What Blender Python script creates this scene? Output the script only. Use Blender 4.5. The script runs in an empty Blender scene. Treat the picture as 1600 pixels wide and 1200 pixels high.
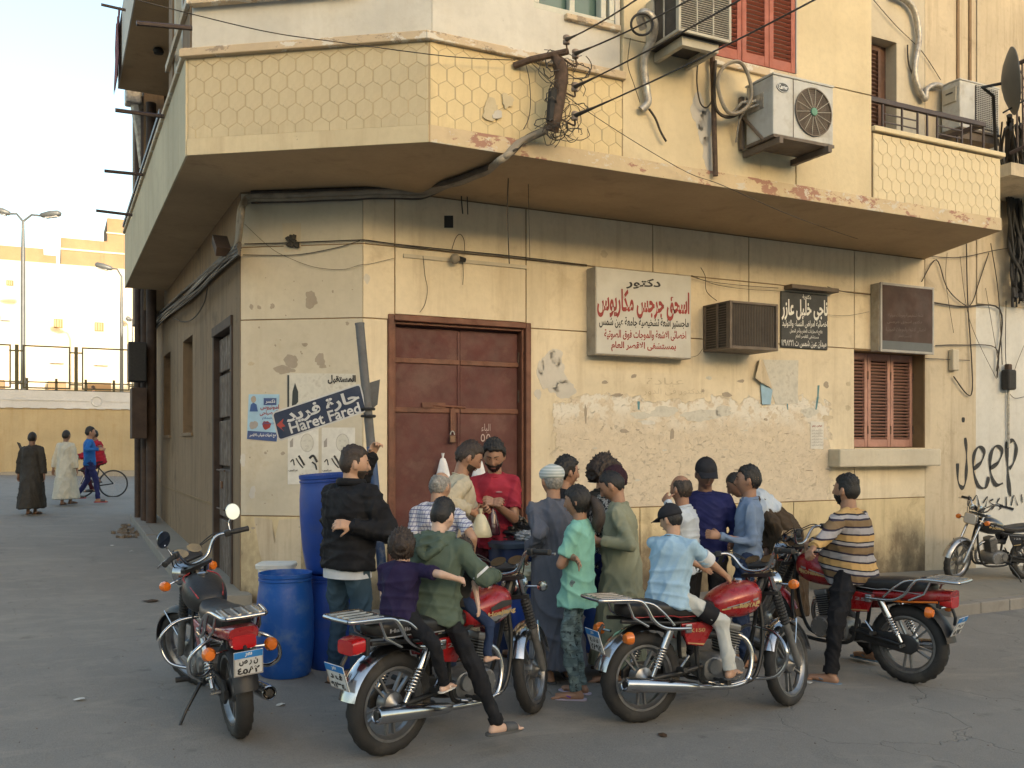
import bpy, math, random
import numpy as np
from mathutils import Vector, Matrix
from math import sin, cos, pi, radians, sqrt, atan2
SC = bpy.context.scene
COL = SC.collection
random.seed(7)

# ---------------------------------------------------------------- camera, sky, sun, exposure
FPX = 1448.0; HOR = 695.0; EYE = 1.73
FW = Vector((.4443, .8959, 0)); RT = Vector((.8959, -.4443, 0)); CAMP = Vector((0, 0, EYE))
cam_d = bpy.data.cameras.new('camera'); cam = bpy.data.objects.new('camera', cam_d); COL.objects.link(cam)
cam.location = CAMP
cam.rotation_euler = (radians(90), 0, -atan2(.4443, .8959))
cam_d.sensor_width = 36; cam_d.lens = 36*FPX/1600; cam_d.shift_y = (HOR-600)/1600
cam_d.clip_start = .1; cam_d.clip_end = 2000
SC.camera = cam
SUN_EL, SUN_AZ = radians(6.5), radians(172)        # azimuth clockwise from +Y
W = bpy.data.worlds.new('World'); SC.world = W; W.use_nodes = True
nt = W.node_tree; bg = nt.nodes['Background']
sky = nt.nodes.new('ShaderNodeTexSky'); sky.sky_type = 'NISHITA'; sky.sun_disc = False
sky.sun_elevation = SUN_EL; sky.sun_rotation = SUN_AZ; sky.dust_density = 3.0; sky.air_density = 1.0; sky.ozone_density = .9
nt.links.new(sky.outputs[0], bg.inputs[0]); bg.inputs[1].default_value = .15
sun_d = bpy.data.lights.new('sun', 'SUN'); sun_d.energy = 2.0; sun_d.angle = radians(.5); sun_d.color = (1, .88, .72)
sun = bpy.data.objects.new('sun', sun_d); COL.objects.link(sun)
sdir = Vector((sin(SUN_AZ)*cos(SUN_EL), cos(SUN_AZ)*cos(SUN_EL), sin(SUN_EL)))
sun.rotation_euler = sdir.to_track_quat('Z', 'Y').to_euler()
SC.view_settings.view_transform = 'Standard'; SC.view_settings.look = 'None'
SC.view_settings.gamma = 1; SC.view_settings.use_curve_mapping = False
SC.view_settings.exposure = 2.12

# ---------------------------------------------------------------- geometry helpers
def ray(px, py):
    return (FW + RT*((px-800)/FPX) + Vector((0, 0, 1))*((HOR-py)/FPX))
def hit(px, py, p0, n):
    d = ray(px, py); t = (Vector(p0)-CAMP).dot(n)/d.dot(n); return CAMP + d*t
def G(x, y):
    x = min(15, max(-3, x)); y = min(27, max(-6, y))
    return -.0272*(x-1.853)+.0258*(y-10.46)
def gp(px, py, dz=0):
    d = ray(px, py); b = 8.0
    for _ in range(60):
        p = CAMP+d*b; b = (EYE-(G(p.x, p.y)+dz))/(-d.z) if d.z < 0 else b
    p = CAMP+d*b; return Vector((p.x, p.y, G(p.x, p.y)+dz))
def at(px, py, b):                       # point at forward distance b
    return CAMP+ray(px, py)*b
def gb(px, b):                           # ground point at pixel column, forward distance b
    p = CAMP+ray(px, HOR)*b; return Vector((p.x, p.y, G(p.x, p.y)))
NY = Vector((0, -1, 0)); NX = Vector((-1, 0, 0))
YF = 9.66; XL = 1.853; YU = 7.93; XO = 1.155
CA = Vector((1.853, 10.46, 0)); CB = Vector((2.995, 9.66, 0))
cd = (CB-CA).normalized(); NC = Vector((cd.y, -cd.x, 0))
UA = Vector((1.155, 9.33, 0)); UB = Vector((3.09, 7.93, 0))
ud = (UB-UA).normalized(); NU = Vector((ud.y, -ud.x, 0))
def onF(px, py, off=0): return hit(px, py, (0, YF-off, 0), NY)
def onC(px, py, off=0): return hit(px, py, CA+NC*off, NC)
def onU(px, py, off=0): return hit(px, py, (0, YU-off, 0), NY)
def onUC(px, py, off=0): return hit(px, py, UA+NU*off, NU)
def onL(px, py, off=0): return hit(px, py, (XL-off, 0, 0), NX)

class MB:
    def __init__(s): s.v = []; s.f = []; s.m = []
    def add(s, vs, fs, m=0):
        o = len(s.v); s.v += [tuple(v) for v in vs]
        for f in fs: s.f.append(tuple(i+o for i in f)); s.m.append(m)
        return s
    def box(s, c, d, R=None, m=0):
        vs = []
        for x in (-.5, .5):
            for y in (-.5, .5):
                for z in (-.5, .5):
                    v = Vector((x*d[0], y*d[1], z*d[2]))
                    if R is not None: v = R @ v
                    vs.append(Vector(c)+v)
        return s.add(vs, [(0, 1, 3, 2), (4, 6, 7, 5), (0, 4, 5, 1), (2, 3, 7, 6), (0, 2, 6, 4), (1, 5, 7, 3)], m)
    def b2(s, lo, hi, m=0):
        return s.box([(a+b)/2 for a, b in zip(lo, hi)], [abs(b-a) for a, b in zip(lo, hi)], None, m)
    def hexa(s, bot, top, m=0):      # bot, top : lists of n points -> closed prism
        n = len(bot)
        return s.add(list(bot)+list(top), [tuple(range(n))[::-1], tuple(range(n, 2*n))]+[(i, (i+1) % n, n+(i+1) % n, n+i) for i in range(n)], m)
    def prism(s, poly, n, h, m=0):   # poly of 3D points pushed out along n by h
        n = Vector(n)*h; poly = [Vector(p) for p in poly]
        return s.hexa(poly, [p+n for p in poly], m)
    def tube(s, pts, r, n=8, closed=False, m=0, caps=True):
        pts = [Vector(p) for p in pts]; k = len(pts)
        rs = r if isinstance(r, (list, tuple)) else [r]*k
        T = []
        for i in range(k):
            a = pts[(i-1) % k] if (closed or i > 0) else pts[i]; b = pts[(i+1) % k] if (closed or i < k-1) else pts[i]
            t = (b-a); T.append(t.normalized() if t.length > 1e-9 else Vector((0, 0, 1)))
        u = T[0].orthogonal().normalized(); vs = []
        for i in range(k):
            u = (u-T[i]*u.dot(T[i])); u = u.normalized() if u.length > 1e-6 else T[i].orthogonal().normalized()
            w = T[i].cross(u)
            for j in range(n):
                a = 2*pi*j/n; vs.append(pts[i]+(u*cos(a)+w*sin(a))*rs[i])
        fs = []
        for i in range(k if closed else k-1):
            p, q = i*n, ((i+1) % k)*n
            for j in range(n): fs.append((p+j, p+(j+1) % n, q+(j+1) % n, q+j))
        if caps and not closed: fs += [tuple(range(n))[::-1], tuple(range((k-1)*n, k*n))]
        return s.add(vs, fs, m)
    def lathe(s, prof, n=16, M=None, m=0, caps=True):
        vs = []; M = M or Matrix()
        for r, z in prof:
            for j in range(n):
                a = 2*pi*j/n; vs.append(M @ Vector((r*cos(a), r*sin(a), z)))
        fs = []; k = len(prof)
        for i in range(k-1):
            for j in range(n): fs.append((i*n+j, i*n+(j+1) % n, (i+1)*n+(j+1) % n, (i+1)*n+j))
        if caps: fs += [tuple(range(n))[::-1], tuple(range((k-1)*n, k*n))]
        return s.add(vs, fs, m)
    def ring(s, prof, n=24, M=None, m=0):   # closed profile revolved
        vs = []; M = M or Matrix(); k = len(prof)
        for r, z in prof:
            for j in range(n):
                a = 2*pi*j/n; vs.append(M @ Vector((r*cos(a), r*sin(a), z)))
        fs = [(i*n+j, i*n+(j+1) % n, ((i+1) % k)*n+(j+1) % n, ((i+1) % k)*n+j) for i in range(k) for j in range(n)]
        return s.add(vs, fs, m)
    def ell(s, c, r, R=None, nu=12, nv=8, m=0):
        vs = []; R = R or Matrix.Identity(3); c = Vector(c)
        for i in range(1, nv):
            a = pi*i/nv
            for j in range(nu):
                b = 2*pi*j/nu; vs.append(c+R @ Vector((r[0]*sin(a)*cos(b), r[1]*sin(a)*sin(b), r[2]*cos(a))))
        t = len(vs); vs += [c+R @ Vector((0, 0, r[2])), c+R @ Vector((0, 0, -r[2]))]
        fs = [(i*nu+j, (i+1)*nu+j, (i+1)*nu+(j+1) % nu, i*nu+(j+1) % nu) for i in range(nv-2) for j in range(nu)]
        fs += [(t, j, (j+1) % nu) for j in range(nu)]+[(t+1, (nv-2)*nu+(j+1) % nu, (nv-2)*nu+j) for j in range(nu)]
        return s.add(vs, fs, m)
    def cap(s, a, b, ra, rb, n=12, m=0, k=4):     # tapered capsule
        a = Vector(a); b = Vector(b); d = b-a
        if d.length < 1e-5: return s.ell(a, (ra, ra, ra), None, n, 8, m)
        M = Matrix.Translation(a) @ d.to_track_quat('Z', 'Y').to_matrix().to_4x4()
        pr = [(ra*cos(t), ra*sin(t)) for t in [-pi/2+.02+pi/2*i/k for i in range(k+1)]]
        L = d.length; pr += [(rb*cos(t), L+rb*sin(t)) for t in [pi/2*i/k for i in range(k)]+[pi/2-.02]]
        return s.lathe(pr, n, M, m)
    def loft(s, secs, n=20, m=0):    # secs: (centre, ux, uy, rx, ry, power)
        vs = []
        for c, ux, uy, rx, ry, p in secs:
            for j in range(n):
                a = 2*pi*j/n; ca, sa = cos(a), sin(a)
                vs.append(Vector(c)+Vector(ux)*(rx*math.copysign(abs(ca)**(2/p), ca))+Vector(uy)*(ry*math.copysign(abs(sa)**(2/p), sa)))
        k = len(secs); fs = [(i*n+j, i*n+(j+1) % n, (i+1)*n+(j+1) % n, (i+1)*n+j) for i in range(k-1) for j in range(n)]
        fs += [tuple(range(n))[::-1], tuple(range((k-1)*n, k*n))]
        return s.add(vs, fs, m)
    def build(s, name, mats, parent=None, world=False, smooth=None, bevel=0, sub=0):
        me = bpy.data.meshes.new(name)
        vs = s.v
        if world and parent is not None:
            inv = wm(parent).inverted(); vs = [inv @ Vector(v) for v in s.v]
        me.from_pydata([tuple(v) for v in vs], [], s.f); 
        mats = mats if isinstance(mats, (list, tuple)) else [mats]
        for mm in mats: me.materials.append(MT[mm] if isinstance(mm, str) else mm)
        if any(s.m): me.polygons.foreach_set('material_index', s.m)
        me.validate(); fixn(me)
        if smooth is not None: shade(me, smooth)
        o = bpy.data.objects.new(name, me); COL.objects.link(o)
        if parent is not None: o.parent = parent
        if bevel:
            b = o.modifiers.new('bevel', 'BEVEL'); b.width = bevel; b.segments = 2; b.limit_method = 'ANGLE'
        if sub:
            b = o.modifiers.new('sub', 'SUBSURF'); b.levels = b.render_levels = sub
        return o
import bmesh
def fixn(me):
    bm = bmesh.new(); bm.from_mesh(me); bmesh.ops.recalc_face_normals(bm, faces=bm.faces); bm.to_mesh(me); bm.free()
def shade(me, ang):
    me.polygons.foreach_set('use_smooth', [True]*len(me.polygons))
    if ang < 180: 
        try: me.set_sharp_from_angle(angle=radians(ang))
        except Exception: pass
def wm(o):
    M = Matrix.LocRotScale(o.location, o.rotation_euler, o.scale)
    return wm(o.parent) @ M if o.parent else M
def tag(o, label=None, cat=None, group=None, kind=None):
    if label: o['label'] = label
    if cat: o['category'] = cat
    if group: o['group'] = group
    if kind: o['kind'] = kind
    return o
def thing(name, label, cat, loc=(0, 0, 0), rz=0, group=None):
    o = bpy.data.objects.new(name, None); COL.objects.link(o); o.location = loc; o.rotation_euler = (0, 0, rz)
    o.empty_display_size = .1
    return tag(o, label, cat, group)
def struct(name, mb, mat, **k):
    o = mb.build(name, mat, **k); o['kind'] = 'structure'; return o

# ---------------------------------------------------------------- materials
MT = {}
def N(t, ty, **k):
    n = t.nodes.new(ty)
    for a, b in k.items(): setattr(n, a, b)
    return n
def mixc(t, fac, a, b, blend='MIX'):
    n = N(t, 'ShaderNodeMix', data_type='RGBA', blend_type=blend)
    for s, v in ((0, fac), (6, a), (7, b)):
        if hasattr(v, 'is_output') or isinstance(v, bpy.types.NodeSocket): t.links.new(v, n.inputs[s])
        else: n.inputs[s].default_value = v if s == 0 else (tuple(v)+(1,) if len(v) == 3 else v)
    return n.outputs[2]
def ramp(t, src, a, b, lo=0, hi=1):
    n = N(t, 'ShaderNodeMapRange'); t.links.new(src, n.inputs[0])
    n.inputs[1].default_value = a; n.inputs[2].default_value = b; n.inputs[3].default_value = lo; n.inputs[4].default_value = hi
    n.clamp = True; return n.outputs[0]
def mth(t, op, a, b=0.0, c=None):
    n = N(t, 'ShaderNodeMath', operation=op)
    for i, v in enumerate((a, b) if c is None else (a, b, c)):
        if isinstance(v, bpy.types.NodeSocket): t.links.new(v, n.inputs[i])
        else: n.inputs[i].default_value = v
    return n.outputs[0]
def noise(t, co, scale, detail=4, rough=.55, stretch=None, dist=0):
    if stretch:
        mp = N(t, 'ShaderNodeMapping'); t.links.new(co, mp.inputs[0]); mp.inputs[3].default_value = stretch; co = mp.outputs[0]
    n = N(t, 'ShaderNodeTexNoise'); t.links.new(co, n.inputs['Vector']); n.inputs['Scale'].default_value = scale
    n.inputs['Detail'].default_value = detail; n.inputs['Roughness'].default_value = rough; n.inputs['Distortion'].default_value = dist
    return n.outputs[0]
def base(name, rough=.6, metal=0, spec=.5):
    m = bpy.data.materials.new(name); m.use_nodes = True; t = m.node_tree; b = t.nodes['Principled BSDF']
    b.inputs['Roughness'].default_value = rough; b.inputs['Metallic'].default_value = metal
    b.inputs['Specular IOR Level'].default_value = spec
    MT[name] = m; co = N(t, 'ShaderNodeTexCoord').outputs['Object']
    return m, t, b, co
def bump(t, b, h, dist, strength=1):
    n = N(t, 'ShaderNodeBump'); n.inputs['Distance'].default_value = dist; n.inputs['Strength'].default_value = strength
    t.links.new(h, n.inputs['Height']); t.links.new(n.outputs[0], b.inputs['Normal'])
def pm(name, col, rough=.6, metal=0, var=.2, sc=6, bmp=0, bsc=40, spec=.5, dirt=None, dsc=3, da=.5, coat=0, trans=0, stretch=None):
    m, t, b, co = base(name, rough, metal, spec)
    n = noise(t, co, sc, 5, .6, stretch)
    c = mixc(t, ramp(t, n, .3, .7), [x*(1-var) for x in col], [min(1, x*(1+var)) for x in col])
    if dirt:
        d = ramp(t, noise(t, co, dsc, 6, .65, stretch), .52, .68, 0, da); c = mixc(t, d, c, dirt)
        r = ramp(t, noise(t, co, dsc*2, 4), .35, .7, rough*.8, min(1, rough*1.3)); t.links.new(r, b.inputs['Roughness'])
    t.links.new(c, b.inputs['Base Color'])
    if bmp: bump(t, b, noise(t, co, bsc, 3), bmp)
    if coat: b.inputs['Coat Weight'].default_value = coat; b.inputs['Coat Roughness'].default_value = .08
    if trans: b.inputs['Transmission Weight'].default_value = trans
    return m
def plaster(name, col, stain, amt=.55, streak=.35, rough=.85, peel=None, chip=True, bmp=.004, flake=None, damp=0):
    """old painted plaster: cloudy paint, run-off streaks, soot and hairline cracks"""
    m, t, b, co = base(name, rough, 0, .25)
    c = mixc(t, ramp(t, noise(t, co, .9, 5, .6), .3, .7), [x*.86 for x in col], [min(1, x*1.1) for x in col])
    c = mixc(t, ramp(t, noise(t, co, 14, 4, .6), .45, .75, 0, .25), c, [x*.7 for x in col])
    st = noise(t, co, 1.0, 6, .65, (5, 5, .45)); c = mixc(t, ramp(t, st, .5, .78, 0, streak), c, stain)
    bl = noise(t, co, 2.3, 8, .7, None, .4); c = mixc(t, ramp(t, bl, .56, .74, 0, amt), c, stain)
    if chip:
        ch = noise(t, co, 11, 6, .75); f = ramp(t, ch, .69, .70, 0, .8); c = mixc(t, f, c, (.30, .26, .2))
    if damp:
        g0 = N(t, 'ShaderNodeNewGeometry'); s0 = N(t, 'ShaderNodeSeparateXYZ'); t.links.new(g0.outputs['Position'], s0.inputs[0])
        q = mth(t, 'ADD', s0.outputs[2], mth(t, 'MULTIPLY', mth(t, 'SUBTRACT', noise(t, co, 1.7, 7, .7, (1, 1, .6)), .5), 2.6))
        c = mixc(t, ramp(t, q, .75, .1, 0, damp), c, (.17, .13, .085)); c = mixc(t, ramp(t, q, .25, -.25, 0, damp), c, (.07, .055, .04))
    if flake:
        fn = noise(t, co, 3.2, 7, .72, (1, 1, 2)); c = mixc(t, ramp(t, fn, .555, .565, 0, .85), c, flake[0])
        fn2 = noise(t, co, 4.1, 7, .75, (1.1, 1.2, 2.1), .3); c = mixc(t, ramp(t, fn2, .575, .59, 0, .85), c, flake[1])
    h = noise(t, co, 30, 6, .6); h2 = noise(t, co, 2.2, 3)
    hh = mth(t, 'ADD', mth(t, 'MULTIPLY', h, .35), h2)
    if peel:                     # (z_top, x0, x1, colour, band colour)
        zt, x0, x1, pc, band = peel
        g = N(t, 'ShaderNodeNewGeometry'); sx = N(t, 'ShaderNodeSeparateXYZ'); t.links.new(g.outputs['Position'], sx.inputs[0])
        X, Z = sx.outputs[0], sx.outputs[2]
        w = mth(t, 'MULTIPLY', mth(t, 'SUBTRACT', noise(t, co, 2.2, 8, .68), .5), .9)
        w2 = mth(t, 'MULTIPLY', mth(t, 'SUBTRACT', noise(t, co, 6, 8, .7), .5), .8)
        inz = ramp(t, mth(t, 'ADD', Z, w), zt+.012, zt-.012)
        a = ramp(t, mth(t, 'ADD', X, w2), x0, x0+.03); d = ramp(t, mth(t, 'ADD', X, w2), x1+.03, x1)
        f = mth(t, 'MULTIPLY', inz, mth(t, 'MULTIPLY', a, d))
        pn = mixc(t, ramp(t, noise(t, co, 9, 8, .75), .42, .62), pc, [x*.86 for x in pc])
        sc_ = ramp(t, noise(t, co, 10, 8, .8, (1, 1, 1.6), 2.5), .57, .62, 0, .55); pn = mixc(t, sc_, pn, [x*.55 for x in pc])
        c = mixc(t, f, c, pn)
        edge = mth(t, 'MULTIPLY', ramp(t, mth(t, 'ADD', Z, w), zt-.45, zt-.15), ramp(t, noise(t, co, 5, 8, .7), .44, .50))
        c = mixc(t, mth(t, 'MULTIPLY', mth(t, 'MULTIPLY', f, edge), .8), c, band)
        hh = mth(t, 'SUBTRACT', hh, mth(t, 'MULTIPLY', f, .9)); hh = mth(t, 'SUBTRACT', hh, mth(t, 'MULTIPLY', mth(t, 'MULTIPLY', f, sc_), 1.2))
    t.links.new(c, b.inputs['Base Color']); bump(t, b, hh, bmp)
    return m

YEL = (.63, .50, .27)
plaster('wall_yellow', (.69, .60, .44), (.36, .27, .16), .45, .5, peel=(2.32, 5.35, 9.75, (.64, .55, .42), (.72, .69, .61)))
plaster('wall_cream', (.54, .49, .385), (.36, .28, .17), .35, .25)  # greyer than wall_yellow: the chamfer's cooler light is mixed into the paint colour
plaster('wall_dado', (.63, .52, .32), (.20, .15, .09), .6, .5, damp=.75)
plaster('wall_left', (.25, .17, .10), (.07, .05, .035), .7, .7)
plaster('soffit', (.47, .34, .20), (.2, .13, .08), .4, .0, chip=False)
plaster('hex_yellow', (.70, .57, .33), (.46, .35, .2), .4, .6)
plaster('hex_cream', (.56, .48, .32), (.40, .31, .19), .5, .7)
plaster('hex_groove', (.47, .38, .24), (.25, .2, .12), .4, .3)
plaster('hex_pale', (.72, .61, .40), (.5, .4, .25), .15, .2)
plaster('ledge', (.56, .45, .31), (.40, .30, .2), .4, .0, flake=((.66, .63, .56), (.3, .24, .18)))
plaster('drip_band', (.60, .48, .31), (.42, .30, .20), .5, .0, flake=((.34, .17, .13), (.60, .56, .48)))
plaster('wall_white', (.60, .58, .52), (.45, .40, .32), .25, .3)
plaster('wall_upper', (.67, .565, .37), (.45, .33, .18), .22, .2, chip=False)
plaster('wall_old', (.56, .48, .35), (.26, .2, .13), .6, .7)
plaster('wall_whitewash', (.62, .61, .56), (.42, .38, .31), .35, .4)
plaster('joint', (.25, .17, .09), (.12, .08, .05), .5, .3)
plaster('scar', (.36, .31, .245), (.22, .18, .14), .5, .2, bmp=.01)
plaster('repair', (.56, .53, .47), (.35, .33, .3), .3, .2)
plaster('red_patch', (.32, .13, .10), (.3, .2, .15), .3, .2)
plaster('far_yellow', (.58, .52, .41), (.56, .44, .33), .6, .15)
plaster('far_ochre', (.36, .295, .18), (.28, .2, .1), .5, .7)
plaster('far_white', (.46, .47, .48), (.4, .4, .38), .3, .3)
plaster('brick_far', (.27, .185, .11), (.3, .2, .1), .5, .2)
plaster('kerb_stone', (.26, .24, .21), (.14, .12, .1), .5, .3)
plaster('sidewalk', (.27, .245, .20), (.14, .12, .1), .6, .0, bmp=.008)
pm('door_red', (.095, .03, .026), .65, 0, .25, 2.5, .001, 60, dirt=(.22, .15, .12), dsc=3.5, da=.35)
pm('door_frame', (.15, .06, .035), .6, 0, .2, 5, .001, 50, dirt=(.05, .025, .02), dsc=4)
pm('wood_old', (.10, .07, .05), .75, 0, .4, 5, .003, 30, dirt=(.28, .25, .22), dsc=5, da=.6, stretch=(3, 3, .4))
pm('wood_dark', (.055, .035, .025), .8, 0, .3, 5)
pm('shutter_pink', (.40, .215, .165), .65, 0, .15, 4, .001, 40, dirt=(.25, .15, .12), dsc=6, da=.4)
pm('shutter_red', (.36, .105, .065), .6, 0, .15, 4, .001, 40, dirt=(.22, .08, .06), dsc=6, da=.4)
pm('shutter_brown', (.10, .05, .035), .6, 0, .2, 4, dirt=(.05, .03, .02))
pm('rail_brown', (.05, .032, .03), .5, 0, .2, 8)
pm('black_rubber', (.022, .021, .02), .7, 0, .3, 30)
pm('cable', (.055, .045, .035), .7, 0, .4, 8)
pm('cable_light', (.30, .26, .20), .7, 0, .4, 6, dirt=(.1, .08, .06))
pm('duct_silver', (.42, .40, .36), .45, .5, .3, 20, .003, 60, dirt=(.15, .12, .1), dsc=8)
pm('ac_metal', (.50, .50, .47), .5, 0, .1, 6, dirt=(.28, .24, .18), dsc=4, da=.45)
pm('ac_beige', (.45, .42, .34), .55, 0, .1, 6, dirt=(.25, .2, .15), dsc=4, da=.5)
pm('ac_brown', (.13, .10, .075), .6, 0, .2, 6, dirt=(.22, .18, .13), dsc=5)
pm('grille_dark', (.06, .052, .045), .7, 0, .3, 10)
pm('fan_dark', (.09, .065, .045), .6, 0, .3, 10)
pm('badge_dark', (.03, .035, .035), .4); pm('badge_green', (.12, .3, .2), .5); pm('badge_silver', (.6, .6, .58), .35, .6)
pm('sign_white', (.50, .49, .44), .5, 0, .07, 3, dirt=(.42, .39, .33), dsc=2.5, da=.4)
pm('sign_side', (.36, .33, .28), .6, 0, .15, 5, dirt=(.2, .15, .1), dsc=4)
pm('sign_black', (.028, .03, .032), .55, 0, .2, 5, dirt=(.10, .10, .09), dsc=5, da=.4)
pm('sign_dim', (.060, .034, .026), .75, 0, .3, 3, dirt=(.10, .08, .07), dsc=2)
pm('ink_pale', (.42, .43, .43), .6); pm('sign_navy', (.014, .025, .055), .8, 0, .15, 5, dirt=(.1, .1, .12), dsc=5, da=.3)
pm('alu', (.36, .35, .33), .6, 0, .1, 10, dirt=(.3, .28, .25))
pm('ink_black', (.03, .028, .026), .7); pm('ink_red', (.27, .03, .025), .6); pm('ink_white', (.72, .72, .68), .6)
pm('ink_grey', (.33, .30, .27), .8); pm('ink_fade', (.13, .10, .085), .7); pm('ink_blue', (.04, .09, .25), .6)
pm('paper', (.62, .60, .54), .85, 0, .12, 8, dirt=(.45, .42, .36), dsc=5, da=.6)
pm('paper_old', (.56, .54, .47), .9, 0, .2, 8, dirt=(.3, .27, .22), dsc=8, da=.7)
pm('paper_blue', (.30, .46, .58), .7, 0, .15, 5); pm('paper_navy', (.05, .08, .2), .7)
pm('chalk', (.42, .34, .31), .9); pm('spray', (.035, .035, .035), .8, 0, .4, 15); pm('spray_blue', (.12, .25, .28), .9)
pm('steel_post', (.11, .11, .11), .7, 0, .15, 8, dirt=(.12, .1, .09), dsc=10)
pm('post_blue', (.035, .075, .17), .5, 0, .2, 8, dirt=(.4, .4, .4), dsc=6, da=.5)
pm('rust_iron', (.10, .065, .045), .8, .2, .4, 14, .003, 40)
pm('insulator', (.30, .23, .18), .6, 0, .2, 20)
pm('glass_green', (.10, .16, .14), .15, 0, .2, 2)
pm('white_frame', (.55, .55, .47), .5, 0, .1, 8)
pm('lamp_metal', (.10, .11, .115), .5, .2, .1, 4)
pm('fence_metal', (.035, .034, .014), .6, .2, .2, 4)
pm('padlock_brass', (.16, .10, .07), .5, .6, .2, 20)
pm('cloth_red_rug', (.18, .05, .06), .9, 0, .5, 18)
# ---------------------------------------------------------------- ground
def asphalt():
    m, t, b, co = base('asphalt', .85, 0, .3)
    n1 = noise(t, co, .35, 6, .6); n2 = noise(t, co, 2.2, 6, .65); n3 = noise(t, co, 90, 3, .7); n4 = noise(t, co, .8, 7, .7, (1.6, .5, 1), .6)
    c = mixc(t, ramp(t, n1, .3, .7), (.172, .162, .147), (.222, .206, .183))
    c = mixc(t, ramp(t, n2, .5, .72, 0, .55), c, (.28, .26, .225))
    c = mixc(t, ramp(t, n4, .56, .7, 0, .5), c, (.11, .105, .098))
    c = mixc(t, ramp(t, n3, .35, .7), c, mixc(t, .5, c, (.30, .285, .26)))
    oil = noise(t, co, 3.4, 5, .6); c = mixc(t, ramp(t, oil, .63, .72, 0, .45), c, (.07, .066, .06))
    dr = noise(t, co, .9, 8, .75, (1, 2.5, 1), 1.0); c = mixc(t, ramp(t, dr, .52, .66, 0, .5), c, (.33, .30, .25))
    v = N(t, 'ShaderNodeTexVoronoi', feature='DISTANCE_TO_EDGE'); v.inputs['Scale'].default_value = .55
    mp = N(t, 'ShaderNodeMapping'); t.links.new(co, mp.inputs[0])
    ad = N(t, 'ShaderNodeVectorMath', operation='ADD'); t.links.new(mp.outputs[0], ad.inputs[0])
    nn = N(t, 'ShaderNodeTexNoise'); nn.inputs['Scale'].default_value = 1.5; nn.inputs['Detail'].default_value = 6; t.links.new(co, nn.inputs[0])
    t.links.new(nn.outputs['Color'], ad.inputs[1]); t.links.new(ad.outputs[0], v.inputs['Vector'])
    crk = mth(t, 'MULTIPLY', ramp(t, v.outputs[0], .006, .001), ramp(t, n1, .45, .55))
    c = mixc(t, mth(t, 'MULTIPLY', crk, .12), c, (.03, .03, .03))
    t.links.new(c, b.inputs['Base Color'])
    bump(t, b, mth(t, 'ADD', n3, mth(t, 'SUBTRACT', mth(t, 'MULTIPLY', n2, 1.5), crk)), .006)
asphalt()
def axis(vals):
    out = []
    for a, b, n in vals: out += [a+(b-a)*i/n for i in range(n)]
    return out+[vals[-1][1]]
xs = axis([(-400, -60, 4), (-60, -12, 6), (-12, 15, 60), (15, 60, 6), (60, 400, 4)])
ys = axis([(-300, -40, 3), (-40, -2, 8), (-2, 28, 66), (28, 80, 8), (80, 500, 4)])
g = MB(); rr = random.Random(3)
vs = [(x, y, G(x, y)+(rr.uniform(-.002, .002) if -12 < x < 15 and -2 < y < 28 else 0)) for y in ys for x in xs]
nx = len(xs)
g.add(vs, [(j*nx+i, j*nx+i+1, (j+1)*nx+i+1, (j+1)*nx+i) for j in range(len(ys)-1) for i in range(nx-1)])
struct('ground', g, 'asphalt', smooth=180)

def strip(name, p, q, w0, w1, h, mat, kerb=.16, seg=12, skirt=.3):
    """raised pavement between edge line p->q (kerb side) and the wall side; kerb stones along the edge"""
    p, q = Vector(p), Vector(q); d = (q-p).normalized(); n = Vector((-d.y, d.x, 0))
    mb = MB(); L = (q-p).length
    for i in range(seg):
        a = p+d*(L*i/seg); b = p+d*(L*(i+1)/seg)
        P = [a+n*(kerb+.004), b+n*(kerb+.004), b+n*w1, a+n*w0]
        mb.hexa([Vector((v.x, v.y, G(v.x, v.y)-skirt)) for v in P], [Vector((v.x, v.y, G(v.x, v.y)+h)) for v in P])
    s = struct(name, mb, mat)
    k = int(L/.62)+1; rnd = random.Random(5)
    for i in range(k):
        a = p+d*(L*i/k+.006); b = p+d*(L*(i+1)/k-.006); dz = rnd.uniform(-.008, .006)
        P = [a, b, b+n*kerb, a+n*kerb]
        kb = MB().hexa([Vector((v.x, v.y, G(v.x, v.y)-skirt)) for v in P], [Vector((v.x, v.y, G(v.x, v.y)+h+.004+dz)) for v in P])
        kb.build('kerb_stone', 'kerb_stone', s, bevel=.012)
    return s
strip('sidewalk_right', (9.4, 7.42, 0), (16, 8.0, 0), 2.6, 2.1, .13, 'sidewalk', seg=1)
strip('sidewalk_left', (1.36, 19.5, 0), (1.33, 10.2, 0), .6, .6, .12, 'sidewalk')

# ---------------------------------------------------------------- corner building
B = thing('corner_building', 'weathered yellow corner building with a jutting upper floor of hexagon plaster over painted walls', 'building', (2.995, 9.66, 0))
ZS = 4.50
def pX(px, Y=YF):
    t = (px-800)/FPX; b = Y/(.8959-.4443*t); return b*(.8959*t+.4443)
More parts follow.
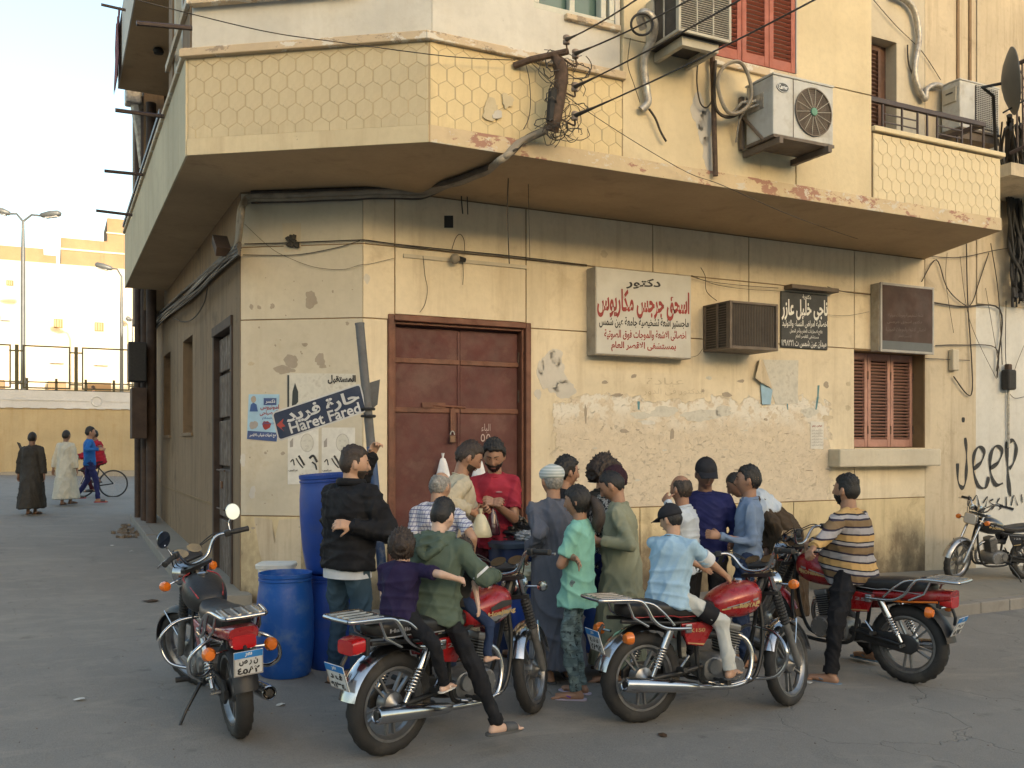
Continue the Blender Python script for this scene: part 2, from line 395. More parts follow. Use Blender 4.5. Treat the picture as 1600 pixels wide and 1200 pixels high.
# backing walls (recessed by the joint depth)
w = MB(); Xd0, Xd1 = pX(606), pX(829); Zd = 3.16
Xw0, Xw1 = pX(1335), pX(1446); Zw0, Zw1 = 1.69, 3.08
YB = YF+.012
def wallbox(x0, x1, z0, z1): w.b2((x0, YB, z0), (x1, YB+.4, z1))
wallbox(2.99, Xd0, -.7, ZS+1); wallbox(Xd0, Xd1, Zd, ZS+1); wallbox(Xd1, Xw0, -.7, ZS+1)
wallbox(Xw0, Xw1, -.7, Zw0); wallbox(Xw0, Xw1, Zw1, ZS+1)
w.b2((Xw1, YB+.001, -.7), (11.66, YB+.4, ZS+1))
w.b2((Xw0-.1, YB+.42, Zw0-.2), (Xw1+.1, YB+.5, Zw1+.2)); w.b2((Xd0-.1, YB+.42, -.7), (Xd1+.1, YB+.5, Zd+.2))
w.build('backing_wall', 'joint', B, world=True)
# upper-floor recess wall behind the balcony, and rear mass
w = MB(); dX0, dX1, dZ = 10.55, 11.08, 7.62
w.b2((8.69, YF, ZS+1.01), (dX0, YF+.3, 12)); w.b2((dX0, YF, dZ), (dX1, YF+.3, 12)); w.b2((dX1, YF, ZS+.2), (11.67, YF+.3, 12))
w.build('balcony_wall', 'wall_cream', B, world=True)
# facade plaster panels between joints
Zr = [-.55, .95, 3.10, 3.90, 4.495]
def panel(P, n, mat, th=.012, name='plaster_panel'):
    return MB().prism(P, n, th).build(name, mat, B, world=True, bevel=.003)
def facade_panels():
    j = .007
    def R(x0, x1, z0, z1, mat='wall_yellow'):
        if x1-x0 < .03: return
        P = [Vector((x, YB, z)) for x, z in ((x0+j, z0+j), (x1-j, z0+j), (x1-j, z1-j), (x0+j, z1-j))]
        panel(P, NY, mat)
    XC = 2.995; top = [XC, pX(617), pX(822), pX(1020), pX(1170), pX(1335), pX(1445)]
    for a, b in zip(top, top[1:]):
        R(a, b, 3.9, ZS); 
    for a, b in zip(top, top[1:]): R(a, b, 3.10 if b <= pX(620) or a >= Xd1-.06 else Zd, 3.9)
    R(XC, Xd0, .95, 3.10); R(Xd1, Xw0, .95, 3.10)
    R(Xw0, Xw1, .95, Zw0)
    R(XC, Xd0, -.55, .95, 'wall_dado')
    R(Xd1, pX(1000), -.55, .95, 'wall_dado'); R(pX(1000), pX(1240), -.55, .95, 'wall_dado'); R(pX(1240), pX(1447), -.55, .95, 'wall_dado')
facade_panels()
# chamfer wall
w = MB(); bc = [CA+NC*-.012, CB+NC*-.012, CB+NC*-.5, CA+NC*-.5]
bc[1] = Vector((2.99, 9.672, 0)); bc[0] = Vector((1.866, 10.468, 0)); bc[2] = Vector((3.1, 10.1, 0)); bc[3] = Vector((2.3, 10.7, 0))
w.hexa([v+Vector((0, 0, -.7)) for v in bc], [v+Vector((0, 0, ZS+1)) for v in bc]); w.build('corner_backing', 'joint', B, world=True)
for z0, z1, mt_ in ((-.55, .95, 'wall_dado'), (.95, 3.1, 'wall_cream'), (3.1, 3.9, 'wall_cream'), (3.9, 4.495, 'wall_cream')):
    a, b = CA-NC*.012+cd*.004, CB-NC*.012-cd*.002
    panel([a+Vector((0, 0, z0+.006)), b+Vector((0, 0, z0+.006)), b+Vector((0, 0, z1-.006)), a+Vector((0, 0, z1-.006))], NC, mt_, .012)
# left wall with door and two windows
def LY(px, x=XL):
    t = (px-800)/FPX; b = x/(.8959*t+.4443); return b*(.8959-.4443*t)
ly = [10.47, LY(364), LY(334), LY(301), LY(286), LY(266.5), LY(256), 21.0]
lz = lambda py, px, x=XL: EYE+(HOR-py)*(x/(.8959*(px-800)/FPX+.4443))/FPX
zd = lz(502, 350); w1 = (lz(676, 294), lz(528, 294)); w2 = (lz(680, 261), lz(553, 261))
w = MB()
def lb(y0, y1, z0, z1): w.b2((XL, y0, z0), (XL+.35, y1, z1))
lb(ly[0], ly[1], -.6, ZS+1); lb(ly[1], ly[2], zd, ZS+1); lb(ly[2], ly[3], -.6, ZS+1)
lb(ly[3], ly[4], -.6, w1[0]); lb(ly[3], ly[4], w1[1], ZS+1); lb(ly[4], ly[5], -.6, ZS+1)
lb(ly[5], ly[6], -.6, w2[0]); lb(ly[5], ly[6], w2[1], ZS+1); lb(ly[6], 21, -.6, ZS+1)
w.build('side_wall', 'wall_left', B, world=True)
for y0, y1, z0, z1 in ((ly[3], ly[4], *w1), (ly[5], ly[6], *w2)):
    wn = MB().b2((XL+.22, y0, z0), (XL+.26, y1, z1)).build('window', 'wood_dark', B, world=True)
    MB().b2((XL+.18, y0+.01, z0+.01), (XL+.22, y0+.07, z1-.01)).b2((XL+.18, y1-.07, z0+.01), (XL+.22, y1-.01, z1-.01)).b2((XL+.18, (y0+y1)/2-.03, z0+.01), (XL+.22, (y0+y1)/2+.03, z1-.01)).build('frame', 'wood_old', wn)
    s = MB().b2((XL-.03, y0-.05, z0-.05), (XL+.2, y1+.05, z0)).build('sill', 'wall_left', wn)
    for o in wn.children: o.data.transform(wm(wn).inverted())
# cove strip (rail at dado on side wall)
MB().b2((XL-.012, ly[2], .95), (XL-.001, 20.8, .975)).build('dado_strip', 'joint', B, world=True)
# side door: two tall leaves of old wood with glazed-over panels
sd = MB().b2((XL+.1, ly[1], -.2), (XL+.16, ly[2], zd)).build('door', 'wood_dark', B, world=True); tag(sd, 'tall narrow double door of bare worn wood with padlocked bolts')
def sub(mb, name, mat, par, **k): return mb.build(name, mat, par, world=True, **k)
f = MB(); y0, y1 = ly[1], ly[2]
f.b2((XL-.02, y0, -.2), (XL+.1, y0+.1, zd)).b2((XL-.02, y1-.1, -.2), (XL+.1, y1, zd)).b2((XL-.03, y0, zd-.12), (XL+.1, y1, zd)); sub(f, 'frame', 'wood_dark', sd, bevel=.01)
for k, (a, b) in enumerate(((y0+.12, (y0+y1)/2-.01), ((y0+y1)/2+.01, y1-.12))):
    st = [-.15, .82, 1.45, 2.05, 2.62, zd-.14]
    for i in range(5):
        sub(MB().b2((XL+.05, a, st[i]+.02), (XL+.1, b, st[i+1]-.02)), 'panel', 'wood_old', sd, bevel=.012)
sub(MB().tube([(XL-.02, (y0+y1)/2-.25, 1.42), (XL-.02, (y0+y1)/2+.3, 1.42)], .012).tube([(XL-.02, (y0+y1)/2-.25, .95), (XL-.02, (y0+y1)/2+.3, .95)], .012), 'bolt', 'rust_iron', sd)
sub(MB().b2((XL-.03, (y0+y1)/2-.03, 1.2), (XL+.0, (y0+y1)/2+.03, 1.29)), 'padlock', 'padlock_brass', sd, bevel=.008)

# overhanging slab: soffit and fascia
def poly_z(P, z0, z1, name, mat, **k):
    return MB().hexa([Vector((x, y, z0)) for x, y in P], [Vector((x, y, z1)) for x, y in P]).build(name, mat, B, world=True, **k)
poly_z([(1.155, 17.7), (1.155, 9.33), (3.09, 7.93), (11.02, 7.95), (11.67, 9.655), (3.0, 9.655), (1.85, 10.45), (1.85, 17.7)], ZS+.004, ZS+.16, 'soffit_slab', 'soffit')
# fascia faces: drip band, hexagon field, ledge
def band(p, q, n, z0, z1, th, mat, name, b=.004):
    p, q = Vector(p), Vector(q)
    return MB().prism([Vector((p.x, p.y, z0)), Vector((q.x, q.y, z0)), Vector((q.x, q.y, z1)), Vector((p.x, p.y, z1))], n, th).build(name, mat, B, world=True, bevel=b)
zb, zl, zt = 4.66, 5.43, 5.51
def inner(p, n, d): return Vector(p)-Vector(n)*d
faces = [((3.09, 7.93), (5.20, 7.93), NY, 'hex_yellow'), ((1.155, 9.33), (3.09, 7.93), NU, 'hex_cream')]
# solid cores
poly_z([(1.17, 17.69), (1.17, 9.345), (3.095, 7.945), (11.0, 7.965), (11.1, 8.15), (3.17, 8.13), (1.37, 9.43), (1.37, 17.69)], ZS+.16, 5.45, 'parapet_core', 'joint')
poly_z([(10.8, 8.151), (11.08, 8.151), (11.66, 9.65), (11.4, 9.65)], ZS+.16, 5.45, 'parapet_core', 'hex_pale')
band((3.095, 7.942, 0), (11.0, 7.942, 0), NY, ZS, zb, .018, 'drip_band', 'drip_band')
band((1.163, 9.344, 0), (3.092, 7.945, 0), NU, ZS, zb, .018, 'hex_cream', 'drip_band')
band((1.165, 17.7, 0), (1.165, 9.35, 0), NX, ZS-.003, 5.44, .022, 'hex_cream', 'side_fascia')
rd = MB().prism([onU(px, py, .012)+Vector((0, 0, .0)) for px, py in ((900, 226), (960, 238), (1120, 268), (1250, 292), (1330, 310), (1330, 318), (1150, 290), (1000, 262), (905, 241))], NY, .003)
# clipped hexagon tiles
def clip(poly, u0, u1, v0, v1):
    for ax, lim, sg in ((0, u0, 1), (0, u1, -1), (1, v0, 1), (1, v1, -1)):
        out = []
        for i in range(len(poly)):
            a, b = poly[i-1], poly[i]; da, db = sg*(a[ax]-lim), sg*(b[ax]-lim)
            if (da >= 0) != (db >= 0):
                t = da/(da-db); out.append((a[0]+(b[0]-a[0])*t, a[1]+(b[1]-a[1])*t))
            if db >= 0: out.append(b)
        poly = out
        if len(poly) < 3: return []
    return poly
def hexfield(p, q, n, z0, z1, mat, wd=.168, ph=.152, gap=.0026, seed=1):
    p, q = Vector(p).to_3d(), Vector(q).to_3d(); d = (q-p).normalized(); L = (q-p).length; n = Vector(n)
    r = random.Random(seed); full = None; rows = int((z1-z0)/ph)+2
    for j in range(-1, rows):
        for i in range(-1, int(L/wd)+2):
            cu = i*wd+(wd/2 if j % 2 else 0); cv = z0+j*ph+.03; hw = wd/2-gap; a = ph*2/3-gap; h2 = a/2
            P = [(cu, cv+a), (cu-hw, cv+h2), (cu-hw, cv-h2), (cu, cv-a), (cu+hw, cv-h2), (cu+hw, cv+h2)]
            c = clip(P, .01, L-.01, z0+.004, z1-.004)
            if len(c) < 3: continue
            area = abs(sum(c[k-1][0]*c[k][1]-c[k][0]*c[k-1][1] for k in range(len(c))))/2
            if area < .002: continue
            th = r.choice((.0045, .0045, .0052, .004, .0035))
            whole = len(c) == 6 and area > .97*wd*ph*.9
            if whole and full is not None:
                o = bpy.data.objects.new('hexagon', full); COL.objects.link(o); o.parent = B
            else:
                off = (cu, cv) if whole else (0, 0)
                F0 = [d*(u-off[0])+Vector((0, 0, v-off[1])) for u, v in c]
                F1 = [x*1.0+n*th for x in F0]; cen = sum(F0, Vector())/len(F0); F1 = [cen+n*th+(x-n*th-cen)*.975 for x in F1]
                o = MB().hexa(F0, F1).build('hexagon', mat, B)
                if whole: full = o.data
            oo = (cu, cv) if whole else (0, 0)
            o.location = p+d*oo[0]+Vector((0, 0, oo[1]))-B.location-n*(0 if not whole else r.uniform(0, .0015))
hexfield((3.095, 7.944), (5.19, 7.944), NY, zb, zl, 'hex_yellow', seed=1)
hexfield((1.163, 9.346), (3.092, 7.945), NU, zb, zl, 'hex_cream', seed=2)
hexfield((8.72, 7.944), (11.0, 7.944), NY, zb, zl, 'hex_pale', seed=3, wd=.150, ph=.148)
for p, q, n in (((3.095, 7.944), (5.19, 7.944), NY), ((1.163, 9.346), (3.092, 7.945), NU), ((8.72, 7.95), (11.0, 7.95), NY)):
    band((p[0], p[1], 0), (q[0], q[1], 0), n, zb, zl, .0035 if p[0] > 8 else .0008, {0: 'hex_groove', 1: 'hex_groove', 2: 'hex_pale'}[[(3.095, 7.944), (1.163, 9.346), (8.72, 7.95)].index(p)], 'hexagon_backing', 0)
# ledges
band((3.05, 8.02, 0), (5.21, 8.02, 0), NY, zl, zt, .13, 'ledge', 'ledge', .008)
band((1.15, 9.42, 0), (3.12, 8.00, 0), NU, zl, zt, .12, 'ledge', 'ledge', .008)
band((1.2, 17.7, 0), (1.2, 9.42, 0), NX, zl+.02, zt, .09, 'ledge', 'ledge', .008)
band((8.70, 8.05, 0), (11.05, 8.05, 0), NY, zl+.02, zt, .15, 'hex_pale', 'parapet_coping', .01)
MB().hexa(*[[Vector((x, y, z)) for x, y in ((10.85, 8.05), (11.07, 7.95), (11.7, 9.65), (11.45, 9.65))] for z in (5.45, 5.51)]).build('parapet_coping', 'hex_pale', B, world=True, bevel=.01)
# upper walls
w = MB(); w.b2((3.14, 7.985, zt), (5.19, 8.3, 5.985)); w.b2((4.95+.3, 7.99, 5.4), (5.26, 8.3, 9)); w.build('upper_wall', 'wall_white', B, world=True)
UW0, UW1 = pX(838, YU), pX(966, YU)
w = MB(); w.b2((3.14, 7.985, 5.985), (UW0, 8.3, 9)); w.b2((UW1, 7.985, 5.985), (5.19, 8.3, 9)); w.build('upper_wall', 'wall_white', B, world=True)
w = MB(); P = [(1.155+.05, 9.33+.04), (3.09+.045, 7.93+.06), (3.3, 8.3), (1.5, 9.6)]
w.hexa([Vector((x, y, zt)) for x, y in P], [Vector((x, y, 9)) for x, y in P]); w.build('upper_corner_wall', 'wall_white', B, world=True)
a, b = onUC(305, 13), onUC(561, 0); zz = 5.93
band((UA-NU*.05+ud*.03), (UA-NU*.05+ud*1.75), NU, zz, zz+.07, .09, 'ledge', 'window_sill', .006)
uw = MB().b2((UW0, 8.12, 5.99), (UW1, 8.14, 7.6)).build('window', 'glass_green', B, world=True); tag(uw, 'cream framed upstairs window with green glass')
f = MB(); f.b2((UW0, 8.0, 5.99), (UW1, 8.1, 6.05)).b2((UW0, 8.0, 6.05), (UW0+.07, 8.1, 7.6)).b2((UW1-.16, 8.0, 6.05), (UW1-.10, 8.1, 7.6)).b2((UW1-.06, 8.0, 6.05), (UW1, 8.1, 7.6)).b2(((UW0+UW1)/2-.04, 8.03, 6.05), ((UW0+UW1)/2+.02, 8.1, 7.6)); sub(f, 'frame', 'white_frame', uw, bevel=.006)
sub(MB().b2((UW0+.34, 7.93, 5.93), (5.17, 8.02, 5.985)), 'sill', 'ledge', uw, bevel=.006)
w = MB(); w.b2((5.20, 7.945, zb+.002), (7.0, 8.12, 5.87)); w.b2((7.0, 7.945, zb+.002), (7.5, 8.12, 5.87)); w.build('upper_panel', 'wall_upper', B, world=True, bevel=.004)
gx = pX(1245, YU)
w = MB(); w.b2((gx+.008, 7.942, zb+.002), (8.69, 8.12, 5.86)); w.build('upper_panel', 'wall_upper', B, world=True, bevel=.004)
w = MB(); w.b2((7.5, 7.947, zb+.002), (gx-.004, 8.12, 5.87)); w.build('upper_panel', 'wall_upper', B, world=True, bevel=.004)
RX0, RX1 = pX(1118, YU-.05), pX(1246, YU-.05)
w = MB(); w.b2((5.21, 7.94, 5.875), (RX0, 8.12, 9)); w.b2((RX0, 8.0, 5.875), (RX1, 8.12, 9)); w.b2((RX1+.02, 7.94, 5.872), (8.69, 8.12, 9)); w.b2((8.5, 8.121, 5.0), (8.69, 9.65, 9)); w.build('upper_panel', 'wall_upper', B, world=True, bevel=.004)
def shutter_leaf(par, x0, x1, y, z0, z1, mat, sl, th=.04, fw=.05, pitch=.045):
    """one leaf in plane Y=y facing -Y: stiles, rails and open tilted slats"""
    f = MB()
    f.b2((x0, y-th, z0), (x0+fw, y, z1)).b2((x1-fw, y-th, z0), (x1, y, z1)).b2((x0+fw, y-th+.003, z0), (x1-fw, y, z0+.11)).b2((x0+fw, y-th+.003, z1-.08), (x1-fw, y, z1))
    sub(f, 'shutter_frame', mat, par, bevel=.003)
    zc = z0+.125; sh = None
    R = Matrix.Rotation(radians(-35), 3, 'X')
    while zc < z1-.09:
        if sh is None:
            o = MB().box((0, 0, 0), (x1-x0-2*fw+.004, .034, .006), R).build('slat', sl, par); sh = o.data
        else:
            o = bpy.data.objects.new('slat', sh); COL.objects.link(o); o.parent = par
        o.location = wm(par).inverted() @ Vector(((x0+x1)/2, y-.02, zc)); zc += pitch
rs = MB().b2((RX0, 7.985, 5.88), (RX1, 7.995, 9)).build('shutter', 'wood_dark', B, world=True); tag(rs, 'brick red louvred shutters beside the upper air conditioner')
k = 3; wdt = (RX1-RX0)/k
for i in range(k): shutter_leaf(rs, RX0+wdt*i+.004, RX0+wdt*(i+1)-.004, 7.95, 5.9, 7.15, 'shutter_red', 'shutter_red', fw=.06, pitch=.05)
sub(MB().b2((RX0-.02, 7.90, 5.80), (RX1+.03, 7.98, 5.89)), 'sill', 'ledge', rs, bevel=.01)
sub(MB().b2((RX1+.003, 7.90, 5.9), (RX1+.018, 7.96, 9)), 'edge_trim', 'repair', rs)
# upper storey on the side street
w = MB(); yy = 11.3
w.b2((1.2, 9.45, zt), (1.5, 10.05, 9)); w.b2((1.2, 10.05, zt), (1.5, 10.95, 5.75)); w.b2((1.2, 10.95, zt), (1.5, yy, 9)); w.b2((1.501, yy-.2, zt), (1.9, yy, 9)); w.b2((1.9, 9.6, ZS+1), (2.2, 21, 12))
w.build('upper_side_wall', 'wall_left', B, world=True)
wn = MB().b2((1.33, 10.05, 5.75), (1.36, 10.95, 9)).build('window', 'wood_dark', B, world=True)
sub(MB().b2((1.22, 10.05, 5.75), (1.32, 10.13, 9)).b2((1.22, 10.87, 5.75), (1.32, 10.95, 9)).b2((1.24, 10.4, 5.75), (1.30, 10.46, 9)), 'frame', 'white_frame', wn)
MB().b2((1.16, 9.43, 6.0), (1.199, yy, 6.08)).build('side_moulding', 'ledge', B, world=True)
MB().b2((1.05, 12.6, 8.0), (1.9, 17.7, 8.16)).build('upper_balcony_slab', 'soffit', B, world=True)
MB().b2((1.03, 12.6, 8.0), (1.049, 17.7, 8.95)).build('upper_balcony_parapet', 'wall_white', B, world=True)
MB().lathe([(.001, 0), (.07, .01), (.085, .05), (.06, .09), (.001, .1)], 12, Matrix.Translation((1.5, 15.6, 7.9))).build('ceiling_lamp', 'black_rubber', B, world=True, smooth=40)
MB().b2((1.10, 11.35, 5.545), (1.16, 17.6, 5.60)).build('balcony_rail', 'rail_brown', B, world=True)
for y_ in (11.4, 13.0, 14.6, 16.2, 17.5): MB().b2((1.115, y_, 5.51), (1.145, y_+.03, 5.545)).build('rail_foot', 'rail_brown', B, world=True)
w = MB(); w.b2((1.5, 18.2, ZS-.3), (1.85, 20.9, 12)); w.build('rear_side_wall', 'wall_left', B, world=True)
# laundry rods on the side street
for a, b_ in (((158, 7), (206, 18), ), ((213, 36), (300, 44)), ((180, 172), (256, 182)), ((163, 267), (224, 273)), ((150, 329), (207, 336))):
    Yb = {158: 16.5, 213: 11.2, 180: 11.6, 163: 13.6, 150: 16.8}[a[0]]
    q = hit(b_[0], b_[1], (1.12, 0, 0), NX); p = hit(a[0], a[1], (0, q.y, 0), NY)
    MB().tube([p, q], .022, 6).build('laundry_rod', 'rail_brown', B, world=True)
# main door
md = MB().b2((Xd0+.06, YF+.16, -.45), (Xd1-.06, YF+.2, Zd-.05)).build('door', 'door_red', B, world=True); tag(md, 'wide double door of rust red painted sheet metal with a padlocked bolt')
f = MB()
for x0, x1, z0, z1 in ((Xd0, Xd0+.07, -.45, Zd), (Xd1-.07, Xd1, -.45, Zd), (Xd0+.07, Xd1-.07, Zd-.07, Zd)):
    f.b2((x0, YF-.025, z0), (x1, YF+.11, z1))
sub(f, 'frame', 'door_frame', md, bevel=.012)
f = MB(); f.b2((Xd0+.07, YF+.03, -.45), (Xd0+.10, YF+.155, Zd-.07)).b2((Xd1-.10, YF+.03, -.45), (Xd1-.07, YF+.155, Zd-.07)).b2((Xd0+.10, YF+.03, Zd-.10), (Xd1-.10, YF+.155, Zd-.07)); sub(f, 'inner_frame', 'door_frame', md, bevel=.006)
xm = pX(717, YF+.14); x0, x1 = Xd0+.105, Xd1-.105
zs = [-.4, 2.12, 2.67, Zd-.105]
for a, b in ((x0, xm-.004), (xm+.004, x1)):
    for i in range(3): sub(MB().b2((a+.004, YF+.125, zs[i]+.018), (b-.004, YF+.16, zs[i+1]-.018)), 'door_panel', 'door_red', md, bevel=.004)
    for z in zs[1:3]: sub(MB().b2((a, YF+.105, z-.028), (b, YF+.135, z+.028)), 'door_rail', 'door_frame', md, bevel=.006)
sub(MB().b2((xm-.03, YF+.11, -.4), (xm+.0, YF+.124, Zd-.14)), 'cover_strip', 'door_red', md, bevel=.004)
hx = [hit(670, 633, (0, YF+.1, 0), NY), hit(727, 637, (0, YF+.1, 0), NY)]
sub(MB().tube([hx[0]+Vector((.05, 0, 0)), hx[1]], .014, 8).b2((hx[0].x-.08, YF+.095, hx[0].z-.03), (hx[0].x+.2, YF+.11, hx[0].z+.03)).tube([hx[1]+Vector((-.16, -.0, 0)), hx[1]+Vector((-.16, -.01, -.2))], .02, 6).b2((hx[1].x-.19, YF+.08, hx[1].z-.28), (hx[1].x-.13, YF+.105, hx[1].z-.02)), 'bolt', 'door_frame', md)
pk = hit(707, 682, (0, YF+.07, 0), NY)
sub(MB().box(pk-Vector((0, 0, .03)), (.075, .03, .085)), 'padlock', 'padlock_brass', md, bevel=.01)
sub(MB().tube([pk+Vector((.025*cos(a), 0, .01+.04*sin(a)+.01)) for a in [pi*i/8 for i in range(9)]], .007, 6), 'shackle', 'alu', md)
for z in (2.75, 2.3, .9, .3):
    for xx in (Xd0+.102, Xd1-.102): sub(MB().tube([(xx, YF+.11, z-.07), (xx, YF+.11, z+.07)], .014, 8), 'hinge', 'rust_iron', md)
hk = hit(692, 712, (0, YF+.09, 0), NY)
MB().b2((Xd0-.02, YF-.09, -.42), (Xd1+.02, YF-.002, -.02-.1)).build('doorstep', 'kerb_stone', B, world=True, bevel=.02)
# ground floor shuttered window
gw = MB().b2((Xw0, YF+.33, Zw0), (Xw1, YF+.36, Zw1)).build('window', 'wood_dark', B, world=True); tag(gw, 'street level window with closed pale pink louvred shutters in a deep recess')
xr = pX(1426, YF+.2); xl = Xw0+.01
sub(MB().b2((Xw1-.02, YF, Zw0), (Xw1, YF+.34, Zw1)), 'reveal', 'wall_left', gw)
wdt = (xr-xl)/3
for i in range(3): shutter_leaf(gw, xl+wdt*i+.004, xl+wdt*(i+1)-.004, YF+.24, Zw0+.01, Zw1-.01, 'shutter_pink', 'shutter_pink', fw=.06, pitch=.048)
for i in range(4):
    for z in (1.95, 2.75): sub(MB().b2((xl+wdt*i-.008, YF+.19, z-.06), (xl+wdt*i+.008, YF+.2, z+.06)), 'hinge', 'rust_iron', gw)
a = onF(1313, 712, .22); b = onF(1470, 738, .22)
sub(MB().b2((pX(1311, YF-.2), YF-.22, Zw0-.27), (pX(1469, YF-.2), YF+.01, Zw0-.02)), 'sill', 'wall_cream', gw, bevel=.02)
# balcony door and railing
bd = MB().b2((dX0, YF+.2, ZS+.2), (dX1, YF+.24, dZ)).build('door', 'shutter_brown', B, world=True); tag(bd, 'dark brown louvred balcony door')
shutter_leaf(bd, dX0+.01, (dX0+dX1)/2+.12, YF+.2, ZS+.3, dZ-.02, 'shutter_brown', 'shutter_brown', pitch=.06)
rl = MB().b2((8.66, 7.99, 5.83), (10.79, 8.04, 5.89)).build('railing', 'rail_brown', B, world=True, bevel=.006); tag(rl, 'dark iron balcony railing with a brown handrail')
sub(MB().b2((10.74, 8.04, 5.83), (10.79, 9.6, 5.89)), 'side_handrail', 'rail_brown', rl)
for x in (8.72, 8.95, 9.28, 9.55, 9.72, 9.9, 10.35, 10.52, 10.76):
    sub(MB().b2((x-.01, 8.0, 5.51), (x+.01, 8.02, 5.83)), 'baluster', 'rail_brown', rl)
for x in (10.76,):
    for y in (8.4, 8.8, 9.2): sub(MB().b2((x-.01, y-.01, 5.51), (x+.01, y+.01, 5.83)), 'baluster', 'rail_brown', rl)
for a, b in ((8.97, 9.27), (9.91, 10.34), (9.29, 9.54)):
    for z in (5.62, 5.72): sub(MB().b2((a, 8.005, z-.007), (b, 8.017, z+.007)), 'crossbar', 'rail_brown', rl)
# patches of broken or repaired plaster, stains of an old switch hole
def blob(cx, cy, rx, ry, n=22, seed=1, jag=.35):
    r = random.Random(seed); n = max(n, 40) if rx > 3 else n; ks = [(f, r.uniform(0, 6.3), r.uniform(.4, 1)/f**.75) for f in (1, 2, 3, 4, 6, 8, 11, 15)]
    out = []
    for i in range(n):
        a = 2*pi*i/n; q = 1+jag*.62*sum(w*sin(f*a+p) for f, p, w in ks); out.append((cx+rx*max(.25, q)*cos(a), cy+ry*max(.25, q)*sin(a)))
    return out
def patch(pts, on, nrm, mat, th=.0022, name='plaster_scar', off=0):
    P = [on(x, y, off) for x, y in pts]
    c = sum(P, Vector())/len(P); mb = MB(); n = len(P); k = Vector(nrm)*th
    mb.add([c+k]+[p+k for p in P]+[p-k*.5 for p in P], [(0, 1+i, 1+(i+1) % n) for i in range(n)]+[(1+i, 1+n+i, 1+n+(i+1) % n, 1+(i+1) % n) for i in range(n)])
    return mb.build(name, mat, B, world=True)
sd_ = 20
for cx, cy, rx, ry, mt_ in ((487, 466, 10, 12, 'scar'), (425, 478, 3.5, 4, 'scar'), (405, 480, 3, 3, 'scar'), (456, 562, 11, 10, 'scar'), (447, 578, 14, 7, 'scar'), (499, 564, 8, 9, 'scar'), (505, 572, 5, 4, 'scar'), (477, 540, 3, 2, 'scar'), (392, 568, 5, 3, 'wall_old'), (393, 480, 3, 4, 'scar'),
                            (415, 708, 2, 2, 'scar'), (442, 708, 3, 3, 'scar'), (476, 538, 4, 3, 'scar'), (405, 512, 1.5, 1.5, 'scar'), (520, 456, 1.5, 2, 'scar'), (543, 506, 3, 2.5, 'scar'), (430, 540, 1.5, 1.5, 'scar'), (395, 770, 5, 9, 'repair'), (380, 720, 4, 10, 'repair'), (395, 825, 3, 2, 'scar')):
    patch(blob(cx, cy, rx, ry, 22, sd_, .45), onC, NC, mt_); sd_ += 1
for pts in (((397, 808), (425, 812), (428, 850), (436, 812), (470, 810), (470, 905), (415, 900), (405, 860)),): patch(pts, onC, NC, 'wall_old', .001)
for cx, cy, rx, ry, mt_ in ((862, 590, 22, 32, 'repair'), (868, 560, 9, 16, 'repair'), (846, 575, 5, 14, 'repair'), (840, 614, 5, 8, 'repair'), (880, 610, 18, 14, 'repair'), (943, 397, 5, 6, 'wall_old'), (1040, 642, 22, 8, 'paper_old'), (1092, 650, 30, 9, 'paper_old'), (1130, 643, 14, 8, 'paper_old'), (1000, 648, 14, 6, 'paper_old'), (1265, 645, 14, 7, 'paper_old'), (1010, 660, 10, 4, 'paper'),
                            (945, 597, 5, 2.5, 'scar'), (991, 588, 4, 3, 'scar'), (965, 617, 9, 2.5, 'scar'), (1107, 590, 4, 3, 'paper_old'), (1158, 595, 5, 2.5, 'scar'), (1135, 616, 7, 4, 'scar'), (1098, 611, 3, 2, 'scar'), (1290, 601, 4, 5, 'scar'), (1325, 600, 3, 4, 'wall_old'), (1325, 638, 4, 4, 'wall_old'), (915, 645, 2, 14, 'scar'), (975, 674, 7, 3, 'scar'), (1050, 680, 3, 9, 'scar'), (573, 436, 5, 7, 'repair'), (1292, 652, 8, 4, 'wall_old'), (1196, 655, 3, 2, 'scar')):
    patch(blob(cx, cy, rx, ry, 24, sd_, .4), onF, NY, mt_); sd_ += 1
rr = random.Random(77)
for _ in range(50):
    x, y = rr.uniform(850, 1300), rr.uniform(645, 760); patch(blob(x, y, rr.uniform(1.2, 5), rr.uniform(.5, 1.6), 9, _, .6), onF, NY, rr.choice(['wall_old', 'wall_old', 'repair', 'paper_old', 'scar']))
for _ in range(30):
    x, y = rr.uniform(385, 560), rr.uniform(430, 860); patch(blob(x, y, rr.uniform(.7, 1.6), rr.uniform(.6, 1.4), 8, _, .5), onC, NC, 'scar')
patch(blob(430, 223, 13, 4.5, 20, 4, .35), onUC, NU, 'red_patch'); patch(blob(416, 222, 5, 3, 16, 5, .3), onUC, NU, 'red_patch')
for cx, cy, rx, ry, mt_, on_, n_ in ((770, 172, 13, 15, 'hex_cream', onU, NY), (794, 158, 8, 12, 'hex_cream', onU, NY), (778, 178, 7, 7, 'repair', onU, NY)):
    patch(blob(cx, cy, rx, ry, 26, sd_, .5), on_, n_, mt_, .004, off=.014 if mt_ != 'hex_cream' else .006); sd_ += 1
for on_, n_, cx, cy in ((onU, NY, 1090, 175), (onU, NY, 1108, 235), (onU, NY, 1100, 200)):
    patch(blob(cx, cy, 11, 28, 24, sd_, .35), on_, n_, 'repair', .001, off=-.014); sd_ += 1
